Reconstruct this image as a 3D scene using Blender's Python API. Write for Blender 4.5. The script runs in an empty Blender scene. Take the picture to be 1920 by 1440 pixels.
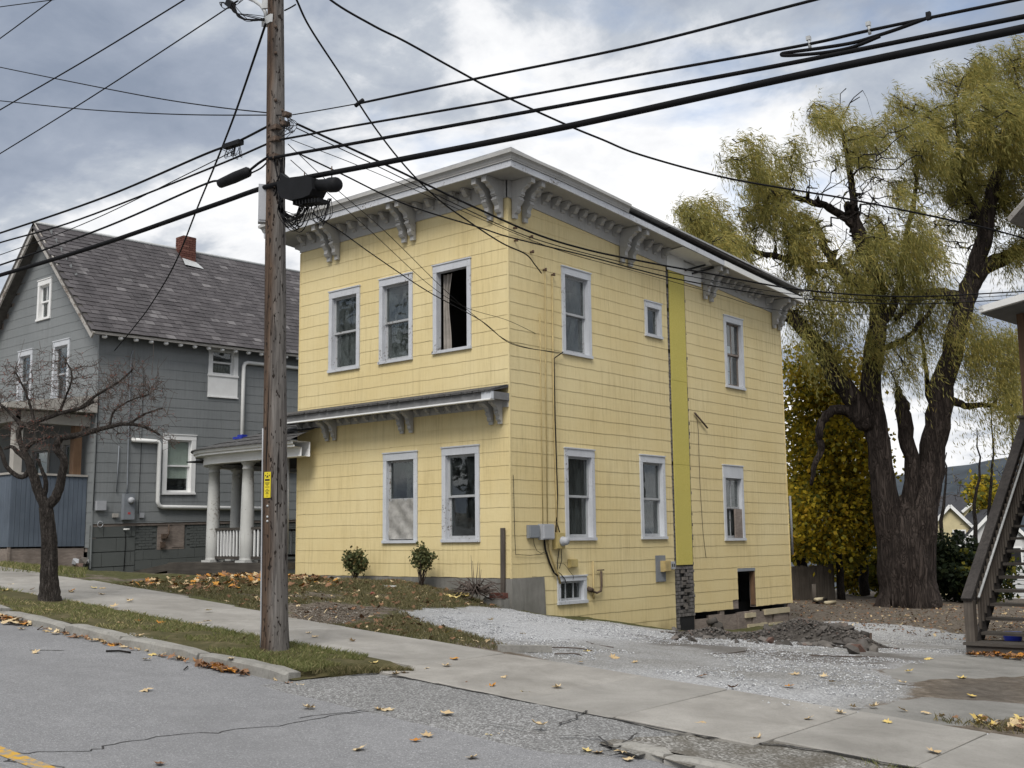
import bpy, math, random
import numpy as np
random.seed(11)
rng = np.random.default_rng(11)
PI = math.pi
scene = bpy.context.scene
COL = scene.collection

# ---------------------------------------------------------------- camera
CAMH = 1.75
TH, PITCH, ROLL, FPX = 0.705279, 0.138933, -0.010712, 2107.5      # photo is 1920 x 1440
def _axes():
    M0 = np.array([[math.cos(TH), 0, -math.sin(TH)], [math.sin(TH), 0, math.cos(TH)], [0, -1, 0]]).T
    cp, sp = math.cos(PITCH), math.sin(PITCH)
    P = np.array([[1, 0, 0], [0, cp, sp], [0, -sp, cp]])
    cr, sr = math.cos(ROLL), math.sin(ROLL)
    return np.array([[cr, -sr, 0], [sr, cr, 0], [0, 0, 1]]) @ P @ M0
AX = _axes()
cam_d = bpy.data.cameras.new('camera')
cam = bpy.data.objects.new('camera', cam_d)
COL.objects.link(cam)
cam_d.sensor_fit = 'HORIZONTAL'; cam_d.sensor_width = 36.0
cam_d.lens = FPX / 1920 * 36.0
cam_d.clip_start = 0.1; cam_d.clip_end = 9000
from mathutils import Matrix, Vector
Rm = Matrix(((AX[0, 0], -AX[1, 0], -AX[2, 0]), (AX[0, 1], -AX[1, 1], -AX[2, 1]), (AX[0, 2], -AX[1, 2], -AX[2, 2])))
cam.matrix_world = Matrix.Translation((0, 0, CAMH)) @ Rm.to_4x4()
scene.camera = cam

# ---------------------------------------------------------------- world, sun, exposure
SUN_EL, SUN_AZ = math.radians(50), math.radians(-62)     # azimuth of the sun, measured from +X towards +Y
world = bpy.data.worlds.new('World'); scene.world = world
world.use_nodes = True
wn = world.node_tree; wn.nodes.clear()
def wnode(t, **k):
    n = wn.nodes.new(t)
    for a, b in k.items(): setattr(n, a, b)
    return n
wout = wnode('ShaderNodeOutputWorld')
sky = wnode('ShaderNodeTexSky', sky_type='NISHITA', sun_disc=False)
sky.sun_elevation = SUN_EL; sky.sun_rotation = math.radians(90) - SUN_AZ
sky.air_density = 1.0; sky.dust_density = 1.2; sky.ozone_density = 1.5
bg_sky = wnode('ShaderNodeBackground'); bg_sky.inputs[1].default_value = 0.09
wn.links.new(sky.outputs[0], bg_sky.inputs[0])
tc = wnode('ShaderNodeTexCoord')
sep = wnode('ShaderNodeSeparateXYZ'); wn.links.new(tc.outputs['Generated'], sep.inputs[0])
def wmath(op, a, b=None, clamp=False):
    n = wnode('ShaderNodeMath', operation=op, use_clamp=clamp)
    for i, v in enumerate((a, b)):
        if v is None: continue
        if isinstance(v, (int, float)): n.inputs[i].default_value = v
        else: wn.links.new(v, n.inputs[i])
    return n.outputs[0]
zz = wmath('ADD', wmath('MAXIMUM', sep.outputs[2], 0.0), 0.22)
comb = wnode('ShaderNodeCombineXYZ')
wn.links.new(wmath('DIVIDE', sep.outputs[0], zz), comb.inputs[0])
wn.links.new(wmath('DIVIDE', sep.outputs[1], zz), comb.inputs[1])
comb.inputs[2].default_value = 3.7
def wnoise(scale, detail, rough, dist, off):
    mp = wnode('ShaderNodeMapping'); mp.inputs['Location'].default_value = off
    wn.links.new(comb.outputs[0], mp.inputs[0])
    n = wnode('ShaderNodeTexNoise'); n.inputs['Scale'].default_value = scale
    n.inputs['Detail'].default_value = detail; n.inputs['Roughness'].default_value = rough
    n.inputs['Distortion'].default_value = dist
    wn.links.new(mp.outputs[0], n.inputs['Vector']); return n.outputs[0]
def wramp(fac, stops):
    r = wnode('ShaderNodeValToRGB'); el = r.color_ramp.elements
    while len(el) < len(stops): el.new(0.5)
    for e, (p, c) in zip(el, stops):
        e.position = p; e.color = (*c, 1)
    wn.links.new(fac, r.inputs[0]); return r.outputs[0]
n_big = wnoise(1.15, 9, 0.56, 0.35, (0.9, 2.3, 0))
n_cov = wnoise(1.9, 8, 0.55, 0.2, (5.2, 1.1, 0))
n_wisp = wnoise(5.5, 7, 0.6, 0.3, (1.2, 8.1, 0))
shade = wmath('ADD', wmath('MULTIPLY', n_big, 0.78), wmath('MULTIPLY', n_wisp, 0.22))
cloud_col = wramp(shade, [(0.34, (0.25, 0.295, 0.38)), (0.43, (0.34, 0.385, 0.47)), (0.485, (0.49, 0.53, 0.59)),
                          (0.53, (0.82, 0.83, 0.85)), (0.60, (1.0, 1.0, 1.0))])
bg_cl = wnode('ShaderNodeBackground'); bg_cl.inputs[1].default_value = 0.56
wn.links.new(cloud_col, bg_cl.inputs[0])
cover = wramp(n_cov, [(0.28, (0.15, 0.15, 0.15)), (0.36, (0.65, 0.65, 0.65)), (0.43, (1, 1, 1))])
mixs = wnode('ShaderNodeMixShader')
wn.links.new(cover, mixs.inputs[0]); wn.links.new(bg_sky.outputs[0], mixs.inputs[1]); wn.links.new(bg_cl.outputs[0], mixs.inputs[2])
wn.links.new(mixs.outputs[0], wout.inputs[0])

sun_d = bpy.data.lights.new('sun', 'SUN'); sun_d.energy = 1.5; sun_d.angle = math.radians(26)
sun_d.color = (1.0, 0.965, 0.91)
sun = bpy.data.objects.new('sun', sun_d); COL.objects.link(sun)
sdir = Vector((math.cos(SUN_EL) * math.cos(SUN_AZ), math.cos(SUN_EL) * math.sin(SUN_AZ), math.sin(SUN_EL)))
sun.rotation_euler = sdir.to_track_quat('Z', 'Y').to_euler()
vs = scene.view_settings
vs.view_transform = 'Standard'; vs.look = 'None'; vs.gamma = 1.0; vs.use_curve_mapping = False
vs.exposure = 1.0
scene.cycles.max_bounces = 6; scene.cycles.transparent_max_bounces = 12
scene.cycles.diffuse_bounces = 3; scene.cycles.glossy_bounces = 3
scene.cycles.use_denoising = True
scene.cycles.sample_clamp_indirect = 4.0

# ---------------------------------------------------------------- pixel helpers (photo pixels -> metres)
def ray(x, y): return AX.T @ np.array([(x - 960) / FPX, (y - 720) / FPX, 1.0])
OFF = np.array([0, 0, CAMH])
def onY(x, y, Y): d = ray(x, y); return d * (Y / d[1]) + OFF
def onX(x, y, X): d = ray(x, y); return d * (X / d[0]) + OFF
def onZ(x, y, Z): d = ray(x, y); return d * ((Z - CAMH) / d[2]) + OFF
def onD(x, y, D): return ray(x, y) * D + OFF
def depth(p): return float(AX[2] @ (np.asarray(p, float) - OFF))
def pxm(p): return depth(p) / FPX          # metres per photo pixel at p

# ---------------------------------------------------------------- ground heights
S_ST = 0.067
YK = 6.40                   # gutter line
Y_SWF, Y_SWB = 7.55, 8.85   # sidewalk front and back edge
def zroad(x): return -S_ST * x
def zsw(x, y): return -S_ST * x + 0.085 + 0.012 * (y - 7.5)
CX, CY, XL, YR = -12.81, 14.976, -18.65, 25.39      # yellow house: right face X, front face Y, left X, rear Y
_cp = [(x, 8.85, zsw(x, 8.85)) for x in np.arange(-48, 31, 3.0)]
_cp += [(-18.57, 14.9, 1.04), (-17.24, 14.9, 1.02), (-15.87, 14.9, 1.02), (-14.87, 14.9, .96), (-14.06, 14.9, .87), (-13.11, 14.9, .65), (-12.75, 14.95, .60),
        (-12.75, 15.86, .45), (-12.75, 16.47, .39), (-12.75, 17.29, .30), (-12.75, 18.69, .09), (-12.75, 20.07, -.10), (-12.75, 25.35, -.27),
        (-15.5, 20, .3), (-15.5, 25, -.2), (-18.7, 20, .7), (-18.7, 25, .3),
        (-5.5, 16.8, .08), (-3.9, 11, .33), (-25.6, 14.3, 1.10), (-25.6, 16.2, 1.0), (-25.6, 20, .93), (-22, 15, 1.03), (-22, 20, .9), (-28, 12, 1.42), (-31, 12, 1.65),
        (-35, 12, 1.95), (-31, 25, 1.2), (-44, 14, 2.5), (-44, 30, 2.0), (-12.8, 30, -.38), (-5, 25, -.25), (-5, 36, -.4), (-16, 36, -.42), (-30, 42, .2), (10, 30, -.9), (10, 15, -.5),
        (0, 45, -.7), (-20, 48, -.6), (22, 12, -1.3), (28, 30, -1.8), (0, 75, -4.5), (-30, 75, -4.0), (30, 75, -5), (-60, 70, -2)]
_cp = np.array(_cp)
def _U(r2): return 0.5 * r2 * np.log(r2 + 1e-9)
def _tps(cp):
    n = len(cp); d2 = ((cp[:, None, :2] - cp[None, :, :2]) ** 2).sum(-1)
    K = _U(d2) + np.eye(n) * 0.02; P = np.c_[np.ones(n), cp[:, :2]]
    L = np.zeros((n + 3, n + 3)); L[:n, :n] = K; L[:n, n:] = P; L[n:, :n] = P.T
    return np.linalg.solve(L, np.r_[cp[:, 2], 0, 0, 0])
_tw = _tps(_cp)
def terr(x, y):
    x = np.asarray(x, float); y = np.asarray(y, float); sh = x.shape
    q = np.c_[x.ravel(), y.ravel()]
    r2 = ((q[:, None, :] - _cp[None, :, :2]) ** 2).sum(-1)
    z = _U(r2) @ _tw[:-3] + _tw[-3] + q @ _tw[-2:]
    return z.reshape(sh)
def gz(x, y):
    if y < YK: return zroad(x)
    if y < Y_SWF: return zroad(x) + .07
    if y < Y_SWB: return float(zsw(x, y))
    return float(terr(x, y))
def pxg(px, py):
    """where the ray through a photo pixel meets the ground"""
    lo, hi = 3.0, 90.0
    d = ray(px, py); t0 = None; prev = None
    for t in np.concatenate([np.arange(6, 30, .25), np.arange(30, 70, 1.0)]):
        p = d * t + OFF; h = p[2] - gz(p[0], p[1])
        if h <= 0:
            a = prev if prev is not None else t - .25; b = t
            for _ in range(18):
                m = (a + b) / 2; p = d * m + OFF
                if p[2] - gz(p[0], p[1]) > 0: a = m
                else: b = m
            return d * b + OFF
        prev = t
    return d * 60 + OFF

# value noise for numpy
_perm = rng.random((64, 64))
def vnoise(x, y, s=1.0):
    x = np.asarray(x) * s; y = np.asarray(y) * s
    xi = np.floor(x).astype(int); yi = np.floor(y).astype(int)
    fx = x - xi; fy = y - yi; fx = fx * fx * (3 - 2 * fx); fy = fy * fy * (3 - 2 * fy)
    g = lambda a, b: _perm[a % 64, b % 64]
    return (g(xi, yi) * (1 - fx) + g(xi + 1, yi) * fx) * (1 - fy) + (g(xi, yi + 1) * (1 - fx) + g(xi + 1, yi + 1) * fx) * fy
def fbm(x, y, s=1.0, o=4):
    r = 0; a = .5; t = 0
    for i in range(o):
        r = r + a * vnoise(x + 13.7 * i, y - 7.1 * i, s); t += a; a *= .5; s *= 2.03
    return r / t

# ---------------------------------------------------------------- mesh building
class MB:
    def __init__(s): s.v = []; s.f = []; s.mi = []; s.smooth = []
    def add(s, vs, fs, smooth=False, mi=0):
        o = len(s.v); s.v.extend([tuple(map(float, p)) for p in vs])
        for f in fs: s.f.append(tuple(o + i for i in f)); s.smooth.append(smooth); s.mi.append(mi)
        return s
    def box(s, a, b, mi=0):
        x0, y0, z0 = np.minimum(a, b); x1, y1, z1 = np.maximum(a, b)
        return s.add([(x0, y0, z0), (x1, y0, z0), (x1, y1, z0), (x0, y1, z0), (x0, y0, z1), (x1, y0, z1), (x1, y1, z1), (x0, y1, z1)],
              [(3, 2, 1, 0), (4, 5, 6, 7), (0, 1, 5, 4), (1, 2, 6, 5), (2, 3, 7, 6), (3, 0, 4, 7)], mi=mi)
    def obox(s, c, ax, ay, az, mi=0):
        c, ax, ay, az = [np.asarray(q, float) for q in (c, ax, ay, az)]
        v = [c + i * ax + j * ay + k * az for k in (-1, 1) for j in (-1, 1) for i in (-1, 1)]
        return s.add(v, [(2, 3, 1, 0), (4, 5, 7, 6), (0, 1, 5, 4), (1, 3, 7, 5), (3, 2, 6, 7), (2, 0, 4, 6)], mi=mi)
    def bar(s, a, b, w, h, up=(0, 0, 1), mi=0):
        a = np.asarray(a, float); b = np.asarray(b, float); d = b - a; L = np.linalg.norm(d); d = d / L
        side = np.cross(d, up); side = side / np.linalg.norm(side); u2 = np.cross(side, d)
        return s.obox((a + b) / 2, d * L / 2, side * w / 2, u2 * h / 2, mi)
    def quad(s, a, b, c, d, mi=0): return s.add([a, b, c, d], [(0, 1, 2, 3)], mi=mi)
    def tube(s, pts, rad, n=6, cap=True, smooth=True, mi=0):
        pts = np.asarray(pts, float); m = len(pts)
        rad = np.full(m, rad) if np.isscalar(rad) else np.asarray(rad, float)
        t = np.gradient(pts, axis=0); t /= (np.linalg.norm(t, axis=1)[:, None] + 1e-12)
        ref = np.array([0, 0, 1.0]) if abs(t[0][2]) < .9 else np.array([1.0, 0, 0])
        a = np.cross(t[0], ref); a /= np.linalg.norm(a); V = []
        ang = np.arange(n) * 2 * PI / n
        for i in range(m):
            a = a - t[i] * (a @ t[i]); a /= (np.linalg.norm(a) + 1e-12); b = np.cross(t[i], a)
            V.append(pts[i] + rad[i] * (np.cos(ang)[:, None] * a + np.sin(ang)[:, None] * b))
        V = np.concatenate(V); F = []
        for i in range(m - 1):
            for k in range(n):
                k2 = (k + 1) % n
                F.append((i * n + k, i * n + k2, (i + 1) * n + k2, (i + 1) * n + k))
        if cap: F.append(tuple(range(n - 1, -1, -1))); F.append(tuple((m - 1) * n + k for k in range(n)))
        return s.add(V, F, smooth, mi)
    def lathe(s, base, prof, n=20, smooth=True, mi=0):
        base = np.asarray(base, float); V = []; F = []
        for r, z in prof:
            for k in range(n): V.append(base + (r * math.cos(2 * PI * k / n), r * math.sin(2 * PI * k / n), z))
        m = len(prof)
        for i in range(m - 1):
            for k in range(n):
                k2 = (k + 1) % n; F.append((i * n + k, i * n + k2, (i + 1) * n + k2, (i + 1) * n + k))
        F.append(tuple(range(n - 1, -1, -1))); F.append(tuple((m - 1) * n + k for k in range(n)))
        return s.add(V, F, smooth, mi)
    def prism(s, poly, o, u, v, w, smooth=False, mi=0):
        """polygon (a,b) -> o + a*u + b*v, extruded along w"""
        o, u, v, w = [np.asarray(q, float) for q in (o, u, v, w)]
        n = len(poly); V = [o + a * u + b * v for a, b in poly] + [o + a * u + b * v + w for a, b in poly]
        F = [tuple(range(n - 1, -1, -1)), tuple(range(n, 2 * n))] + [(i, (i + 1) % n, n + (i + 1) % n, n + i) for i in range(n)]
        return s.add(V, F, smooth, mi)
    def mesh(s, name, mats, off=(0, 0, 0)):
        me = bpy.data.meshes.new(name)
        v = np.asarray(s.v, float).reshape(-1, 3) - np.asarray(off, float)
        me.from_pydata(v.tolist(), [], s.f)
        for m in (mats if isinstance(mats, (list, tuple)) else [mats]): me.materials.append(m)
        if any(s.smooth): me.polygons.foreach_set('use_smooth', s.smooth)
        if any(s.mi): me.polygons.foreach_set('material_index', s.mi)
        me.update(); return me

def npmesh(name, V, F, mats, mi=None, smooth=False):
    """fast mesh from numpy: V (n,3), F (m,k) with k = 3 or 4"""
    V = np.asarray(V, np.float32); F = np.asarray(F, np.int32); k = F.shape[1]
    me = bpy.data.meshes.new(name)
    me.vertices.add(len(V)); me.vertices.foreach_set('co', V.ravel())
    me.loops.add(F.size); me.loops.foreach_set('vertex_index', F.ravel())
    me.polygons.add(len(F)); me.polygons.foreach_set('loop_start', np.arange(len(F), dtype=np.int32) * k)
    me.polygons.foreach_set('loop_total', np.full(len(F), k, np.int32))
    for m in (mats if isinstance(mats, (list, tuple)) else [mats]): me.materials.append(m)
    if mi is not None: me.polygons.foreach_set('material_index', np.asarray(mi, np.int32))
    if smooth: me.polygons.foreach_set('use_smooth', np.ones(len(F), bool))
    me.update(calc_edges=True); me.validate(); return me

def link(name, me, loc=(0, 0, 0), parent=None):
    o = bpy.data.objects.new(name, me); COL.objects.link(o); o.location = loc
    if parent is not None: o.parent = parent
    return o
def tag(o, label=None, cat=None, group=None, kind=None):
    if label: o['label'] = label
    if cat: o['category'] = cat
    if group: o['group'] = group
    if kind: o['kind'] = kind
    return o
class Thing:
    """an Empty at the thing's base; parts are built in world coordinates and stored relative to it"""
    def __init__(s, name, base, label, cat, group=None):
        s.base = np.asarray(base, float)
        s.o = bpy.data.objects.new(name, None); COL.objects.link(s.o); s.o.location = s.base
        s.o.empty_display_size = .2; tag(s.o, label, cat, group)
    def part(s, name, mb, mats, parent=None, label=None, kind=None):
        o = link(name, mb.mesh(name, mats, s.base), parent=parent or s.o)
        return tag(o, label=label, kind=kind)
    def inst(s, name, me, loc, rotz=0, parent=None, scale=None):
        o = link(name, me, np.asarray(loc, float) - s.base, parent or s.o); o.rotation_euler = (0, 0, rotz)
        if scale: o.scale = scale
        return o
def solo(name, mb, mats, base, label, cat, group=None):
    o = link(name, mb.mesh(name, mats, base), base); return tag(o, label, cat, group)
def struct(name, mb, mats): return tag(link(name, mb.mesh(name, mats)), kind='structure')
# ---------------------------------------------------------------- materials
class NT:
    def __init__(s, name, rough=.8, spec=.3):
        s.m = bpy.data.materials.new(name); s.m.use_nodes = True; s.t = s.m.node_tree
        s.b = s.t.nodes['Principled BSDF']; s.out = s.t.nodes['Material Output']
        s.b.inputs['Roughness'].default_value = rough; s.b.inputs['Specular IOR Level'].default_value = spec
        s._pos = None
    def n(s, t, **k):
        x = s.t.nodes.new(t)
        for a, b in k.items(): setattr(x, a, b)
        return x
    def l(s, a, b): s.t.links.new(a, b)
    def pos(s):
        if s._pos is None: s._pos = s.n('ShaderNodeNewGeometry').outputs['Position']
        return s._pos
    def vec(s, scale=(1, 1, 1), src=None, rot=(0, 0, 0)):
        m = s.n('ShaderNodeMapping'); m.inputs['Scale'].default_value = scale; m.inputs['Rotation'].default_value = rot
        s.l(src or s.pos(), m.inputs[0]); return m.outputs[0]
    def noise(s, scale, detail=4, rough=.55, vec=None, dist=0):
        x = s.n('ShaderNodeTexNoise'); x.inputs['Scale'].default_value = scale; x.inputs['Detail'].default_value = detail
        x.inputs['Roughness'].default_value = rough; x.inputs['Distortion'].default_value = dist
        s.l(vec or s.pos(), x.inputs['Vector']); return x.outputs[0]
    def voro(s, scale, vec=None, feat='F1', out='Distance', rand=1):
        x = s.n('ShaderNodeTexVoronoi', feature=feat); x.inputs['Scale'].default_value = scale; x.inputs['Randomness'].default_value = rand
        s.l(vec or s.pos(), x.inputs['Vector']); return x.outputs[out]
    def white(s, vec):
        x = s.n('ShaderNodeTexWhiteNoise'); s.l(vec, x.inputs['Vector']); return x.outputs['Value']
    def ramp(s, fac, stops, interp='LINEAR'):
        r = s.n('ShaderNodeValToRGB'); r.color_ramp.interpolation = interp; el = r.color_ramp.elements
        while len(el) < len(stops): el.new(.5)
        for e, (p, c) in zip(el, stops):
            e.position = p; e.color = (c, c, c, 1) if isinstance(c, (int, float)) else (*c, 1)
        s.l(fac, r.inputs[0]); return r.outputs[0]
    def mix(s, fac, a, b, mode='MIX'):
        x = s.n('ShaderNodeMix', data_type='RGBA', blend_type=mode)
        for i, v in ((0, fac), (6, a), (7, b)):
            if isinstance(v, (int, float)): x.inputs[i].default_value = v
            elif isinstance(v, tuple): x.inputs[i].default_value = (*v, 1)
            else: s.l(v, x.inputs[i])
        return x.outputs[2]
    def math(s, op, a, b=None, clamp=False):
        x = s.n('ShaderNodeMath', operation=op, use_clamp=clamp)
        for i, v in enumerate((a, b)):
            if v is None: continue
            if isinstance(v, (int, float)): x.inputs[i].default_value = v
            else: s.l(v, x.inputs[i])
        return x.outputs[0]
    def attr(s, name):
        return s.n('ShaderNodeAttribute', attribute_name=name).outputs['Fac']
    def orand(s): return s.n('ShaderNodeObjectInfo').outputs['Random']
    def col(s, c):
        if isinstance(c, tuple): s.b.inputs['Base Color'].default_value = (*c, 1)
        else: s.l(c, s.b.inputs['Base Color'])
        return s
    def bump(s, h, strength=.4, dist=.01):
        x = s.n('ShaderNodeBump'); x.inputs['Strength'].default_value = strength; x.inputs['Distance'].default_value = dist
        s.l(h, x.inputs['Height']); s.l(x.outputs[0], s.b.inputs['Normal']); return s
    def rough(s, r): s.l(r, s.b.inputs['Roughness']); return s

def plain(name, c, var=.12, scale=6, rough=.75, bump=.15, spec=.3):
    k = NT(name, rough, spec)
    a = tuple(q * (1 - var) for q in c); b = tuple(min(1, q * (1 + var)) for q in c)
    h = k.noise(scale, 6, .6)
    k.col(k.ramp(h, [(.3, a), (.7, b)])); k.bump(k.noise(scale * 12, 4), bump, .004); return k.m

def siding(name, base, light, stain, streak, dirt):
    k = NT(name, .72, .3)
    g = k.n('ShaderNodeSeparateXYZ'); k.l(k.pos(), g.inputs[0])
    u = k.math('ADD', g.outputs[0], g.outputs[1])
    cu = k.n('ShaderNodeCombineXYZ'); k.l(u, cu.inputs[0]); k.l(g.outputs[2], cu.inputs[2])
    uv = cu.outputs[0]
    cell = k.n('ShaderNodeCombineXYZ')
    k.l(k.math('FLOOR', k.math('MULTIPLY', u, 1 / .56)), cell.inputs[0]); k.l(k.math('FLOOR', k.math('MULTIPLY', g.outputs[2], 1 / .2448)), cell.inputs[1])
    w = k.white(cell.outputs[0])
    c = k.mix(k.ramp(k.noise(.55, 4, .6, uv), [(.35, 0), (.65, 1)]), base, light)
    c = k.mix(k.math('MULTIPLY', k.math('SUBTRACT', w, .35), .07), c, tuple(q * .80 for q in base))
    st = k.noise(1.0, 7, .68, k.vec((16, 1, .9), uv))                      # runs of dirt down the faces
    area = k.ramp(k.noise(.8, 3, .5, uv), [(.38, .15), (.62, 1)])
    c = k.mix(k.math('MULTIPLY', k.ramp(st, [(.47, 0), (.70, streak)]), area), c, stain)
    gr = k.noise(60, 3, .6, k.vec((1, 1, .12), uv))
    c = k.mix(.16, c, k.ramp(gr, [(.3, tuple(q * .72 for q in base)), (.7, light)]))
    low = k.ramp(k.math('ADD', g.outputs[2], k.math('MULTIPLY', k.noise(2.2, 4), .9)), [(.3, 1), (.62, 0)])
    c = k.mix(k.math('MULTIPLY', low, dirt), c, tuple(q * .62 for q in stain))
    k.col(c); k.bump(gr, .25, .003); return k.m

def paint_peel(name, c, under, amount=.52, rough=.6):
    k = NT(name, rough, .3)
    n = k.noise(20, 9, .74, dist=.4)
    n2 = k.noise(1.3, 3)
    m = k.ramp(k.math('ADD', n, k.math('MULTIPLY', k.math('SUBTRACT', n2, .5), .5)), [(amount, 0), (amount + .03, 1)])
    d = k.ramp(k.noise(2.2, 5, .6), [(.3, tuple(q * .83 for q in c)), (.7, c)])
    d = k.mix(k.math('MULTIPLY', k.ramp(k.noise(3, 5, .6, k.vec((7, 7, .7))), [(.5, 0), (.8, 1)]), .3), d, tuple(q * .55 for q in c))
    k.col(k.mix(m, d, under)); k.bump(k.mix(m, (1., 1., 1.), (0., 0., 0.)), .35, .003); return k.m

def wood(name, dark, lightc, scale=1.0, rough=.8, axis=2, stretch=.05):
    k = NT(name, rough, .25)
    sc = [1, 1, 1]; sc[axis] = stretch
    v = k.vec(tuple(sc)); n = k.noise(28 * scale, 7, .65, v, .6); n2 = k.noise(2.3 * scale, 3)
    c = k.ramp(n, [(.28, dark), (.72, lightc)])
    c = k.mix(k.ramp(n2, [(.4, 0), (.65, .45)]), c, tuple(q * .7 for q in dark))
    k.col(c); k.bump(n, .5, .006); return k.m

def foliage(name, stops, trans=.35, rough=.65):
    k = NT(name, rough, .25)
    r = k.n('ShaderNodeNewGeometry').outputs['Random Per Island']
    c = k.ramp(r, stops)
    c = k.mix(k.ramp(k.noise(.5, 3), [(.35, 0), (.65, .5)]), c, stops[0][1])
    k.col(c)
    tr = k.n('ShaderNodeBsdfTranslucent'); k.l(c, tr.inputs[0])
    mx = k.n('ShaderNodeMixShader'); mx.inputs[0].default_value = trans
    k.l(k.b.outputs[0], mx.inputs[1]); k.l(tr.outputs[0], mx.inputs[2]); k.l(mx.outputs[0], k.out.inputs[0]); return k.m

def bark(name, dark, lightc, sxy=9, sz=1.6):
    k = NT(name, .9, .15)
    v = k.vec((sxy, sxy, sz)); n = k.noise(1, 8, .7, v, .8); r = k.math('ABSOLUTE', k.math('SUBTRACT', k.noise(1.7, 5, .6, v, 1.4), .5))
    c = k.ramp(n, [(.34, dark), (.68, lightc)]); c = k.mix(k.ramp(r, [(0, .8), (.07, 0)]), c, tuple(q * .35 for q in dark))
    k.col(c); k.bump(k.math('ADD', n, k.ramp(r, [(0, 0), (.12, 1)])), .9, .05); return k.m

MAT = {}
MAT['yellow'] = siding('yellow_shingle', (.645, .52, .26), (.705, .595, .335), (.36, .275, .13), .62, .6)
MAT['gray_sh'] = siding('grey_shingle', (.185, .197, .20), (.222, .234, .237), (.11, .117, .12), .55, .5)
MAT['trim'] = paint_peel('peeling_white_trim', (.56, .58, .61), (.16, .14, .125), .675)
MAT['trim_bad'] = paint_peel('badly_peeling_trim', (.54, .555, .585), (.15, .13, .115), .615)
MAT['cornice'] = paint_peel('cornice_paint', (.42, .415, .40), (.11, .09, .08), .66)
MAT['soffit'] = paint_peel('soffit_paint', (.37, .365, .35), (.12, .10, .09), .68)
MAT['white'] = plain('white_paint', (.74, .74, .73), .06, 3)
MAT['panel'] = plain('white_panel', (.66, .66, .64), .05, 2)
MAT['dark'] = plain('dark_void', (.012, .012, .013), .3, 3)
MAT['inner'] = plain('interior_plaster', (.055, .05, .045), .2, 2)
MAT['roofing'] = plain('roof_membrane', (.07, .065, .06), .3, 8)
MAT['rooflight'] = plain('roof_edge_metal', (.34, .34, .34), .2, 6, .5)
MAT['asph_sh'] = plain('asphalt_shingle', (.075, .073, .072), .45, 14, .95, .5)
MAT['concrete'] = None
k = NT('foundation_concrete', .9, .2)
c = k.ramp(k.noise(1.6, 7, .62), [(.3, (.15, .145, .13)), (.7, (.25, .24, .22))])
c = k.mix(k.math('MULTIPLY', k.ramp(k.noise(3, 5, .6, k.vec((5, 5, .8))), [(.45, 0), (.75, 1)]), .5), c, (.09, .095, .08))
k.col(c); k.bump(k.noise(40, 5), .4, .006); MAT['concrete'] = k.m
k = NT('insulation_yellow', .85, .2)
c = k.ramp(k.noise(38, 4, .7), [(.3, (.46, .385, .085)), (.7, (.60, .52, .16))])
c = k.mix(k.ramp(k.noise(1.2, 4), [(.4, 0), (.7, .45)]), c, (.45, .40, .11))
k.col(c); k.bump(k.noise(60, 4), .5, .004); MAT['insul'] = k.m
k = NT('asphalt_brick_siding', .95, .15)
c = k.ramp(k.noise(14, 5, .6), [(.3, (.06, .056, .054)), (.7, (.22, .205, .195))]); k.col(c); k.bump(k.noise(60, 3), .5, .004); MAT['abrick'] = k.m
MAT['oldwood'] = wood('old_sheathing', (.16, .13, .112), (.32, .27, .235), 1, .85, 1, .2)
MAT['newwood'] = wood('new_lumber', (.40, .34, .22), (.56, .50, .36), .7, .75, 1, .06)
MAT['graywood'] = wood('weathered_wood', (.052, .043, .036), (.13, .112, .094), 1, .9, 2, .05)
MAT['graywood_y'] = wood('weathered_board', (.028, .025, .024), (.07, .062, .057), 1, .9, 1, .05)
MAT['graywood_x'] = wood('weathered_tread', (.038, .033, .029), (.098, .087, .075), 1, .9, 0, .05)
MAT['brownwood'] = wood('stained_wood', (.11, .065, .038), (.20, .12, .07), .8, .6, 2, .06)
MAT['board_fence'] = wood('fence_wood', (.05, .042, .034), (.13, .11, .09), 1, .95, 2, .05)
# the pole: silvered on one side, brown where it is shaded from the weather
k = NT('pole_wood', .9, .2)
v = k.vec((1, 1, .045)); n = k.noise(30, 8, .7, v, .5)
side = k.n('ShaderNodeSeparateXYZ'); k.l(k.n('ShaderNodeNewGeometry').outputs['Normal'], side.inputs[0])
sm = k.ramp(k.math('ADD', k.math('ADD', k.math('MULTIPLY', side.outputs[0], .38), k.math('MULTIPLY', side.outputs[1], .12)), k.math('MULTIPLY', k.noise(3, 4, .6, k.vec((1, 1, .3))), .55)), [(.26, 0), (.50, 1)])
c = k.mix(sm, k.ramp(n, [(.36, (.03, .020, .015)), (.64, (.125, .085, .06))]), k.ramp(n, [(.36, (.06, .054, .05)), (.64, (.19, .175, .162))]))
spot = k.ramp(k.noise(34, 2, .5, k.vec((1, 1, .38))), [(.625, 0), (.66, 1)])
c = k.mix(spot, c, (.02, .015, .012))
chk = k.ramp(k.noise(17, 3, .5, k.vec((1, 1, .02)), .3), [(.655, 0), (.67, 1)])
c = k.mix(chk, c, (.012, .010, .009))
k.col(c); k.bump(k.math('SUBTRACT', n, k.math('MULTIPLY', k.math('ADD', spot, chk), .6)), .8, .012); MAT['pole'] = k.m
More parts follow.
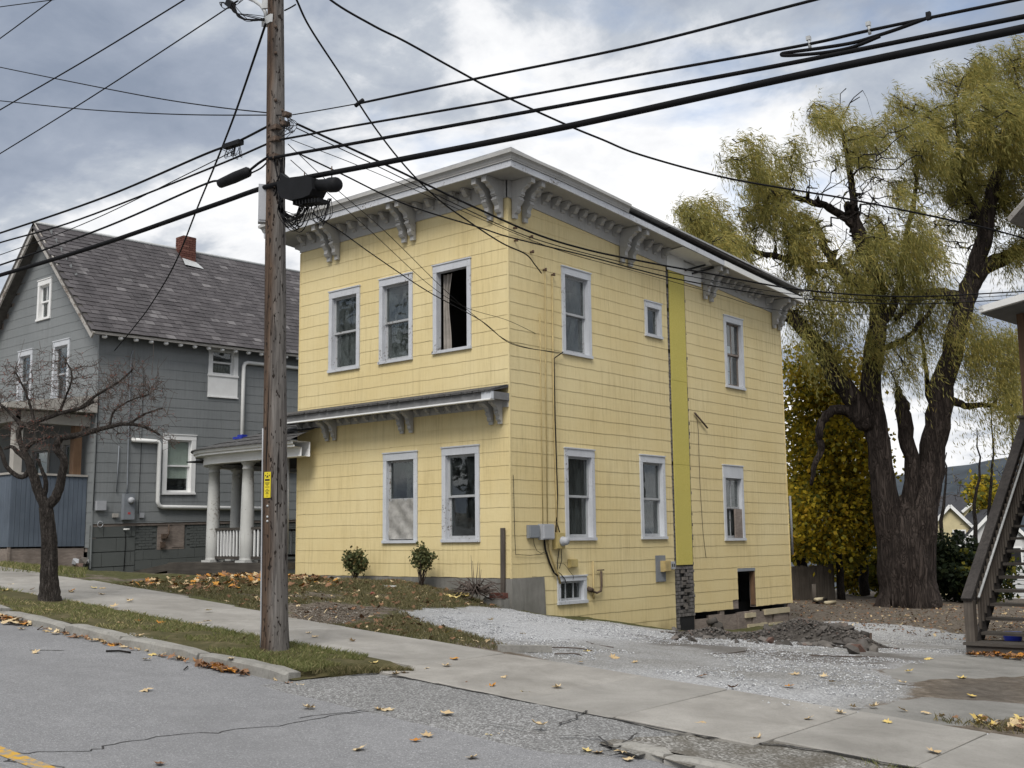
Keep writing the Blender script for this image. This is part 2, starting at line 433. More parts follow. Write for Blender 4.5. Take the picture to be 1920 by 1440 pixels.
# glass: clear with a real reflection, plus a film of dirt
def glass(name, dirt=.10, tint=(.86, .9, .9), dcol=(.30, .33, .33)):
    k = NT(name); gm = k.n('ShaderNodeNewGeometry'); dt = k.n('ShaderNodeVectorMath', operation='DOT_PRODUCT'); k.l(gm.outputs['Incoming'], dt.inputs[0]); k.l(gm.outputs['True Normal'], dt.inputs[1])
    fres = k.math('ADD', .045, k.math('MULTIPLY', .955, k.math('POWER', k.math('SUBTRACT', 1.0, k.math('ABSOLUTE', dt.outputs['Value'])), 5.0)))
    tr = k.n('ShaderNodeBsdfTransparent'); tr.inputs[0].default_value = (*tint, 1)
    gl = k.n('ShaderNodeBsdfGlossy'); gl.inputs['Roughness'].default_value = .015; gl.inputs[0].default_value = (1, 1, 1, 1)
    bp = k.n('ShaderNodeBump'); bp.inputs['Strength'].default_value = .05; bp.inputs['Distance'].default_value = .02; k.l(k.noise(2.2, 2), bp.inputs['Height']); k.l(bp.outputs[0], gl.inputs['Normal'])
    m1 = k.n('ShaderNodeMixShader'); k.l(k.math('MULTIPLY', fres, 1.1, True), m1.inputs[0]); k.l(tr.outputs[0], m1.inputs[1]); k.l(gl.outputs[0], m1.inputs[2])
    df = k.n('ShaderNodeBsdfDiffuse'); df.inputs[0].default_value = (*dcol, 1)
    m2 = k.n('ShaderNodeMixShader'); k.l(k.math('MULTIPLY', k.ramp(k.noise(2.6, 7, .7, k.vec((2.2, 2.2, .8)), .8), [(.42, .12), (.68, 1)]), dirt * 2.2), m2.inputs[0])
    k.l(m1.outputs[0], m2.inputs[1]); k.l(df.outputs[0], m2.inputs[2]); k.l(m2.outputs[0], k.out.inputs[0]); return k.m
MAT['glass'] = glass('window_glass', .03)
MAT['glass_dirty'] = glass('dirty_glass', .10)
MAT['plastic'] = plain('plastic_sheet', (.30, .29, .27), .35, 7, .35, .8, .5)
MAT['curtain'] = plain('curtain_cloth', (.27, .245, .22), .25, 5, .9, .6)
MAT['lace'] = plain('dark_curtain', (.028, .027, .025), .5, 9, .9, .6)
MAT['shade'] = plain('window_shade', (.60, .60, .52), .06, 3)
MAT['pane_light'] = plain('pane_daylight', (.62, .66, .72), .12, 4)
MAT['metal_gray'] = plain('grey_enamel', (.20, .215, .235), .1, 5, .5, .1)
MAT['metal_light'] = plain('light_grey_plastic', (.36, .37, .39), .08, 5, .5, .1)
MAT['metal_yellowed'] = plain('yellowed_box', (.44, .35, .15), .15, 6, .6)
MAT['galv'] = plain('galvanised', (.42, .43, .43), .15, 12, .4, .1)
MAT['rust'] = plain('rusty_iron', (.085, .06, .045), .4, 18, .85, .5)
MAT['cable'] = plain('black_cable', (.009, .009, .010), .2, 8, .8, .1, .12)
MAT['cable_gray'] = plain('weathered_cable', (.028, .027, .027), .2, 8, .6, .1, .4)
MAT['black_plastic'] = plain('black_plastic', (.009, .0095, .011), .2, 9, .7, .15, .2)
MAT['conduit'] = plain('painted_conduit', (.40, .31, .145), .2, 7, .6)
MAT['pvc'] = plain('white_pvc', (.72, .72, .70), .04, 4, .4, .05)
MAT['porcelain'] = plain('brown_porcelain', (.10, .06, .04), .2, 9, .4)
MAT['tagyellow'] = plain('tag_yellow', (.62, .50, .03), .08, 9, .5)
MAT['tagblack'] = plain('tag_print', (.03, .026, .015), .1, 9, .6)
MAT['red'] = plain('red_print', (.45, .06, .06), .1, 9, .5)
MAT['blue'] = plain('blue_plastic', (.02, .035, .30), .2, 9, .4)
MAT['graywall'] = None
k = NT('grey_painted_masonry', .85, .25)
g = k.n('ShaderNodeSeparateXYZ'); k.l(k.pos(), g.inputs[0])
c = k.ramp(k.noise(1.5, 6, .6), [(.3, (.165, .18, .187)), (.7, (.22, .237, .243))])
low = k.ramp(k.math('ADD', g.outputs[2], k.math('MULTIPLY', k.noise(1.3, 5, .6), 1.0)), [(1.40, 1), (1.85, 0)])
c = k.mix(k.math('MULTIPLY', low, .75), c, (.07, .075, .068)); k.col(c); k.bump(k.noise(30, 4), .3, .005); MAT['graywall'] = k.m
MAT['bluegray'] = wood('porch_board_paint', (.085, .105, .135), (.125, .15, .185), .6, .7, 2, .04)
MAT['beige'] = plain('porch_beige', (.36, .34, .31), .12, 3)
k = NT('roof_slate', .78, .3)
r = k.n('ShaderNodeNewGeometry').outputs['Random Per Island']; ro = k.orand()
rr = k.math('FRACT', k.math('ADD', r, ro))
c = k.ramp(rr, [(0, (.062, .056, .059)), (.5, (.080, .073, .076)), (.88, (.098, .090, .093)), (.98, (.165, .155, .157))])
c = k.mix(k.ramp(k.noise(.9, 6, .65, k.vec((1, 2.2, .5)), .6), [(.46, 0), (.64, .55)]), c, (.040, .037, .039))
k.col(c); k.bump(k.noise(50, 4), .35, .005); MAT['slate'] = k.m
MAT['barge'] = paint_peel('old_bargeboard', (.42, .40, .37), (.16, .13, .105), .53)
k = NT('chimney_brick', .9, .2); r = k.n('ShaderNodeNewGeometry').outputs['Random Per Island']
k.col(k.ramp(r, [(0, (.085, .034, .027)), (.6, (.13, .055, .043)), (1, (.18, .085, .065))])); k.bump(k.noise(60, 3), .3, .003); MAT['brick'] = k.m
MAT['mortar'] = plain('mortar', (.09, .07, .062), .2, 20)
MAT['stone'] = None
k = NT('rubble_stone', .92, .2); r = k.n('ShaderNodeNewGeometry').outputs['Random Per Island']; ro = k.orand()
c = k.ramp(k.math('FRACT', k.math('ADD', r, ro)), [(0, (.06, .055, .05)), (.5, (.11, .10, .092)), (.9, (.17, .155, .14)), (1, (.16, .095, .075))])
k.col(k.mix(k.ramp(k.noise(6, 5), [(.4, 0), (.7, .5)]), c, (.07, .062, .054))); k.bump(k.noise(18, 6, .65), .7, .02); MAT['stone'] = k.m
k = NT('kerb_stone', .9, .2)
c = k.ramp(k.noise(2.2, 7, .65), [(.3, (.19, .183, .165)), (.7, (.34, .328, .30))]); c = k.mix(k.ramp(k.noise(35, 3), [(.5, 0), (.75, .4)]), c, (.10, .095, .085))
k.col(c); k.bump(k.noise(22, 6, .65), .6, .012); MAT['kerb'] = k.m
k = NT('road_asphalt', .88, .25)
sp = k.voro(125, out='Color'); spk = k.n('ShaderNodeSeparateColor'); k.l(sp, spk.inputs[0])
c = k.ramp(spk.outputs[0], [(0, (.155, .155, .158)), (.5, (.205, .205, .21)), (.88, (.255, .255, .26)), (.98, (.38, .38, .38))])
lg = k.noise(.75, 7, .65, k.vec((.3, 1, 1)), .5)
c = k.mix(k.ramp(lg, [(.38, 0), (.66, .55)]), c, (.165, .165, .168)); c = k.mix(k.ramp(k.noise(14, 6, .7), [(.56, 0), (.72, .35)]), c, (.13, .13, .13)); c = k.mix(k.ramp(k.noise(3.2, 5), [(.45, 0), (.75, .22)]), c, (.33, .33, .335))
k.col(c); k.bump(spk.outputs[0], .5, .006); MAT['road'] = k.m
k = NT('apron_asphalt', .9, .2)
sp = k.voro(80, out='Color'); spk = k.n('ShaderNodeSeparateColor'); k.l(sp, spk.inputs[0])
c = k.ramp(spk.outputs[0], [(0, (.10, .098, .095)), (.6, (.20, .197, .193)), (.95, (.36, .36, .355))])
c = k.mix(k.ramp(k.noise(1.3, 6), [(.4, 0), (.7, .5)]), c, (.14, .14, .138)); c = k.mix(k.ramp(k.noise(6, 5), [(.5, 0), (.8, .4)]), c, (.27, .27, .26))
k.col(c); k.bump(spk.outputs[0], .5, .008); MAT['apron'] = k.m
k = NT('sidewalk_concrete', .88, .25)
c = k.ramp(k.noise(1.3, 9, .68, None, .4), [(.32, (.20, .188, .168)), (.68, (.355, .337, .308))])
c = k.mix(k.math('MULTIPLY', k.orand(), .32), c, (.22, .215, .20)); c = k.mix(k.ramp(k.noise(55, 3), [(.5, 0), (.8, .35)]), c, (.14, .13, .115))
c = k.mix(k.ramp(k.noise(2.3, 6, .65), [(.55, 0), (.75, .4)]), c, (.15, .14, .125))
k.col(c); k.bump(k.noise(45, 5), .3, .005); MAT['walk'] = k.m
k = NT('line_paint', .7, .3)
c = k.mix(k.ramp(k.noise(14, 7, .7), [(.46, 0), (.56, 1)]), (.52, .30, .035), (.24, .225, .20)); k.col(c); MAT['line'] = k.m
MAT['crack'] = plain('crack_fill', (.035, .033, .032), .3, 10)
# the lot: dirt, thin grass, gravel
k = NT('lot_ground', .95, .15)
dirt = k.ramp(k.noise(5.5, 9, .75), [(.30, (.07, .055, .043)), (.5, (.145, .12, .094)), (.70, (.27, .235, .195))])
dirt = k.mix(k.ramp(k.voro(16), [(.05, .5), (.3, 0)]), dirt, (.075, .058, .042))
gr = k.ramp(k.noise(9, 7, .7), [(.3, (.045, .048, .018)), (.55, (.085, .085, .034)), (.75, (.14, .115, .055))])
sp = k.voro(75, out='Color'); spk = k.n('ShaderNodeSeparateColor'); k.l(sp, spk.inputs[0])
gv = k.ramp(spk.outputs[0], [(0, (.24, .24, .245)), (.4, (.38, .385, .395)), (.75, (.48, .485, .495)), (1, (.66, .66, .66))])
gv = k.mix(k.math('MULTIPLY', k.math('SUBTRACT', 1.12, k.attr('fresh'), True), k.ramp(k.noise(.8, 7, .65), [(.30, .35), (.60, .95)])), gv, k.ramp(spk.outputs[1], [(0, (.155, .15, .14)), (.7, (.25, .245, .23)), (1, (.36, .35, .335))]))
wl = k.noise(6, 6, .7)
def _soft(a): return k.ramp(k.math('ADD', a, k.math('MULTIPLY', k.math('SUBTRACT', wl, .5), .9)), [(.42, 0), (.58, 1)])
c = k.mix(_soft(k.attr('grass')), dirt, gr); c = k.mix(_soft(k.attr('gravel')), c, gv)
c = k.mix(k.math('MULTIPLY', k.ramp(k.math('ADD', k.attr('mud'), k.math('MULTIPLY', k.math('SUBTRACT', wl, .5), 1.2)), [(.30, 0), (.95, 1)]), .72), c, k.ramp(k.noise(7, 7, .7), [(.3, (.06, .052, .044)), (.7, (.135, .12, .105))]))
k.col(c); k.bump(k.math('ADD', k.noise(14, 7, .7), k.math('MULTIPLY', spk.outputs[0], .5)), .7, .03); MAT['lot'] = k.m
k = NT('gravel_stone', .9, .2); r = k.n('ShaderNodeNewGeometry').outputs['Random Per Island']
k.col(k.ramp(r, [(0, (.18, .18, .185)), (.4, (.36, .365, .375)), (.8, (.50, .505, .51)), (1, (.68, .68, .68))])); MAT['gravel'] = k.m
MAT['grass'] = foliage('grass_blade', [(0, (.11, .13, .04)), (.4, (.16, .18, .06)), (.65, (.25, .23, .10)), (1, (.45, .37, .20))], .3)
MAT['grass_dry'] = foliage('dry_grass_blade', [(0, (.085, .085, .033)), (.5, (.15, .13, .06)), (1, (.33, .27, .15))], .3)
def leafmat(name, a, b):
    k = NT(name, .7, .25)
    r = k.math('FRACT', k.math('ADD', k.orand(), k.n('ShaderNodeNewGeometry').outputs['Random Per Island']))
    c = k.ramp(r, [(0, a), (1, b)]); c = k.mix(k.ramp(k.noise(40, 4), [(.45, 0), (.7, .5)]), c, tuple(q * .6 for q in a)); k.col(c); return k.m
MAT['leaf_tan'] = leafmat('leaf_tan', (.45, .32, .17), (.62, .50, .31))
MAT['leaf_yellow'] = leafmat('leaf_yellow', (.55, .40, .12), (.66, .54, .25))
MAT['leaf_orange'] = leafmat('leaf_orange', (.40, .15, .025), (.52, .26, .05))
MAT['leaf_brown'] = leafmat('leaf_brown', (.14, .075, .04), (.26, .14, .075))
MAT['willow'] = foliage('willow_leaf', [(0, (.20, .20, .06)), (.45, (.31, .285, .09)), (.75, (.45, .385, .12)), (1, (.60, .46, .13))], .5)
MAT['maple'] = foliage('maple_leaf', [(0, (.30, .23, .018)), (.4, (.48, .37, .03)), (.75, (.62, .47, .04)), (1, (.58, .34, .03))], .55)
MAT['maple_green'] = foliage('maple_leaf_green', [(0, (.07, .085, .014)), (.5, (.17, .16, .022)), (1, (.30, .25, .03))], .45)
MAT['hedge'] = foliage('hedge_leaf', [(0, (.012, .022, .010)), (.6, (.025, .04, .016)), (1, (.06, .075, .025))], .2)
MAT['shrub'] = foliage('shrub_leaf', [(0, (.06, .075, .03)), (.5, (.10, .115, .045)), (.85, (.17, .155, .065)), (1, (.26, .17, .07))], .25)
MAT['bark_willow'] = bark('willow_bark', (.034, .026, .023), (.105, .084, .073), 4.2, .5)
MAT['bark_dark'] = bark('dark_bark', (.025, .021, .019), (.075, .062, .055), 14, 3)
MAT['bark_gray'] = bark('grey_bark', (.055, .046, .040), (.155, .135, .12), 22, 5)
MAT['twig'] = plain('brown_twig', (.085, .066, .056), .3, 12)
MAT['berry'] = plain('red_berry', (.22, .07, .05), .4, 30, .5)
MAT['hill'] = plain('hazed_forest_hill', (.035, .045, .055), .4, .02)  # distance haze is mixed into this blue-grey base colour
MAT['cream'] = plain('cream_wall', (.52, .45, .27), .1, 2)
MAT['offwhite'] = plain('offwhite_wall', (.50, .50, .50), .08, 2)
MAT['darkroof'] = plain('dark_roof', (.045, .045, .05), .25, 3)

MAT['pent_gray'] = plain('pent_edge_grey', (.17, .17, .172), .2, 5)
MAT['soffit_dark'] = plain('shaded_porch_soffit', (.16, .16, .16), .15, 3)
MAT['sash'] = paint_peel('worn_sash_paint', (.40, .41, .42), (.13, .115, .10), .60)
MAT['stairhouse'] = plain('right_house_clapboard', (.20, .19, .175), .15, 3)
# ---------------------------------------------------------------- ground
def inpoly(x, y, poly):
    x = np.asarray(x); y = np.asarray(y); r = np.zeros(x.shape, bool); n = len(poly)
    for i in range(n):
        x1, y1 = poly[i][:2]; x2, y2 = poly[(i + 1) % n][:2]
        c = ((y1 > y) != (y2 > y)) & (x < (x2 - x1) * (y - y1) / (y2 - y1 + 1e-12) + x1); r ^= c
    return r
def sdist(x, y, poly):
    """signed distance, positive inside"""
    x = np.asarray(x, float); y = np.asarray(y, float); d = np.full(x.shape, 1e9); n = len(poly)
    for i in range(n):
        a = np.array(poly[i][:2]); b = np.array(poly[(i + 1) % n][:2]); ab = b - a
        t = np.clip(((x - a[0]) * ab[0] + (y - a[1]) * ab[1]) / (ab @ ab + 1e-12), 0, 1)
        d = np.minimum(d, np.hypot(x - a[0] - t * ab[0], y - a[1] - t * ab[1]))
    return np.where(inpoly(x, y, poly), d, -d)
def P2(pts): return [tuple(pxg(*p)[:2]) for p in pts]
POLY_GRAVEL = P2([(752, 1147), (850, 1139), (960, 1142), (1030, 1158), (1110, 1164), (1262, 1184), (1400, 1188), (1490, 1172), (1560, 1165), (1700, 1172), (1835, 1192), (1838, 1222),
                  (1760, 1243), (1650, 1258), (1720, 1290), (1690, 1312), (1600, 1336), (1480, 1331), (1345, 1304), (1260, 1296), (1185, 1276), (1115, 1262), (1040, 1244), (985, 1228), (950, 1218), (900, 1196), (860, 1180), (800, 1168), (765, 1160)])
POLY_FRESH = P2([(752, 1147), (850, 1139), (960, 1142), (1030, 1158), (1150, 1168), (1240, 1186), (1200, 1200), (1100, 1205), (1010, 1206), (900, 1196), (800, 1168)])
POLY_FRESH2 = P2([(1190, 1255), (1300, 1262), (1480, 1290), (1620, 1290), (1600, 1336), (1480, 1331), (1345, 1304), (1240, 1288)])
POLY_MUD = P2([(1180, 1190), (1290, 1196), (1420, 1218), (1560, 1226), (1660, 1222), (1780, 1240), (1640, 1252), (1500, 1240), (1350, 1226), (1230, 1208)])
POLY_MUD2 = P2([(1740, 1292), (1800, 1276), (1930, 1270), (1930, 1322), (1800, 1320), (1760, 1312)])
POLY_CONC = P2([(1652, 1258), (1842, 1224), (1990, 1224), (1990, 1262), (1850, 1272), (1700, 1280)])
POLY_CONC2 = P2([(1560, 1342), (1640, 1325), (1730, 1305), (1930, 1322), (1930, 1345), (1800, 1362), (1700, 1356)])
POLY_BARE = P2([(550, 1144), (630, 1132), (695, 1140), (690, 1152), (645, 1172), (560, 1162)])
POLY_YARD = [(-13.2, 26.5), (-7.5, 22.2), (-3, 20.5), (8, 20), (20, 30), (0, 50), (-30, 50), (-20, 27)]
xs = np.concatenate([np.arange(-80, -45, 5), np.arange(-45, -24, .6), np.arange(-24, -1.5, .13), np.arange(-1.5, 30, 1.0), np.arange(30, 61, 5)])
ys = np.concatenate([np.arange(8.85, 26, .13), np.arange(26, 60, .6), np.arange(60, 131, 5)])
gx, gy = np.meshgrid(xs, ys); gzv = terr(gx, gy)
rel = (fbm(gx, gy, 1.7, 4) - .5) * .07 + (fbm(gx, gy, 9, 2) - .5) * .025
gzv = gzv + rel * np.clip((gy - 8.9) / .8, 0, 1)
gzv = np.where((gx > XL + .3) & (gx < CX - .25) & (gy > CY + .3) & (gy < YR - .3), gzv - .8, gzv)
nx, ny = len(xs), len(ys)
V = np.stack([gx, gy, gzv], -1).reshape(-1, 3)
ii, jj = np.meshgrid(np.arange(nx - 1), np.arange(ny - 1)); a = (jj * nx + ii).ravel()
F = np.stack([a, a + 1, a + nx + 1, a + nx], -1)
me = npmesh('lot_ground', V, F, MAT['lot'], smooth=True)
X, Y = V[:, 0], V[:, 1]
wob = (fbm(X, Y, 1.6, 4) - .5)
g_gravel = np.clip(.5 + sdist(X, Y, POLY_GRAVEL) * 1.6 + wob * .35, 0, 1)
g_mud = np.maximum(np.clip(.5 + sdist(X, Y, POLY_MUD) * 1.5 + wob, 0, 1), np.clip(.5 + sdist(X, Y, POLY_MUD2) * 2 + wob * .5, 0, 1))
g_conc = np.maximum(np.clip(.5 + sdist(X, Y, POLY_CONC) * 6 + wob * .1, 0, 1), np.clip(.5 + sdist(X, Y, POLY_CONC2) * 5 + wob * .3, 0, 1))
g_grass = np.clip(.15 + fbm(X + 9, Y, .9, 4) * 1.1 - .9 * np.clip(.3 + sdist(X, Y, POLY_BARE) * 1.0 + wob * .8, 0, 1) - .6 * np.clip(.5 + sdist(X, Y, POLY_YARD) * .6, 0, 1), 0, 1) * np.clip((-7.5 - X) / 1.5, 0, 1)
g_fresh = np.maximum(np.clip(.5 + sdist(X, Y, POLY_FRESH) * .9 + wob * .8, 0, 1), .75 * np.clip(.5 + sdist(X, Y, POLY_FRESH2) * 1.2 + wob, 0, 1)); g_fresh = np.maximum(g_fresh, .8 * np.clip((Y - 21) / 2, 0, 1))
for nme, arr in (('fresh', g_fresh), ('gravel', g_gravel), ('mud', g_mud), ('grass', g_grass), ('conc', g_conc)):
    at = me.attributes.new(nme, 'FLOAT', 'POINT'); at.data.foreach_set('value', arr.astype(np.float32))
tag(link('ground', me), kind='structure')
kt = MAT['lot'].node_tree; b = kt.nodes['Principled BSDF']      # worn concrete walk laid into the lot
src = b.inputs['Base Color'].links[0].from_socket
class _K(NT):
    def __init__(s, m): s.m = m; s.t = m.node_tree; s.b = b; s._pos = None
kk = _K(MAT['lot'])
cc = kk.ramp(kk.noise(1.4, 7, .62), [(.3, (.19, .185, .17)), (.7, (.31, .30, .28))]); cc = kk.mix(kk.ramp(kk.noise(40, 3), [(.5, 0), (.8, .3)]), cc, (.14, .13, .12))
kk.col(kk.mix(kk.ramp(kk.math('ADD', kk.attr('conc'), kk.math('MULTIPLY', kk.math('SUBTRACT', kk.noise(9, 5), .5), .4)), [(.45, 0), (.55, 1)]), src, cc))

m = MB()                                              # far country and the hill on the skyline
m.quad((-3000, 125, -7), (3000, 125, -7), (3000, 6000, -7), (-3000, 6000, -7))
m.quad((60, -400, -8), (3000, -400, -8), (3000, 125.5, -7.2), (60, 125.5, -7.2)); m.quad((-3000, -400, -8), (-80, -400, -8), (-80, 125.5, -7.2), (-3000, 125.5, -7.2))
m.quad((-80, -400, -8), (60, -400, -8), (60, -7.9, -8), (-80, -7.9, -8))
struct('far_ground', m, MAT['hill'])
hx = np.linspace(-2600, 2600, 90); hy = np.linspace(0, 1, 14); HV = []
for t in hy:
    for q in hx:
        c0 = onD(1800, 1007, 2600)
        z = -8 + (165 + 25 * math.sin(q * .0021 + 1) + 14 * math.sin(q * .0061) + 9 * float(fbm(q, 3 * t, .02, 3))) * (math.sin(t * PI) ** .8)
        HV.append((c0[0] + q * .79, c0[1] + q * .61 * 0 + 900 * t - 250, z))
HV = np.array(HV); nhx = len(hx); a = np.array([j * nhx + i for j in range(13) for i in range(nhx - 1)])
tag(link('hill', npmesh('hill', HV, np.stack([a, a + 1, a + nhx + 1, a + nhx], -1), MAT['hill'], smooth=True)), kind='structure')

m = MB()                                              # the street, falling to the right
XS = np.concatenate([np.arange(-80, -20, 10), np.arange(-20, 8, 1.0), np.arange(8, 61, 6)])
YS = [-9, -5, 0, 3, 5.6, YK + .14]
for i in range(len(XS) - 1):
    for j in range(len(YS) - 1):
        q = [(XS[i], YS[j]), (XS[i + 1], YS[j]), (XS[i + 1], YS[j + 1]), (XS[i], YS[j + 1])]
        m.quad(*[(x, y, zroad(x)) for x, y in q])
struct('road', m, MAT['road'])
m = MB()
for y0, y1 in ((3.40, 3.51), (3.16, 3.27)):
    for x in np.arange(-30, 12, 1.0): m.quad(*[(p, q, zroad(p) + .004) for p, q in ((x, y0), (x + 1, y0), (x + 1, y1), (x, y1))])
struct('centre_line', m, MAT['line'])
def strip(m, pts, w, off):
    pts = [np.array(p) for p in pts]
    for a, c in zip(pts[:-1], pts[1:]):
        d = c - a; n = np.array([-d[1], d[0], 0]); n = n / np.linalg.norm(n) * w / 2
        w2 = random.uniform(.6, 1.3)
        m.quad(a - n + (0, 0, off), c - n * w2 + (0, 0, off), c + n * w2 + (0, 0, off), a + n + (0, 0, off))
def jig(pts, k=6, amp=.02):
    o = []
    for a, c in zip(pts[:-1], pts[1:]):
        for t in range(k): o.append(np.array(a) + (np.array(c) - np.array(a)) * t / k + np.array([random.gauss(0, amp), random.gauss(0, amp), 0]))
    o.append(np.array(pts[-1]))
    for p in o: p[2] = zroad(p[0]) if p[1] < YK else p[2]
    return o
m = MB()
for L in ([(30, 1413), (160, 1408), (240, 1390), (400, 1372), (520, 1360), (640, 1338), (740, 1330)], [(560, 1345), (700, 1330), (860, 1350), (985, 1365)], [(0, 1425), (60, 1428), (120, 1440)]):
    strip(m, jig([pxg(*p) for p in L]), .012, .003)
struct('road_crack', m, MAT['crack'])

# driveway apron of patched asphalt between road and sidewalk
m = MB()
for i in range(24):
    for j in range(8):
        def ap(u, v):
            x = -8.16 + .50 * v * (1 - u) + u * 3.5 + .15 * v * u; y = 6.02 + v * (7.10 + .50 * max(0, 1 - u / .14) - 6.02)
            e = min(1, 6 * min(v, u + .3, 1 - u)); return (x, y, zroad(x) - .012 * (1 - e) + .004 * e + .075 * v ** 1.5 + .010 * e * float(fbm(x, y, 3, 2)))
        m.quad(ap(i / 24, j / 8), ap((i + 1) / 24, j / 8), ap((i + 1) / 24, (j + 1) / 8), ap(i / 24, (j + 1) / 8))
struct('driveway_apron', m, MAT['apron'])
m = MB()
def apz(p): p = np.array(p); p[2] = zroad(p[0]) + .022 + .075 * max(0, (p[1] - 6.02) / 1.1) ** 1.5; return p
for L in ([(1050, 1356), (1075, 1350), (1100, 1340)], [(1055, 1372), (1120, 1378), (1150, 1392)], [(1200, 1376), (1160, 1392), (1125, 1400)]):
    strip(m, [apz(p) for p in jig([pxg(*p) for p in L], 5, .015)], .018, .006)
strip(m, [np.array([x, 7.085 + random.gauss(0, .008), zroad(x) + .083]) for x in np.arange(-7.5, -4.4, .09)], .03, .004); strip(m, [np.array([x, 7.085 + .28 * min(1, (x + 4.4) / .9) + random.gauss(0, .01), zroad(x) + .083]) for x in np.arange(-4.4, -1.0, .09)], .03, .004)
struct('apron_crack', m, MAT['crack'])

# bed under kerb, verge and walk
m = MB()
for x in np.arange(-46, 8, 1.0): m.quad(*[(p, q, zroad(p) - .035) for p, q in ((x, YK - .02), (x + 1, YK - .02), (x + 1, 9.0), (x, 9.0))])
struct('subsoil', m, MAT['apron'])
# kerb stones
kerb = struct('kerb', MB().box((-46, YK + .01, -.35), (-46.01, YK + .12, -.3)), MAT['kerb'])
def kerb_stone(x0, x1, y0, h, w=.15, dip=0, parent=kerb):
    n = 6; V = []; prof = [(0, -.12), (.004, h - .025), (.028, h), (w - .02, h - .004), (w, h - .02), (w, -.12)]
    for i in range(n + 1):
        x = x0 + (x1 - x0) * i / n; e = .02 if i in (0, n) else 0
        for (py, pz) in prof:
            V.append((x + random.gauss(0, .004), y0 + py + random.gauss(0, .006), zroad(x) + pz - e * (pz > 0) + dip * (i / n - .5) + random.gauss(0, .004)))
    k = len(prof); F = [(i * k + j, (i + 1) * k + j, (i + 1) * k + j + 1, i * k + j + 1) for i in range(n) for j in range(k - 1)]
    F += [tuple(range(k)), tuple(n * k + j for j in range(k - 1, -1, -1))]
    mm = MB().add(V, F); link('kerb_stone', mm.mesh('kerb_stone', MAT['kerb']), parent=parent)
xk = [-8.08, -9.42, -10.82, -11.95]
while xk[-1] > -42: xk.append(xk[-1] - random.uniform(1.3, 1.7))
for i in range(len(xk) - 1):
    kerb_stone(xk[i + 1] + .012, xk[i] - .012, YK + random.uniform(-.015, .015), .105 + random.uniform(-.015, .02), .17, random.uniform(-.02, .02))
xr = [-4.68, -4.25, -3.1, -1.9, -.6, .8, 2.2]
for i in range(len(xr) - 1): kerb_stone(xr[i] + .01, xr[i + 1] - .015, YK + .10 + random.uniform(-.02, .02), .05 + random.uniform(-.02, .02), .15)

# verge between kerb and sidewalk
m = MB()
XV = np.arange(-45, -7.6, .25); NV = 6
def vg(x, t):
    y1 = Y_SWF + .02; y0 = YK + .14
    if x > -8.15: y0 = min(y1 - .02, YK - .02 + (x + 8.15) / .5 * 1.1)
    y = y0 + (y1 - y0) * t
    f_ = 1.0 if x < -8.2 else min(1, t / .35) * min(1, max(0, (-7.62 - x) / .2)); return (x, y, zroad(x) - .02 * (1 - f_) + f_ * (.085 + .012 * t + .03 * (float(fbm(x, y, 3, 3)) - .5) + .02 * math.sin(t * PI)))
for i in range(len(XV) - 1):
    for j in range(NV): m.quad(vg(XV[i], j / NV), vg(XV[i + 1], j / NV), vg(XV[i + 1], (j + 1) / NV), vg(XV[i], (j + 1) / NV))
k = NT('verge_soil', .95, .15)
k.col(k.ramp(k.noise(5, 7, .7), [(.3, (.045, .045, .018)), (.55, (.085, .075, .035)), (.75, (.16, .13, .08))])); k.bump(k.noise(25, 6), .6, .02)
struct('verge', m, k.m)
m = MB()
for x in np.arange(-46, -8.0, 1.0): m.quad(*[(p, q, zroad(p) + .03) for p, q in ((x, YK + .03), (x + 1, YK + .03), (x + 1, 7.6), (x, 7.6))])
struct('verge_soil', m, k.m)
m = MB()
XV = np.arange(-4.62, 4, .2)
def vr(x, t):
    y0 = YK + .24; y1 = 7.42; y = y0 + (y1 - y0) * t
    if x < -4.2: y = 6.62 + (x + 4.62) * .0 + (y - 6.62) * max(.12, (x + 4.62) / .42)
    return (x, y, zroad(x) + .045 + .03 * t + .03 * (float(fbm(x, y, 4, 3)) - .5))
for i in range(len(XV) - 1):
    for j in range(6): m.quad(vr(XV[i], j / 6), vr(XV[i + 1], j / 6), vr(XV[i + 1], (j + 1) / 6), vr(XV[i], (j + 1) / 6))
k = NT('verge_gravelly', .95, .15)
sp = k.voro(60, out='Color'); s2 = k.n('ShaderNodeSeparateColor'); k.l(sp, s2.inputs[0])
k.col(k.mix(k.ramp(k.noise(3, 5), [(.4, .25), (.6, .75)]), k.ramp(s2.outputs[0], [(0, (.10, .095, .085)), (.6, (.22, .215, .20)), (1, (.42, .41, .39))]), (.09, .078, .06))); k.bump(s2.outputs[0], .6, .012)
struct('verge_strip', m, k.m)
m = MB()
for x in np.arange(-4.8, 4, .4): m.quad(*[(p, q, zroad(p) + .036) for p, q in ((x, YK + .12), (x + .4, YK + .02), (x + .4, 7.45), (x, 7.45))])
struct('verge_fill', m, k.m)

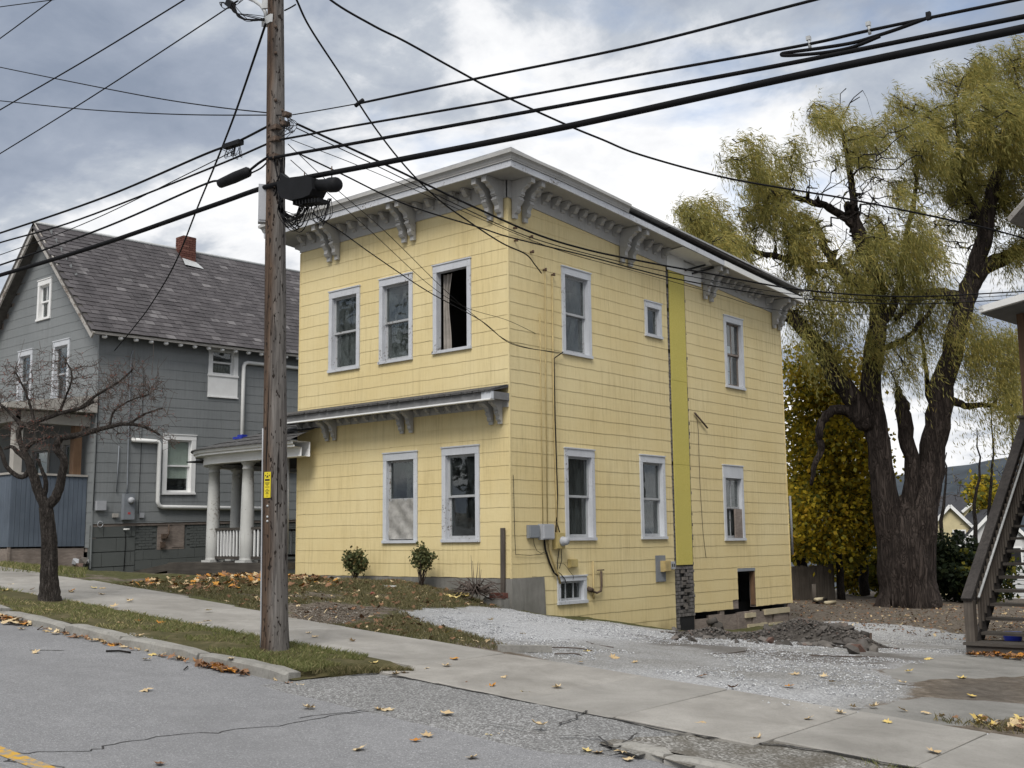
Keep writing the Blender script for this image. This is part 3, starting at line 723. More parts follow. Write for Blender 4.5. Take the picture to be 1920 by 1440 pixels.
# sidewalk slabs
bed = MB()
for x0, x1, y0, y1 in ((-46, -7.66, Y_SWF + .01, 8.9), (-7.66, 6, 7.06, 8.9)):
    for x in np.arange(x0, x1, 1.0):
        xe = min(x + 1, x1); bed.quad(*[(p, q, zsw(p, q) - .035) for p, q in ((x, y0), (xe, y0), (xe, y1), (x, y1))])
walk = struct('sidewalk', bed, MAT['crack'])
jx = [3.4, 2.3, 1.2, .1, -.95, -1.95, -2.92, -3.92, -5.10, -6.0, -6.95, -7.66]
while jx[-1] > -43: jx.append(jx[-1] - random.uniform(1.15, 1.3))
for i in range(len(jx) - 1):
    x1, x0 = jx[i] - .011, jx[i + 1] + .011
    y0, y1 = (7.08, 8.84) if x0 > -7.7 else (Y_SWF + .015, 8.84 + .35 * min(1, max(0, (-11 - x0) / 4)))
    if x0 > -5.2: y0 = 7.10 + .28 * min(1, (x0 + 5.2) / 1.0)
    t = [random.gauss(0, .004) for _ in range(4)]
    c4 = [(x0, y0), (x1, y0), (x1, y1), (x0, y1)]
    if i == 9 or i == 10: c4 = [(x0 - .04, y0 + .05), (x1 + .03, y0), (x1 + .02, y1), (x0, y1)]
    top = [(p, q, float(zsw(p, q)) + .012 + e) for (p, q), e in zip(c4, t)]
    ins = [(p + (.012 if n in (0, 3) else -.012), q + (.012 if n < 2 else -.012), z) for n, (p, q, z) in enumerate(top)]
    rim = [(p, q, z - .008) for p, q, z in top]; lowv = [(p, q, z - .09) for p, q, z in top]
    mm = MB().add(ins + rim + lowv, [(0, 1, 2, 3)] + [(4 + n, 4 + (n + 1) % 4, (n + 1) % 4, n) for n in range(4)] + [(8 + n, 8 + (n + 1) % 4, 4 + (n + 1) % 4, 4 + n) for n in range(4)])
    link('slab', mm.mesh('slab', MAT['walk']), parent=walk)

# ---------------------------------------------------------------- loose gravel, grass, leaves
def stuff(name, V, F, mats, mi=None, label=None, cat=None):
    return tag(link(name, npmesh(name, V, F, mats, mi)), label, cat, kind='stuff')
def sample(poly, n, reject=None):
    p = np.array(poly); lo = p.min(0); hi = p.max(0); out = []
    tot = 0
    while tot < n:
        q = lo + rng.random((n * 3, 2)) * (hi - lo); q = q[inpoly(q[:, 0], q[:, 1], poly)]
        if reject is not None: q = q[reject(q)]
        out.append(q); tot += len(q)
        if len(q) == 0: break
    return np.concatenate(out)[:n]
OCT = np.array([(1, 0, 0), (0, 1, 0), (-1, 0, 0), (0, -1, 0), (0, 0, .8), (0, 0, -.6)]); OCF = np.array([(0, 1, 4), (1, 2, 4), (2, 3, 4), (3, 0, 4), (1, 0, 5), (2, 1, 5), (3, 2, 5), (0, 3, 5)])
def pebbles(pts, size, name, mat, label=None, cat=None):
    n = len(pts); a = rng.random(n) * 2 * PI; s = size * (.5 + rng.random(n)); st = .6 + .8 * rng.random(n)
    v = OCT[None] * np.stack([s * st, s / st, s * .7], -1)[:, None, :]
    v = v * (1 + .35 * (rng.random(v.shape) - .5))
    ca, sa = np.cos(a)[:, None], np.sin(a)[:, None]
    v = np.stack([v[..., 0] * ca - v[..., 1] * sa, v[..., 0] * sa + v[..., 1] * ca, v[..., 2]], -1) + pts[:, None, :]
    f = OCF[None] + (np.arange(n) * 6)[:, None, None]
    return stuff(name, v.reshape(-1, 3), f.reshape(-1, 3), mat, label=label, cat=cat)
def onlot(q, off=.0): 
    z = terr(q[:, 0], q[:, 1]); r = (fbm(q[:, 0], q[:, 1], 1.7, 4) - .5) * .07 + (fbm(q[:, 0], q[:, 1], 9, 2) - .5) * .025
    return np.c_[q, z + r * np.clip((q[:, 1] - 8.9) / .8, 0, 1) + off]
q = sample(POLY_GRAVEL, 36000, lambda q: (q[:, 1] < 24) & (sdist(q[:, 0], q[:, 1], POLY_GRAVEL) > .25 * rng.random(len(q))) & (fbm(q[:, 0], q[:, 1], .7, 3) > .42))
pebbles(onlot(q, .002), .0095, 'loose_gravel', MAT['gravel'], 'pale grey crushed stone spread over the driveway', 'gravel')
def blades(base, h, w, lean, name, mats, mi=None, label=None, cat=None):
    n = len(base); a = rng.random(n) * 2 * PI; hh = h * (.45 + .9 * rng.random(n)); ww = w * (.7 + .6 * rng.random(n))
    d = np.stack([np.cos(a), np.sin(a), np.zeros(n)], -1); b2 = rng.random(n) * 2 * PI; ld = np.stack([np.cos(b2), np.sin(b2), np.zeros(n)], -1) * (lean * hh * rng.random(n))[:, None]
    up = np.array([0, 0, 1.0])
    v = np.stack([base - d * ww[:, None], base + d * ww[:, None], base + ld * .45 + up * (hh * .6)[:, None] + d * ww[:, None] * .6, base + ld + up * hh[:, None]], 1)
    o = (np.arange(n) * 4)[:, None]; f = np.concatenate([o + [0, 1, 2], o + [0, 2, 3]])
    return stuff(name, v.reshape(-1, 3), f, mats, None, label, cat)
nv = 52000
bx = -8.05 - rng.random(nv) ** 1.5 * 17; bt = rng.random(nv)
by = YK + .17 + bt * (Y_SWF - YK - .17); keep = (fbm(bx, by, 2.1, 3) > .38) & ~((np.hypot((bx + 14.45) / .75, (by - 7.3) / .25) < 1)) & ~(np.hypot((bx + 10.75) / .38, (by - 6.75) / .16) < 1)
bx, by = bx[keep], by[keep]; bt = bt[keep]
bz = zroad(bx) + .083 + .012 * bt
blades(np.c_[bx, by, bz], .042, .0042, 1.3, 'verge_grass', MAT['grass'], None, 'short green grass on the strip beside the kerb', 'grass')
ex = -8.0 + rng.random(1500) * .5; ey = 6.6 + (ex + 8.0) / .5 * .75 + rng.random(1500) * (.5 * (1 - (ex + 8) / .55))
blades(np.c_[ex, ey, zroad(ex) + .07], .05, .004, 1.2, 'verge_corner_grass', MAT['grass_dry'], None, 'thin dry grass at the verge corner by the pole', 'grass')
POLY_LAWN = P2([(205, 1098), (380, 1085), (560, 1085), (700, 1090), (860, 1106), (940, 1140), (850, 1139), (752, 1147), (800, 1168), (900, 1196), (960, 1216), (925, 1219), (760, 1196), (640, 1176), (560, 1165), (400, 1125), (300, 1108)])
q = sample(POLY_LAWN, 34000, lambda q: fbm(q[:, 0] + 9, q[:, 1], .9, 4) - .9 * np.clip(.5 + sdist(q[:, 0], q[:, 1], POLY_BARE) * 1.2, 0, 1) > .30)
blades(onlot(q), .045, .0045, 1.3, 'lawn_grass', MAT['grass_dry'], None, 'patchy dry grass on the front lawn', 'grass')
POLY_LAWN2 = P2([(0, 1040), (60, 1040), (165, 1060), (160, 1085), (100, 1080), (0, 1072)])
q = sample(POLY_LAWN2, 14000); blades(onlot(q), .06, .006, 1.0, 'neighbour_lawn_grass', MAT['grass'], None, 'mown green grass below the blue porch', 'grass')
gx2 = -3.4 + rng.random(11000) * 3.3; gy2 = 6.72 + rng.random(11000) * .66
kp = (fbm(gx2, gy2, 3, 3) > .40) & (gx2 > -3.4 + 1.2 * rng.random(11000))
blades(np.c_[gx2, gy2, zroad(gx2) + .05][kp], .05, .0035, 1.3, 'strip_grass', MAT['grass'], None, 'scruffy grass beside the sidewalk at the lower kerb', 'grass')
q = np.c_[-3.4 + rng.random(3500) * 3.2, 9.0 + rng.random(3500) * .9]; q = q[(q[:, 1] - 9.0) < (q[:, 0] + 3.5) * .8]
blades(onlot(q), .05, .004, 1.6, 'dry_bank_grass', MAT['grass_dry'], None, 'matted dry grass beside the concrete walk', 'grass')
q = np.c_[-14.45 + rng.normal(0, .33, 2200), 7.28 + rng.normal(0, .09, 2200)]
pebbles(np.c_[q, zroad(q[:, 0]) + .085], .013, 'tree_ring_gravel', MAT['gravel'], 'pale gravel heaped round the foot of the bare tree', 'gravel')
q = np.c_[-10.75 + rng.normal(0, .18, 1300), 6.72 + rng.normal(0, .07, 1300)]
pebbles(np.c_[q, zroad(q[:, 0]) + .08], .012, 'verge_gravel', MAT['gravel'], 'white gravel spilled on the verge behind the kerb', 'gravel')

k = NT('soil_clod', .95, .1); k.col(k.ramp(k.n('ShaderNodeNewGeometry').outputs['Random Per Island'], [(0, (.06, .048, .037)), (.6, (.13, .108, .085)), (.93, (.22, .19, .155)), (1, (.42, .40, .37))])); MAT['clod'] = k.m
q = np.concatenate([sample(POLY_LAWN, 7000), sample(POLY_BARE, 5000)]); pebbles(onlot(q, .002), .011, 'lawn_clods', MAT['clod'], 'crumbs of soil and bits of debris on the front lawn', 'soil')
q = sample(POLY_YARD, 9000, lambda q: (q[:, 1] < 34)); pebbles(onlot(q, .004), .022, 'yard_clods', MAT['clod'], 'clods and wood chips on the bare back yard', 'soil')
LEAF_OUT = [(0, -.5), (.14, -.2), (.42, -.28), (.30, -.05), (.52, .16), (.24, .16), (.20, .34), (0, .56), (-.18, .33), (-.25, .17), (-.50, .18), (-.32, -.04), (-.40, -.27), (-.13, -.21)]
def leaf_mesh(mat, curl, seed):
    r = random.Random(seed); V = [(0, 0, .01)]
    for (x, y) in LEAF_OUT:
        x *= r.uniform(.85, 1.15); y *= r.uniform(.85, 1.15)
        V.append((x, y, .03 + curl * (x * x + .5 * y * y) + r.uniform(-.05, .07)))
    n = len(LEAF_OUT); return MB().add(V, [(0, 1 + i, 1 + (i + 1) % n) for i in range(n)]).mesh('fallen_leaf', MAT[mat])
LEAFM = {k2: [leaf_mesh(k2, c, s) for s, c in enumerate((.35, .6, .9, -.3, .2))] for k2 in ('leaf_tan', 'leaf_yellow', 'leaf_orange', 'leaf_brown')}
LEAF_PX = dict(
 road=[(40, 1181), (88, 1185), (103, 1190), (133, 1196), (148, 1196), (172, 1203), (66, 1225), (209, 1211), (230, 1215), (285, 1229), (302, 1231), (275, 1238), (336, 1238), (272, 1296), (578, 1330), (300, 1435), (711, 1334), (727, 1335), (838, 1340), (780, 1391), (802, 1382), (922, 1380), (945, 1379), (1165, 1411), (1100, 1411), (1120, 1414), (1180, 1427), (540, 1284), (562, 1288), (885, 1423), (675, 1407), (1010, 1362)],
 verge=[(433, 1242), (143, 1135), (215, 1142), (205, 1146), (236, 1150), (90, 1150), (243, 1131), (390, 1150), (388, 1170), (372, 1174), (425, 1133), (225, 1175), (260, 1172), (260, 1199), (10, 1113), (60, 1110), (300, 1175), (330, 1190), (455, 1205), (600, 1232), (722, 1262), (700, 1250)],
 walk=[(20, 1098), (135, 1110), (133, 1113), (175, 1105), (192, 1105), (190, 1117), (243, 1129), (590, 1197), (578, 1190), (757, 1266), (742, 1268), (797, 1257), (838, 1252), (852, 1239), (868, 1284), (922, 1292), (943, 1273), (1045, 1293), (1315, 1363), (1515, 1352), (1575, 1341), (1750, 1414), (1665, 1358), (985, 1302), (660, 1205), (1420, 1390)],
 gravel=[(1150, 1236), (1100, 1225), (1090, 1245), (1315, 1270), (1190, 1245), (1545, 1272), (1705, 1262), (1740, 1238), (1690, 1283), (1560, 1282), (1375, 1293), (838, 1190), (980, 1190), (920, 1165), (1600, 1330), (1640, 1329), (1692, 1335), (1822, 1309), (1736, 1340), (1805, 1275), (1490, 1268), (1480, 1290)])
SURF = dict(road='the grey asphalt road', verge='the grass strip by the kerb', walk='the concrete sidewalk', gravel='the gravel driveway')
def drop_leaf(p, size, kind, lab, grp):
    o = link('fallen_leaf', random.choice(LEAFM[kind]), (p[0], p[1], p[2] + .006)); o.rotation_euler = (random.gauss(0, .16), random.gauss(0, .16), random.random() * 6.28)
    s = size * random.uniform(.8, 1.15); o.scale = (s, s * random.uniform(.75, 1), s); tag(o, lab, 'leaf', grp)
CN = dict(leaf_tan='tan', leaf_yellow='yellow', leaf_orange='orange', leaf_brown='brown')
for sk, pts in LEAF_PX.items():
    for n, (px, py) in enumerate(pts):
        p = pxg(px, py); kd = random.choices(['leaf_tan', 'leaf_yellow', 'leaf_brown', 'leaf_orange'], [7, 2.6, 1.4, .5])[0]
        if (px, py) == (780, 1391): kd = 'leaf_orange'
        up = .012 if sk in ('walk', 'gravel') else (.03 if sk == 'verge' else .004)
        drop_leaf(p + (0, 0, up), .11, kd, 'fallen %s maple leaf lying on %s' % (CN[kd], SURF[sk]), 'fallen leaves on ' + SURF[sk])
def leaf_stuff(pts, size, name, label, cols):
    n = len(pts); out = np.array(LEAF_OUT[::2] if False else LEAF_OUT); k2 = len(out)
    a = rng.random(n) * 2 * PI; s = size * (.6 + .6 * rng.random(n)); tx = rng.normal(0, .35, n); ty = rng.normal(0, .35, n)
    ring = np.concatenate([np.zeros((1, 2)), out])[None] * s[:, None, None] * (1 + .3 * (rng.random((n, k2 + 1, 2)) - .5))
    z = ring[..., 0] * tx[:, None] + ring[..., 1] * ty[:, None] + .02 * rng.random((n, k2 + 1))
    ca, sa = np.cos(a)[:, None], np.sin(a)[:, None]
    v = np.stack([ring[..., 0] * ca - ring[..., 1] * sa, ring[..., 0] * sa + ring[..., 1] * ca, z], -1) + pts[:, None, :]
    f = np.array([(0, 1 + i, 1 + (i + 1) % k2) for i in range(k2)])[None] + (np.arange(n) * (k2 + 1))[:, None, None]
    mi = np.repeat(rng.integers(0, len(cols), n), k2)
    return stuff(name, v.reshape(-1, 3), f.reshape(-1, 3), [MAT[c] for c in cols], mi, label, 'leaves')
q = sample(P2([(235, 1096), (380, 1082), (500, 1075), (560, 1082), (640, 1092), (640, 1102), (480, 1105), (330, 1108)]), 620)
leaf_stuff(onlot(q, .03), .125, 'leaf_drift', 'drift of orange and yellow leaves along the porch', ['leaf_orange', 'leaf_tan', 'leaf_brown', 'leaf_brown', 'leaf_brown'])
q = sample(POLY_LAWN, 520); leaf_stuff(onlot(q, .02), .075, 'lawn_leaf_litter', 'scattered tan leaves over the front lawn', ['leaf_tan', 'leaf_brown', 'leaf_brown', 'leaf_brown'])
q = np.c_[-9.0 + rng.normal(0, .25, 60), YK - .07 + rng.normal(0, .035, 60)]
leaf_stuff(np.c_[q, zroad(q[:, 0]) + .02], .09, 'gutter_leaves', 'brown dead leaves caught in the gutter below the pole', ['leaf_brown', 'leaf_orange', 'leaf_brown'])
q = np.c_[-13.05 + rng.normal(0, .25, 46), YK - .05 + rng.normal(0, .06, 46)]
leaf_stuff(np.c_[q, zroad(q[:, 0]) + .03], .15, 'kerb_leaf_pile', 'tan leaves heaped against the kerb up the street', ['leaf_orange', 'leaf_tan', 'leaf_tan', 'leaf_brown'])
q = np.c_[-11.3 + rng.normal(0, .9, 40), YK - .06 + rng.normal(0, .03, 40)]
leaf_stuff(np.c_[q, zroad(q[:, 0]) + .01], .07, 'gutter_litter', 'small tan leaf scraps along the kerb foot', ['leaf_tan', 'leaf_brown'])
q = sample(POLY_YARD, 9000, lambda q: (q[:, 1] < 38)); leaf_stuff(onlot(q, .02)[:5200], .07, 'yard_leaf_litter', 'brown leaf litter and wood chips over the back yard', ['leaf_brown', 'leaf_brown', 'leaf_brown', 'leaf_tan'])
q = np.c_[-3.4 + rng.random(400) * 3.2, 9.0 + rng.random(400) * .9]; q = q[(q[:, 1] - 9.0) < (q[:, 0] + 3.5) * .8]
leaf_stuff(onlot(q, .03), .09, 'bank_leaf_litter', 'brown and yellow leaves matted beside the concrete walk', ['leaf_brown', 'leaf_tan', 'leaf_yellow'])
# dead sticks on the road and drive
for px0, px1, w in (((199, 1223), (245, 1225.5), .02), ((345, 1258), (352, 1252), .012)):
    a_, b_ = pxg(*px0), pxg(*px1); solo('fallen_stick', MB().tube([a_ + (0, 0, .012), (a_ + b_) / 2 + (0, .01, .02), b_ + (0, 0, .012)], w / 2, 5), MAT['bark_dark'], a_, 'dark broken stick lying on the road near the kerb', 'stick', 'sticks on the road')
a_, b_ = pxg(58, 1219), pxg(120, 1220)
m = MB(); strip(m, jig([a_, b_], 8, .008), .05, .0035); struct('tar_patch', m, MAT['apron'])
# ---------------------------------------------------------------- wall helpers
class Wall:
    """a vertical wall plane: u along the wall, n outwards"""
    def __init__(s, o, u, n): s.o = np.array(o, float); s.u = np.array(u, float); s.n = np.array(n, float); s.open = []
    def p(s, u, z, d=0): return s.o + s.u * u + s.n * d + np.array([0, 0, z])
    def box(s, mb, u0, u1, z0, z1, d0, d1, mi=0):
        mb.obox(s.p((u0 + u1) / 2, (z0 + z1) / 2, (d0 + d1) / 2), s.u * (u1 - u0) / 2, s.n * (d1 - d0) / 2, np.array([0, 0, (z1 - z0) / 2]), mi)
    @property
    def rot(s): return math.atan2(s.u[1], s.u[0])
def cut(rects, hole):
    out = []; h0, h1, k0, k1 = hole
    for (a, b, c, d) in rects:
        if h1 <= a or h0 >= b or k1 <= c or k0 >= d: out.append((a, b, c, d)); continue
        if h0 > a: out.append((a, h0, c, d))
        if h1 < b: out.append((h1, b, c, d))
        m0, m1 = max(a, h0), min(b, h1)
        if k0 > c: out.append((m0, m1, c, k0))
        if k1 < d: out.append((m0, m1, k1, d))
    return [r for r in out if r[1] - r[0] > .004 and r[3] - r[2] > .004]
def backing(mb, w, u0, u1, z0, z1, d0=-.13, d1=-.012):
    rs = [(u0, u1, z0, z1)]
    for h in w.open: rs = cut(rs, h)
    for r in rs: w.box(mb, *r, d0, d1)

SHW, EXPO = .56, .2448
def shingle_mb(wd, ht, seed, full=True, wave=.006):
    r = random.Random(seed); n = 6 if wd > .2 else 2; V = []
    ph = r.random() * 6.28
    for i in range(n + 1):
        x = wd * i / n; z = wave * math.sin(ph + x * 17) * .5 + r.uniform(-.002, .002)
        V += [(x, -.0095, z), (x, -.003, ht), (x, 0, z)]
    F = [(3 * i, 3 * i + 3, 3 * i + 4, 3 * i + 1) for i in range(n)] + [(3 * i + 2, 3 * i + 5, 3 * i + 3, 3 * i) for i in range(n)]
    F += [(0, 1, 2), (3 * n, 3 * n + 2, 3 * n + 1)]
    return V, F
def clad(thing, specs, mat, limit=300, name='shingle', zref=0.0, seed=5, tilt=0):
    """specs: list of (wall, parent, u0, u1, z0, z1, ztop(u) or None). Lays courses of shingles, pieces cut round the openings."""
    r = random.Random(seed); pieces = []
    for (w, par, u0, u1, z0, z1, topf) in specs:
        k0 = math.floor((z0 - zref) / EXPO); k1 = math.ceil((z1 - zref) / EXPO)
        for k in range(k0, k1):
            za = zref + k * EXPO; zb = za + EXPO; us = u0 - (k % 2) * SHW * .5 - r.random() * .03
            while us < u1:
                a, b = max(u0, us), min(u1, us + SHW); us += SHW
                if b - a < .02: continue
                zt = min(zb, z1 if topf is None else topf((a + b) / 2)); zl = max(za, z0)
                if zt - zl < .02: continue
                for (p, q, s_, t) in (lambda rs: rs)([x for x in _cutall([(a, b, zl, zt)], w.open)]):
                    full = (q - p > SHW - .01) and (t - s_ > EXPO - .002)
                    c = w.p((p + q) / 2, (s_ + t) / 2); dd = depth(c)
                    vis = float(w.n @ (OFF - c)) / np.linalg.norm(OFF - c)
                    pieces.append(((q - p) * (t - s_) * max(vis, .02) / dd ** 2, w, par, p, q, s_, t, full))
    pieces.sort(key=lambda x: -x[0])
    fullm = [MB().add(*shingle_mb(SHW - .0008, EXPO + .012, sd)).mesh(name, mat) for sd in range(5)]
    rest = MB()
    for n, (_, w, par, p, q, s_, t, full) in enumerate(pieces):
        sag = r.gauss(0, .0025)
        if n < limit:
            if full: me = r.choice(fullm)
            else: me = MB().add(*shingle_mb(q - p - .0008, t - s_ + .006, n)).mesh(name, mat)
            o_ = thing.inst(name, me, w.p(p + .0004, s_ + sag), w.rot, par)
            if w.u[2]: o_.rotation_euler = (0, -math.atan(w.u[2]), w.rot)
        else:
            V, F = shingle_mb(q - p - .0008, t - s_ + (.012 if full else .006), n, wave=.006)
            rest.add([w.p(p + .0004 + x, s_ + sag + z, -y) for x, y, z in V], F)
    if rest.v: thing.part(name + '_field', rest, mat, kind='stuff')
def _cutall(rs, holes):
    for h in holes: rs = cut(rs, h)
    return rs

def window(thing, w, u0, u1, z0, z1, head=.14, jamb=.095, sill=.055, trim='trim', kind='double', glassm='glass', lower=None, sash='sash', mull=0, curtain=None):
    """casing on the wall face, two sashes set back in the opening, panes"""
    m = MB(); f = .028
    w.box(m, u0, u1, z1 - head, z1, -.10, f + .004); w.box(m, u0 - .015, u1 + .015, z1 - .004, z1 + .02, -.02, f + .02)
    w.box(m, u0, u0 + jamb, z0 + sill, z1 - head, -.10, f); w.box(m, u1 - jamb, u1, z0 + sill, z1 - head, -.10, f)
    w.box(m, u0 - .012, u1 + .012, z0, z0 + sill, -.12, f + .022)
    win = thing.part('window', m, MAT[trim])
    a, b, c, d = u0 + jamb, u1 - jamb, z0 + sill, z1 - head; mid = (c + d) / 2; st = .042
    if kind == 'open': return win
    def frame(mb, a, b, c, d, dp, st=st, bot=None):
        w.box(mb, a, a + st, c, d, dp - .03, dp); w.box(mb, b - st, b, c, d, dp - .03, dp)
        w.box(mb, a + st, b - st, d - st, d, dp - .03, dp); w.box(mb, a + st, b - st, c, c + (bot or st), dp - .03, dp)
    halves = [(mid - .01, d, -.052), (c, mid + .025, -.088)] if kind == 'double' else [(c, d, -.045)]
    for hi, (p, q, dp) in enumerate(halves):
        if lower == 'none' and hi == 1: continue
        mb = MB(); frame(mb, a, b, p, q, dp, bot=.06 if hi == 1 else None)
        for k in range(mull): 
            x = a + (b - a) * (k + 1) / (mull + 1); w.box(mb, x - .011, x + .011, p + st, q - st, dp - .028, dp - .004)
        s_ = thing.part('sash', mb, MAT[sash], win)
        if lower == 'plastic' and hi == 1: continue
        g = MB(); n = mull + 1
        for k in range(n):
            x0 = a + st + (b - a - 2 * st) * k / n; x1 = a + st + (b - a - 2 * st) * (k + 1) / n
            g = MB(); w.box(g, x0, x1, p + st, q - st, dp - .018, dp - .014); thing.part('pane', g, MAT[glassm], win)
    if lower == 'plastic':
        mb = MB(); nx_, nz_ = 12, 16; V = []; F = []
        for j in range(nz_ + 1):
            for i in range(nx_ + 1):
                V.append(w.p(a + (b - a) * i / nx_, c + .02 + (mid - c) * j / nz_, -.06 + .03 * float(fbm(i * .5 + j * .35, j * .3, .8, 3)) + .012 * math.sin(i * .9 + j * .7)))
        F = [(j * 13 + i, j * 13 + i + 1, (j + 1) * 13 + i + 1, (j + 1) * 13 + i) for j in range(nz_) for i in range(nx_)]
        thing.part('plastic_sheet', mb.add(V, F, True), MAT['plastic'], win)
    if curtain:
        mb = MB(); cu0, cu1, cz0, cz1, cm = curtain; cu0 = a + (b - a) * cu0; cu1 = a + (b - a) * cu1; cz0 = c + (d - c) * cz0; cz1 = c + (d - c) * cz1
        N = 28; V = []
        for j in range(5):
            for i in range(N + 1): V.append(w.p(cu0 + (cu1 - cu0) * i / N, cz0 + (cz1 - cz0) * j / 4, (-.16 if cm != 'shade' else -.112) + (.02 if cm != 'shade' else .002) * math.sin(i * 1.6 + .4 * j)))
        thing.part('curtain', mb.add(V, [(j * (N + 1) + i, j * (N + 1) + i + 1, (j + 1) * (N + 1) + i + 1, (j + 1) * (N + 1) + i) for j in range(4) for i in range(N)], True), MAT[cm], win)
    return win

# ---------------------------------------------------------------- the yellow house
H = Thing('yellow_house', (-15.7, 20.2, .2), 'run-down yellow shingled two-storey house with a bracketed white cornice', 'house')
WF = Wall((0, CY, 0), (1, 0, 0), (0, -1, 0)); WR = Wall((CX, 0, 0), (0, 1, 0), (1, 0, 0))
zref = float(onY(943, 1030.7, CY)[2])
WL = dict(U1=(-17.69, -16.75, 5.21, 6.90), U2=(-16.17, -15.24, 5.22, 6.92), U3=(-14.68, -13.71, 5.25, 6.95), D1=(-16.03, -15.10, 1.735, 3.45), D2=(-14.455, -13.53, 1.742, 3.465))
WRt = dict(W1=(16.51, 17.435, 1.75, 3.456), U1=(16.51, 17.43, 5.235, 6.925), small=(19.32, 19.95, 5.95, 6.70), W2=(18.99, 19.91, 1.76, 3.455), U3=(22.58, 23.46, 5.19, 6.87), W3=(22.29, 23.20, 1.71, 3.395), base=(16.24, 17.11, .60, 1.10))
for q in WL.values(): WF.open.append((q[0] + .06, q[1] - .06, q[2] + .03, q[3] - .1))
for q in WRt.values(): WR.open.append((q[0] + .06, q[1] - .06, q[2] + .03, q[3] - .08))
HATCH = (22.82, 23.58, .155, 1.06)
WR.open += [HATCH]
def soff(y): return 8.25 - .064 * max(0, y - CY)
m = MB(); backing(m, WF, XL + .02, CX - .02, 1.08, 8.2); wf = H.part('front_wall', m, MAT['oldwood'])
m = MB(); rs = [(CY + .02, 20.95, -.5, 8.2), (20.95, YR, .2, 7.9)]
for h in WR.open: rs = cut(rs, h)
for r_ in rs: WR.box(m, *r_, -.13, -.012)
wr = H.part('side_wall', m, MAT['oldwood'])
m = MB(); m.box((XL, CY + .15, 0), (XL + .12, YR, 7.9)); m.box((XL, YR - .12, -.4), (CX - .15, YR, 7.6))
H.part('rear_walls', m, MAT['gray_sh'])
m = MB()
m.box((XL + .13, CY + .14, 1.0), (CX - .14, YR - .13, 1.12)); m.box((XL + .13, CY + .14, 4.45), (CX - .14, YR - .13, 4.6)); m.box((XL + .13, CY + .14, 7.45), (CX - .14, YR - .13, 7.55))
m.box((XL + .2, 18.4, 1.13), (CX - 1.5, 18.5, 7.44)); m.box((-15.6, CY + .2, 1.13), (-15.5, YR - .2, 7.44)); m.box((-15.5, 21.4, 1.13), (CX - .14, 21.5, 7.44)); m.box((-14.2, 15.2, -.4), (-14.1, 25.2, .99))
H.part('interior', m, MAT['inner'])
# cladding; the strip left by the old chimney and the openings stay clear
STRIP = (20.19, 20.935, -1, 8)
WF2 = Wall(WF.o, WF.u, WF.n); WF2.open = [(q[0] - .004, q[1] + .004, q[2] - .002, q[3] + .012) for q in WL.values()]
WR2 = Wall(WR.o, WR.u, WR.n); WR2.open = [(q[0] - .004, q[1] + .004, q[2] - .002, q[3] + .012) for q in WRt.values()] + [STRIP, (HATCH[0] - .02, HATCH[1] + .03, HATCH[2] - .02, HATCH[3] + .03), (22.55, 22.9, 0, .40), (CY - .1, 15.86, -1, 1.11)]
clad(H, [(WF2, wf, XL, CX - .002, 1.10, 7.96, None), (WR2, wr, CY - .012, 20.3, -.55, 8, lambda u: soff(u) - .32), (WR2, wr, 20.9, YR, .21, 8, lambda u: soff(u) - .32)], MAT['yellow'], 300, 'shingle', zref)
for b0, b1 in (((CX - .014, CY - .0175, 1.1), (CX + .0175, CY + .012, 7.9)), ((XL - .012, CY - .017, 1.1), (XL + .012, CY + .01, 7.9)), ((CX - .012, YR - .015, .2), (CX + .017, YR + .012, 7.3))): H.part('corner_strip', MB().box(b0, b1), MAT['yellow'])
# windows
window(H, WF, *WL['U1'], trim='trim_bad', glassm='glass_dirty', curtain=(0, 1, .0, .55, 'lace'))
window(H, WF, *WL['U2'], trim='trim_bad', glassm='glass_dirty', curtain=(0, 1, 0, .5, 'lace'))
window(H, WF, *WL['U3'], trim='trim_bad', kind='open')
mb = MB(); V = []
for j in range(14):
    for i in range(15):
        t = i / 14; fl = .05 * math.sin(j * .55) * (t > .5)
        V.append(WF.p(-14.57 + .22 * t * (1 - .25 * math.sin(j / 13 * PI)) + fl * t * .4, 5.33 + 1.46 * j / 13, -.17 + .035 * math.sin(t * 15)))
mb.add(V, [(j * 15 + i, j * 15 + i + 1, (j + 1) * 15 + i + 1, (j + 1) * 15 + i) for j in range(13) for i in range(14)], True)
H.part('curtain', mb, MAT['curtain'])
window(H, WF, *WL['D1'], lower='plastic')
window(H, WF, *WL['D2'], trim='trim_bad', glassm='glass')
window(H, WR, *WRt['W1'], trim='trim_bad', curtain=(0, 1, 0, 1, 'lace'))
window(H, WR, *WRt['U1'], glassm='glass_dirty')
window(H, WR, *WRt['small'], kind='single', head=.12, jamb=.085)
window(H, WR, *WRt['W2'], curtain=(0, 1, 0, 1, 'lace'))
window(H, WR, *WRt['U3'], sash='oldwood', mull=1)
window(H, WR, *WRt['W3'], head=.28, mull=1, glassm='glass_dirty')
window(H, WR, *WRt['base'], kind='single', head=.085, jamb=.085, sill=.06, mull=2, curtain=(0, 1, 0, 1, 'lace'))
for pz0, pz1, pu0 in ((5.98, 6.22, 22.74), (5.62, 5.95, 22.72), (5.27, 5.60, 22.72)):
    m = MB(); WR.box(m, pu0, pu0 + .42, pz0, pz1, -.152, -.148); H.part('pane_daylight_sheet', m, MAT['pane_light'])  # pale sheets standing in for daylight seen through the window
m = MB(); WR.box(m, 22.78, 23.08, 1.77, 2.44, -.03, -.005); m2 = MB(); WR.box(m2, 22.80, 23.12, 1.77, 2.42, -.028, .012)
H.part('window_board', m2, MAT['oldwood'])
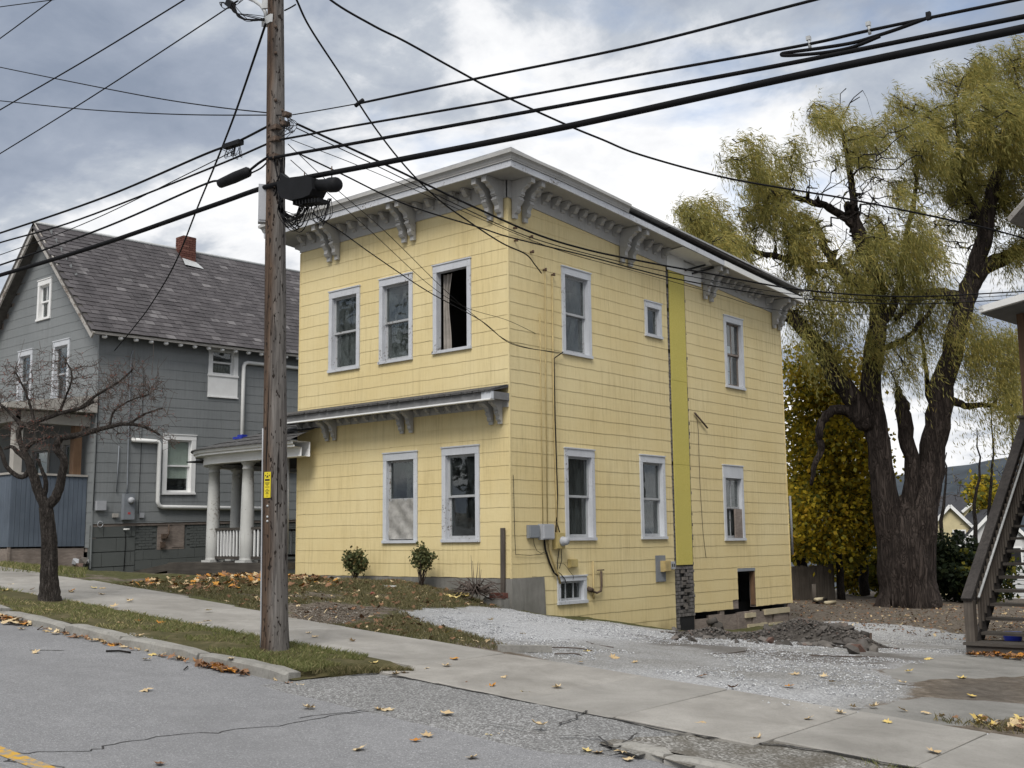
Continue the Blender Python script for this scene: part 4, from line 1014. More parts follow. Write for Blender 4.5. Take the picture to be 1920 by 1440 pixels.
# foundation
m = MB(); m.box((XL, CY - .03, -.3), (CX + .02, CY + .1, 1.105)); m.add([(CX + .015, CY - .035, -.2), (CX + .045, CY - .035, -.2), (CX + .045, 15.90, -.2), (CX + .015, 15.90, -.2), (CX + .015, CY - .035, 1.108), (CX + .045, CY - .035, 1.108), (CX + .045, 15.83, 1.115), (CX + .015, 15.83, 1.115)],
  [(3, 2, 1, 0), (4, 5, 6, 7), (0, 1, 5, 4), (1, 2, 6, 5), (2, 3, 7, 6), (3, 0, 4, 7)])
m.box((CX - .14, CY, -.6), (CX - .015, 20.2, .1))
H.part('foundation', m, MAT['concrete'])
# cornice, frieze, soffit
def sweep(mb, path, prof, mi=0):
    """path: list of (x,y,z,ox,oy) with (ox,oy) the outward offset per unit; prof: closed list of (out, dz)"""
    n = len(prof); V = [(x + ox * o, y + oy * o, z + dz) for (x, y, z, ox, oy) in path for (o, dz) in prof]
    F = [(i * n + j, i * n + (j + 1) % n, (i + 1) * n + (j + 1) % n, (i + 1) * n + j) for i in range(len(path) - 1) for j in range(n)]
    F += [tuple(range(n - 1, -1, -1)), tuple((len(path) - 1) * n + j for j in range(n))]; mb.add(V, F)
PF = [(XL, CY, 8.25, -1, -1), (CX, CY, 8.25, 1, -1)]
def PR(y0, y1, corner=False):
    ys_ = np.linspace(y0, y1, 9); return ([(CX, CY, 8.25, 1, -1)] if corner else []) + [(CX, y, soff(y) + .02 * math.sin((y - CY) * .55), 1, 0) for y in ys_]
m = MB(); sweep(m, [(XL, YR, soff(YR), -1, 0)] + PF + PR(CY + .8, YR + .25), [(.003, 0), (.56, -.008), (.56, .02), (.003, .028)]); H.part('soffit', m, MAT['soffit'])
m = MB(); sweep(m, [(XL, YR, soff(YR), -1, 0)] + PF + PR(CY + .8, 21.75), [(.53, -.012), (.565, -.012), (.565, .10), (.53, .10)]); H.part('fascia', m, MAT['trim_bad'])
m = MB(); sweep(m, PR(21.76, YR + .25), [(.53, -.014), (.572, -.014), (.572, .11), (.53, .11)]); H.part('new_fascia', m, MAT['panel'], label='clean white fascia board replaced at the rear')
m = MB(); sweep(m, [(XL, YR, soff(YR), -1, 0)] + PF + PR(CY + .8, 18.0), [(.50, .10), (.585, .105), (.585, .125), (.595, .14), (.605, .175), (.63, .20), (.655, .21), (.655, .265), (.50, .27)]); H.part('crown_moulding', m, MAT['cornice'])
m = MB(); sweep(m, PR(18.0, YR + .25), [(.44, .10), (.49, .10), (.49, .20), (.44, .20)]); H.part('roof_gap_shade_strip', m, MAT['dark'])  # black strip painting in the shade of the gap without moulding
m = MB()
m.add([(XL - .62, CY - .62, 8.52), (CX + .62, CY - .62, 8.52), (CX + .60, YR + .28, soff(YR) + .25), (XL - .62, YR + .3, soff(YR) + .25), (XL - .62, CY - .62, 8.56), (CX + .62, CY - .62, 8.56), (CX + .60, YR + .28, soff(YR) + .285), (XL - .62, YR + .3, soff(YR) + .285)],
      [(3, 2, 1, 0), (4, 5, 6, 7), (0, 1, 5, 4), (1, 2, 6, 5), (2, 3, 7, 6), (3, 0, 4, 7)]); H.part('roof', m, MAT['rooflight'])
m = MB(); sweep(m, PR(19.5, 23.4), [(.50, .19), (.60, .205), (.61, .235), (.50, .235)]); H.part('torn_roofing', m, MAT['roofing'])
m = MB(); WF.box(m, XL - .01, CX + .02, 7.92, 8.245, -.01, .03)
y0 = CY - .03
m.add([(CX - .01, y0, 7.92), (CX + .03, y0, 7.92), (CX + .03, YR + .01, soff(YR) - .33), (CX - .01, YR + .01, soff(YR) - .33), (CX - .01, y0, 8.246), (CX + .03, y0, 8.246), (CX + .03, YR + .01, soff(YR)), (CX - .01, YR + .01, soff(YR))],
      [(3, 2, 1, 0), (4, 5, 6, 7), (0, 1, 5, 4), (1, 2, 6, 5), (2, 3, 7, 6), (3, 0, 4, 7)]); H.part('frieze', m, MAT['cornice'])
BR = [(0, 0), (.47, 0), (.47, -.105), (.375, -.11), (.35, -.15), (.27, -.185), (.225, -.24), (.235, -.285), (.185, -.295), (.175, -.315), (.19, -.335), (.19, -.36), (.165, -.375), (.20, -.39), (.165, -.43), (.125, -.475), (.125, -.52), (.135, -.545), (.10, -.595), (.055, -.61), (.055, -.69), (0, -.69)]
def bracket_mesh(scale, wd, name='bracket'):
    m = MB(); m.prism([(a * scale, b * scale) for a, b in BR], (-wd / 2, 0, 0), (0, -1, 0), (0, 0, 1), (wd, 0, 0))
    m.box((-wd / 2 - .012, -.475 * scale, -.02), (wd / 2 + .012, 0, 0))
    m.box((-wd / 2 - .008, -.205 * scale, -.31 * scale), (wd / 2 + .008, -.05, -.285 * scale)); m.box((-wd / 2 - .008, -.205 * scale, -.385 * scale), (wd / 2 + .008, -.05, -.36 * scale))
    return m.mesh(name, MAT['cornice'])
bm_, bs_ = bracket_mesh(1, .105), bracket_mesh(.6, .09)
MO = [(0, 0), (.20, 0), (.20, -.045), (.17, -.055), (.14, -.11), (.09, -.14), (.05, -.12), (.045, -.18), (0, -.20)]
m = MB(); m.prism(MO, (-.05, 0, 0), (0, -1, 0), (0, 0, 1), (.10, 0, 0)); mo_ = m.mesh('modillion', MAT['cornice'])
for x in (-17.66, -17.42, -15.43, -15.19, -13.19, -12.94): H.inst('bracket', bm_, (x, CY - .03, 8.238))
for y in (15.11, 15.40, 18.50, 18.79, 21.74, 22.0, 25.0, 25.28): H.inst('bracket', bm_, (CX + .03, y, soff(y) - .012 + .02 * math.sin((y - CY) * .55)), PI / 2)
H.inst('bracket', bm_, (XL - .0, CY + .25, 8.23), -PI / 2)
for a, b, n in ((-18.5, -17.85, 3), (-17.22, -15.62, 6), (-15.0, -13.4, 6)):
    for i in range(n): H.inst('modillion', mo_, (a + (b - a) * i / (n - 1), CY - .03, 8.24))
for a, b, n in ((15.68, 18.25, 10), (19.05, 20.05, 4), (22.28, 24.7, 9)):
    for i in range(n):
        y = a + (b - a) * i / (n - 1)
        if n == 9 and i == 7: continue                  # one has fallen off
        H.inst('modillion', mo_, (CX + .03, y, soff(y) - .01 + .02 * math.sin((y - CY) * .55)), PI / 2)
m = MB(); m.add([(CX + .035, 20.15, soff(20.15) - .02), (CX + .54, 20.05, soff(20.1) - .018), (CX + .54, 21.6, soff(21.6) - .01), (CX + .035, 21.6, soff(21.6) - .02)], [(0, 1, 2, 3)])
m.box((CX + .031, 20.2, 7.52), (CX + .045, 20.88, soff(20.6) - .02)); m.box((CX + .03, 20.9, 7.36), (CX + .04, 21.6, soff(21.6) - .02)); H.part('patch_panel', m, MAT['panel'])
m = MB(); m.bar((CX + .06, 20.9, 7.62), (CX + .3, 21.35, 7.78), .05, .04); m.bar((CX + .06, 21.2, 7.60), (CX + .35, 21.75, 7.80), .04, .04); H.part('hanging_lath', m, MAT['dark'])
# pent roof over the first floor of the front
m = MB(); m.prism([(0, 4.50), (-.50, 4.365), (-.50, 4.335), (0, 4.45)], (XL - .35, CY - .012, 0), (0, 1, 0), (0, 0, 1), (CX - XL + .35 - .005, 0, 0))
for i in range(3): m.prism([(-.05 - .15 * i, 4.49 - .04 * i), (-.21 - .15 * i, 4.447 - .04 * i), (-.21 - .15 * i, 4.435 - .04 * i), (-.05 - .15 * i, 4.478 - .04 * i)], (XL - .36, CY - .012, .006), (0, 1, 0), (0, 0, 1), (CX - XL + .362, 0, 0))
for i in range(46):
    x = XL - .35 + i * .135 + random.uniform(-.03, .03); m.box((x, CY - .535 - random.uniform(0, .012), 4.338), (x + .12, CY - .45, 4.365 + random.uniform(0, .012)))
H.part('pent_roof', m, MAT['asph_sh'])
m = MB(); WF.box(m, XL - .3, CX - .01, 4.215, 4.335, .44, .49); WF.box(m, XL - .28, CX - .012, 4.225, 4.24, .012, .44); WF.box(m, CX - .22, CX + .012, 4.21, 4.34, .02, .50)
H.part('pent_fascia', m, MAT['pent_gray'])
m = MB(); WF.box(m, XL - .3, CX - .007, 4.188, 4.214, .40, .515); H.part('pent_moulding', m, MAT['white'])
m = MB(); WF.box(m, CX - .22, CX + .014, 4.205, 4.345, .44, .505); H.part('pent_return', m, MAT['trim'])
m = MB(); WF.box(m, XL, CX - .005, 4.10, 4.226, .016, .035); H.part('pent_frieze', m, MAT['cornice'])
for x in (-17.68, -17.45, -15.49, -15.24, -13.21, -13.0): H.inst('bracket', bs_, (x, CY - .03, 4.222))
m = MB(); m.prism([(a * .6, b * .6) for a, b in MO], (-.035, 0, 0), (0, -1, 0), (0, 0, 1), (.07, 0, 0)); mo2 = m.mesh('modillion', MAT['cornice'])
for a, b, n in ((-18.5, -17.9, 3), (-17.25, -15.7, 7), (-15.05, -13.4, 7)):
    for i in range(n): H.inst('modillion', mo2, (a + (b - a) * i / (n - 1), CY - .035, 4.223))
# strip where the chimney stood: old asphalt brick siding behind bright yellow board
m = MB(); r = random.Random(3)
for k in range(int(8.0 / .075)):
    z = -.45 + k * .075
    if z > 7.5: break
    u = 20.18 + r.uniform(0, .03)
    while u < 20.92:
        l = r.uniform(.14, .2); ue = min(u + l, 20.95 + r.uniform(-.02, .02)); mid = 20.30 < (u + ue) / 2 < 20.86
        if z > 1.2 and mid: u = ue + .01; continue
        if z < 1.2 and mid and abs((u + ue) / 2 - 20.6) < .16 and .25 < z < 1.1 and r.random() < .7: u = ue + .01; continue
        if z < .12 and u > 20.3: u = ue + .01; continue
        if ue - u > .02: WR.box(m, u, ue, z + .006, z + .069, -.01, .004 + r.uniform(0, .005))
        u = ue + .012
H.part('brick_siding_remnant', m, MAT['abrick'], kind='stuff')
m = MB()
for k in range(16): WR.box(m, 20.44 + r.uniform(0, .25), 20.52 + r.uniform(0, .28), .3 + k * .05, .37 + k * .05, -.05, r.uniform(-.01, .05))
H.part('broken_masonry', m, MAT['stone'], kind='stuff')
m = MB(); WR.box(m, 20.20, 20.93, -.5, 7.6, -.10, -.011); H.part('strip_backing', m, MAT['dark'])
for z0, z1, k0, k1 in ((1.22, 3.32, 20.265, 20.885), (3.325, 5.12, 20.265, 20.885), (5.125, 7.56, 20.275, 20.89)):
    m = MB(); WR.box(m, k0, k1, z0, z1, .006, .024); H.part('insulation_board', m, MAT['insul'])
# opened-up base at the rear: black void, salvaged boards
m = MB(); WR.box(m, 20.3, YR, -.6, .30, -.5, -.45); WR.box(m, HATCH[0], HATCH[1], .15, 1.1, -1.3, -1.25); H.part('crawl_space', m, MAT['dark'])
r = random.Random(8)
for (u0_, u1_, z0_, z1_, mt) in ((20.35, 20.9, -.6, .02, 'oldwood'), (20.95, 21.5, -.6, .05, 'oldwood'), (21.55, 22.1, -.6, .10, 'oldwood'), (22.0, 22.18, -.5, .2, 'oldwood'), (22.2, 22.75, -.6, .10, 'oldwood'), (22.8, 23.4, -.6, .12, 'oldwood'), (23.1, 23.55, -.02, .08, 'newwood'), (23.45, 23.75, -.6, .14, 'oldwood'), (23.8, 24.4, -.6, .10, 'oldwood'), (24.0, 25.2, -.01, .11, 'newwood'), (24.45, 25.15, -.6, -.02, 'oldwood'), (23.2, 24.1, -.28, -.18, 'newwood'), (24.2, 25.3, -.33, -.22, 'newwood'), (25.2, 25.32, -.6, .18, 'oldwood')):
    m = MB(); dz = r.uniform(-.02, .02); WR.box(m, u0_, u1_, z0_ + dz, z1_ + dz, -.10 + r.uniform(0, .05), -.03 + r.uniform(0, .04) + (.04 if mt == 'newwood' else 0)); H.part('base_board', m, MAT[mt])
m = MB(); WR.box(m, HATCH[0] - .02, HATCH[1] + .02, 1.02, 1.085, -.05, .02); H.part('hatch_lintel', m, MAT['metal_gray'])
m = MB(); WR.box(m, HATCH[1] - .03, HATCH[1] + .02, .25, 1.0, -.1, .005); H.part('hatch_jamb', m, MAT['brownwood'])
# services on the side wall
def wbox(name, u0, u1, z0, z1, d, mat, bev=.02):
    m = MB(); WR.box(m, u0, u1, z0, z1, .016, d - bev); WR.box(m, u0 + bev * .6, u1 - bev * .6, z0 + bev * .6, z1 - bev * .6, d - bev, d); return H.part(name, m, MAT[mat])
wbox('junction_box', 15.38, 15.66, 1.80, 2.03, .10, 'metal_gray'); wbox('junction_box', 15.70, 16.03, 1.77, 2.05, .15, 'metal_light', .035)
mt_ = wbox('meter_socket', 16.11, 16.36, 1.60, 1.89, .12, 'metal_yellowed')
m = MB(); c0 = WR.p(16.27, 1.74, .12); m.tube([c0, c0 + (.03, 0, 0), c0 + (.03, 0, 0), c0 + (.10, 0, 0), c0 + (.13, 0, 0)], [.085, .085, .075, .07, .05], 16); H.part('meter_dial', m, MAT['metal_light'], mt_)
wbox('small_box', 16.55, 16.78, 1.26, 1.41, .09, 'metal_yellowed')
wbox('gauge_plate', 19.46, 19.82, .90, 1.43, .03, 'metal_gray', .005); wbox('gas_box', 19.62, 19.86, 1.10, 1.32, .14, 'conduit'); wbox('vent_cap', 19.88, 20.06, 1.14, 1.30, .12, 'metal_light')
m = MB(); WR.box(m, 19.92, 19.955, 1.19, 1.255, .119, .123); WR.box(m, 19.985, 20.02, 1.19, 1.255, .119, .123); H.part('vent_slot', m, MAT['tagblack'])
def wtube(name, pts, r_, mat, n=6):
    m = MB(); m.tube([WR.p(u, z, d) for u, z, d in pts], r_, n); return H.part(name, m, MAT[mat])
wtube('conduit', [(15.93, 2.05, .05), (15.95, 4.5, .045), (15.97, 6.72, .05)], .011, 'conduit'); wtube('conduit', [(15.80, 2.05, .05), (15.80, 4.0, .05), (15.80, 5.9, .05)], .009, 'conduit')
wtube('service_conduit', [(16.20, 1.9, .05), (16.21, 2.5, .045), (16.17, 4.0, .045), (16.18, 6.66, .05)], .014, 'conduit'); wtube('service_cable', [(16.20, 2.1, .05), (16.235, 2.6, .05), (16.20, 4.0, .05), (16.19, 5.1, .055), (16.45, 5.25, .07)], .013, 'cable')
wtube('service_cable', [(16.2, 2.1, .05), (16.24, 2.0, .05), (16.27, 1.9, .06)], .01, 'cable'); wtube('service_cable', [(16.2, 2.1, .05), (16.17, 1.98, .05), (16.15, 1.9, .06)], .01, 'cable')
wtube('feed_cable', [(15.82, 1.78, .06), (15.86, 1.6, .05), (15.98, 1.35, .05), (16.1, 1.18, .05), (16.2, 1.12, .05)], .018, 'cable'); wtube('feed_conduit', [(15.92, 1.78, .06), (16.02, 1.5, .05), (16.2, 1.18, .05), (16.28, .98, .05)], .02, 'conduit')
wtube('loose_wire', [(15.52, 1.80, .05), (15.55, 1.68, .05), (15.62, 1.58, .05), (15.74, 1.53, .05), (15.88, 1.56, .05)], .005, 'cable'); wtube('loose_wire', [(15.02, 2.9, .03), (15.04, 1.9, .03), (15.06, 1.52, .03), (15.45, 1.50, .03), (15.88, 1.52, .04)], .005, 'cable')
wtube('loose_wire', [(16.25, 1.6, .06), (16.2, 1.35, .05), (16.2, 1.2, .05), (16.3, 1.14, .06), (16.42, 1.05, .05), (16.45, .98, .05)], .008, 'cable'); wtube('loose_wire', [(16.31, 1.6, .06), (16.32, 1.4, .06), (16.26, 1.25, .05)], .007, 'cable'); wtube('loose_wire', [(16.2, 1.35, .05), (16.4, 1.33, .05), (16.5, 1.25, .05), (16.55, 1.2, .05), (16.68, 1.1, .05), (16.66, 1.05, .05)], .004, 'cable')
wtube('gas_pipe', [(17.16, .86, .03), (17.26, .80, .06), (17.38, .77, .06), (17.5, .80, .06), (17.53, .90, .06), (17.53, 1.17, .06)], .022, 'rust', 8); wtube('gas_riser', [(17.29, .66, .05), (17.29, .8, .05), (17.29, 1.36, .05)], .016, 'conduit', 8); wtube('gas_fitting', [(17.14, .86, .02), (17.24, .82, .06)], .045, 'rust', 8)
wtube('stop_cock', [(17.42, 1.19, .05), (17.63, 1.19, .05)], .012, 'rust')
wtube('hanging_wire', [(21.10, 4.48, .04), (21.22, 4.40, .04), (21.27, 4.1, .035), (21.27, 3.0, .03), (21.33, 1.9, .03), (21.42, 1.35, .03)], .006, 'rust'); wtube('iron_rod', [(21.14, 4.48, .04), (21.62, 4.18, .06)], .02, 'rust')
for u, z in ((15.13, 7.38), (15.15, 7.15), (15.58, 7.30), (15.6, 7.02), (15.97, 6.75), (16.22, 6.70)):
    m = MB(); m.tube([WR.p(u, z, .01), WR.p(u, z, .06)], .02, 7); m.lathe(WR.p(u, z - .03, .07), [(.012, 0), (.028, .012), (.018, .03), (.028, .045), (.014, .06)], 8); H.part('insulator', m, MAT['porcelain'])
m = MB(); m.bar(WF.p(-12.955, .80, .06), WF.p(-12.945, 1.98, .06), .085, .04, (0, 1, 0)); solo('leaning_plank', m, MAT['graywood'], WF.p(-12.95, .8, .06), 'weathered grey plank upright against the yellow house corner', 'plank')

# the round-cornered side porch
DZ = 1.36
def porch_curve(out, n=12):
    """plan outline: along the front, round the corner, along the side"""
    yf = 14.62 - out; xl = -22.35 - out; R = 1.5 + out; cxc, cyc = -20.85, 16.12
    pts = [(-17.95, yf)] + [(cxc + R * math.cos(t), cyc + R * math.sin(t)) for t in np.linspace(-PI / 2, -PI, n)] + [(xl, 19.5)]
    return pts
def ringstrip(mb, pa, pb):
    n = len(pa); mb.add(pa + pb, [(i, i + 1, n + i + 1, n + i) for i in range(n - 1)])
beam = MB(); prof = [(.12, 3.50), (.12, 3.68), (.30, 3.685), (.30, 3.72), (.34, 3.74), (.36, 3.80), (-.10, 3.80), (-.10, 3.50)]
rings = [[(x, y, z) for x, y in porch_curve(o)] for o, z in prof] 
for a_, b_ in zip(rings, rings[1:] + rings[:1]): ringstrip(beam, a_, b_)
H.part('porch_beam', beam, MAT['white'])
rf = MB(); o1 = [(x, y, 3.80) for x, y in porch_curve(.40)]; o2 = [(x, y, 3.825) for x, y in porch_curve(.40)]; cen = (-18.68, 16.9)
ringstrip(rf, o1, o2)
prev = o2
for k in range(1, 7):
    t = k / 6; cur = [(x + (max(cen[0], min(x, cen[0])) - x) * t * .98 if x < cen[0] else x, y + (cen[1] - y) * t * .55, 3.825 + .62 * t - .008) for (x, y, _) in o2]
    if k > 1: prev = [(x, y, z + .012) for x, y, z in prev]
    ringstrip(rf, prev, cur); prev = cur
H.part('porch_roof', rf, MAT['asph_sh'])
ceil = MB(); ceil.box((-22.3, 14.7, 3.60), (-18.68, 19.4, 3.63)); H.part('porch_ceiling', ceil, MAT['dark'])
dk = MB(); dk.box((-22.5, 14.45, DZ - .14), (-18.68, 19.5, DZ)); dk.box((-22.5, 14.42, DZ - .30), (-18.67, 14.46, DZ - .01)); H.part('porch_deck', dk, MAT['graywood_x'])
dk = MB(); 
dk.prism([(-22.4, DZ), (-24.9, 1.02), (-24.9, .90), (-22.4, DZ - .16)], (0, 14.5, 0), (1, 0, 0), (0, 0, 1), (0, 1.2, 0)); H.part('porch_ramp', dk, MAT['graywood_x'])
for x, y in ((-20.0, 14.72), (-21.52, 14.92), (-22.3, 16.1), (-22.33, 18.2)):
    m = MB(); m.box((x - .17, y - .17, DZ), (x + .17, y + .17, DZ + .045))
    m.lathe((x, y, DZ + .045), [(.155, 0), (.155, .02), (.145, .05), (.15, .06), (.148, .5), (.142, 1.0), (.128, 1.6), (.118, 1.93), (.13, 1.935), (.13, 1.955), (.118, 1.965), (.118, 2.02), (.15, 2.06), (.165, 2.085)], 18)
    m.box((x - .17, y - .17, DZ + 2.13), (x + .17, y + .17, DZ + 2.165)); H.part('column', m, paint_peel('column_paint', (.52, .52, .50), (.20, .18, .15), .62))
def railing(a, b, n):
    m = MB(); a = np.array(a); b = np.array(b); m.bar(a + (0, 0, .72), b + (0, 0, .72), .06, .05); m.bar(a + (0, 0, .10), b + (0, 0, .10), .05, .06); rl = H.part('porch_railing', m, MAT['graywood_x'])
    for i in range(n):
        p = a + (b - a) * (i + .7) / (n + .4); m = MB(); m.bar(p + (0, 0, .12), p + (0, 0, .70), .03, .03, (0, 1, 0)); H.part('baluster', m, MAT['white'], rl)
railing((-19.82, 14.72, DZ), (-18.75, 14.72, DZ), 8); railing((-21.36, 14.9, DZ), (-20.18, 14.74, DZ), 8); railing((-22.25, 15.95, DZ), (-21.66, 15.05, DZ), 5); railing((-22.3, 18.0, DZ), (-22.3, 16.3, DZ), 11)
m = MB(); m.tube([(-18.78, 14.8, 1.55), (-18.78, 14.8, 3.5)], .05, 8); H.part('porch_downpipe', m, MAT['metal_light'])
m = MB(); m.box((-18.98, 14.72, 1.75), (-18.82, 14.86, 2.2)); H.part('porch_meter_box', m, MAT['white'])
m = MB(); m.tube([(-18.80, 14.62, 1.4), (-18.66, 14.62, 2.1), (-18.6, 14.62, 2.35), (-18.54, 14.62, 2.4), (-18.53, 14.62, 2.33), (-18.6, 14.62, 2.25)], .012, 5); H.part('iron_hook', m, MAT['rust'])
pb = np.array([-20.4, 14.75, 4.02]); m = MB(); m.box(pb + (-.16, -.05, .0), pb + (.16, .1, .05)); m.box(pb + (-.02, -.03, .05), pb + (.16, .1, .09)); solo('tarp_scrap', m, MAT['blue'], pb, 'scrap of blue plastic lying on the round porch roof', 'tarp')
# ---------------------------------------------------------------- the grey house next door
GX, GY, TILT = -25.63, 14.30, .026
G = Thing('grey_house', (-28.6, 19, 1.0), 'grey shingled gable house with a mossy slate roof and brick chimney', 'house')
WS = Wall((GX, GY, 0), (0, 1, TILT), (1, 0, 0)); WG = Wall((GX, GY, 0), (1, 0, 0), (0, -1, 0))
APX, APZ, EVZ, OVH = -28.62 - GX, 10.32, 6.93, .35
GW = 2 * APX                                            # left corner (negative u)
sU = (3.18, 4.13, 5.62, 7.0); sD = (1.88, 2.86, 2.98, 4.53); hat = (1.83, 2.62, 1.58, 2.24)
fW = [(-3.25, -2.52, 7.71, 8.81), (-2.27, -1.42, 5.35, 7.03), (-4.17, -3.38, 5.35, 6.99), (-3.2, -2.2, 2.2, 4.35), (-1.6, -.66, 2.2, 4.42)]
WS.open = [(a + .05, b - .05, c + .03, d - .05) for a, b, c, d in (sU, sD)]; WG.open = [(a + .05, b - .05, c + .03, d - .05) for a, b, c, d in fW]
m = MB(); backing(m, WS, 0.02, 13.5, 2.2, 7.05); ws = G.part('side_wall', m, MAT['oldwood'])
m = MB(); backing(m, WG, GW, -.02, 1.6, 7.05)
rs = [(GW + .02, -.02, 7.0, 10.2)]
for h in WG.open: rs = cut(rs, h)
for (a, b, c, d) in rs:
    for i in range(24):
        z0 = c + (d - c) * i / 24; z1 = c + (d - c) * (i + 1) / 24; half = max(0, (APZ - .08 - z1)); a2, b2 = max(a, APX - half), min(b, APX + half)
        if b2 - a2 > .02: WG.box(m, a2, b2, z0, z1, -.13, -.012)
wg = G.part('gable_wall', m, MAT['oldwood'])
zg = float(onX(178, 885.4, GX)[2])
WS2 = Wall(WS.o, WS.u, WS.n); WS2.open = [(a - .003, b + .003, c - .002, d + .01) for a, b, c, d in (sU, sD)]
WG2 = Wall(WG.o, WG.u, WG.n); WG2.open = [(a - .003, b + .003, c - .002, d + .01) for a, b, c, d in fW]
class GableWall(Wall): pass
GS, GF = EXPO, SHW
clad(G, [(WS2, ws, 0, 9.0, 2.27, 7.02, None), (WG2, wg, GW, -.002, 1.7, 10.2, lambda u: APZ - .12 - abs(u - APX))], MAT['gray_sh'], 300, 'shingle', zg, 9)
m = MB(); WS.box(m, -.014, .014, 1.2, 7.0, -.012, .02); G.part('corner_strip', m, MAT['gray_sh'])
m = MB(); m.box((GX + GW, GY + .15, 1), (GX + GW + .12, 26, 7.1)); m.box((GX + GW, 25.9, 1), (GX, 26, 7.2)); m.box((GX + GW + .2, GY + .2, 4.7), (GX - .15, 25.8, 4.8)); m.box((-28.5, GY + .2, 2), (-28.4, 25.5, 7)); G.part('inner_walls', m, MAT['inner'])
# masonry base: big rendered blocks, then painted brick
m = MB(); r = random.Random(4); WS.box(m, 0.0, 13.5, .3, 2.27, -.16, -.05)
for row, (z0, z1) in enumerate(((.7, 1.22), (1.23, 1.58), (1.59, 1.93), (1.94, 2.25))):
    u = -.02 - .3 * (row % 2)
    while u < 1.15:
        l = r.uniform(.62, .78); ue = min(u + l, 1.2); WS.box(m, max(u, -.02), ue - .012, z0, z1 - .012, -.06, -.018 + r.uniform(0, .006)); u = ue
blk = G.part('foundation', m, MAT['graywall'])
m = MB()
for row in range(9):
    z0 = 1.62 + row * .07; u = 1.2 + (.1 if row % 2 else 0)
    while u < 8.0:
        ue = u + .2
        if not (ue > hat[0] and u < hat[1] and z0 + .07 > hat[2] and z0 < hat[3]): WS.box(m, u, ue - .012, z0, z0 + .06, -.052, -.036)
        u = ue
for row, z0 in enumerate((.6, .85, 1.10, 1.35)):
    u = 1.2 - .25 * (row % 2)
    while u < 8: WS.box(m, max(1.2, u), u + .49, z0, z0 + .24, -.052, -.034); u += .5
G.part('foundation_brick', m, MAT['graywall'], kind='stuff')
m = MB(); WS.box(m, hat[0], hat[1], hat[2], hat[3], -.05, -.03); WS.box(m, hat[0] + .42, hat[1] - .02, hat[2] + .05, hat[3] - .02, -.03, -.02); G.part('hatch_board', m, MAT['oldwood'])
m = MB(); WS.box(m, hat[0] + .08, hat[0] + .2, hat[2] + .05, hat[2] + .2, -.03, .03); WS.box(m, hat[0] + .1, hat[0] + .26, hat[2] + .28, hat[2] + .40, -.03, .04); m.tube([WS.p(hat[0] + .22, hat[2] + .3, .03), WS.p(hat[0] + .28, hat[2] + .4, .05), WS.p(hat[0] + .28, hat[2] + .62, .03)], .02, 6); G.part('gas_regulator', m, MAT['rust'])
# windows
window(G, WS, sU[0], sU[1], 6.17, sU[3], trim='white', sash='white', head=.12, jamb=.13, curtain=(0, 1, 0, .62, 'curtain'))
m = MB(); WS.box(m, sU[0], sU[1], sU[2], 6.17, -.05, .026); WS.box(m, sU[0] - .01, sU[1] + .02, sU[2] - .03, sU[2] + .005, -.05, .045); WS.box(m, sU[1] - .13, sU[1] - .12, sU[2], 6.17, .02, .03); G.part('window_panel', m, MAT['white'])
window(G, WS, *sD, trim='white', sash='white', head=.13, jamb=.13, curtain=(0, 1, .27, 1, 'shade'))
window(G, WG, *fW[0], trim='white', sash='white', mull=1); window(G, WG, *fW[1], trim='trim'); window(G, WG, *fW[2], trim='trim')
window(G, WG, *fW[3], trim='beige', curtain=(0, 1, 0, 1, 'shade')); window(G, WG, *fW[4], trim='beige', curtain=(0, 1, .3, 1, 'shade'))
# slate roof
def rp(y, s_, d=0):
    """a point on the street-side right roof slope: y along the ridge, s down the slope from the ridge"""
    c = math.sqrt(.5); return np.array([GX + APX + s_ * c + d * c, y, APZ - s_ * c + d * c + TILT * (y - GY)])
SL = (-APX + OVH) * math.sqrt(2)
m = MB(); V = [rp(13.92, 0), rp(13.92, SL), rp(26.2, SL), rp(26.2, 0)]; m.add(V + [p + (-.06, 0, -.06) for p in V], [(0, 1, 2, 3), (7, 6, 5, 4), (0, 4, 5, 1), (1, 5, 6, 2), (2, 6, 7, 3), (3, 7, 4, 0)])
c = math.sqrt(.5); V = [np.array([2 * (GX + APX) - p[0], p[1], p[2]]) for p in V]; m.add(V + [p + (.06, 0, -.06) for p in V], [(3, 2, 1, 0), (4, 5, 6, 7), (1, 5, 4, 0), (2, 6, 5, 1), (3, 7, 6, 2), (0, 4, 7, 3)])
roof = G.part('roof', m, MAT['roofing'])
Msl = Matrix(((0, c, c), (1, 0, 0), (0, -c, c))); Msl = Matrix([[0, c, c], [1, 0, 0], [TILT, -c, c]])      # columns: along ridge, down slope, outwards
def slate_v(wd, r_): 
    h0, h1 = .006, .02 + r_.uniform(0, .006); t = r_.uniform(-.004, .004)
    return [(0, 0, h0), (wd, 0, h0), (wd, .27, h1 + t), (0, .27, h1 - t), (wd, .27, h1 - .012), (0, .27, h1 - .012)], [(0, 3, 2, 1), (3, 5, 4, 2), (0, 5, 3), (1, 2, 4)]
r = random.Random(12); sl = []
EXS, WSL = .178, .265
for row in range(int(SL / EXS) + 1):
    s0 = SL - (row + 1) * EXS - .085
    y = 13.88 - (row % 2) * WSL / 2
    if s0 < 0: continue
    while y < 25:
        if y > 13.85: sl.append((y + r.uniform(-.006, .006), s0 + r.gauss(0, .006)))
        y += WSL
sl.sort(key=lambda q: depth(rp(*q)))
smesh = []
for k in range(8):
    V, F = slate_v(WSL - .006, r); smesh.append(MB().add(V, F).mesh('slate', MAT['slate']))
rest = MB(); A3 = np.array(Msl)
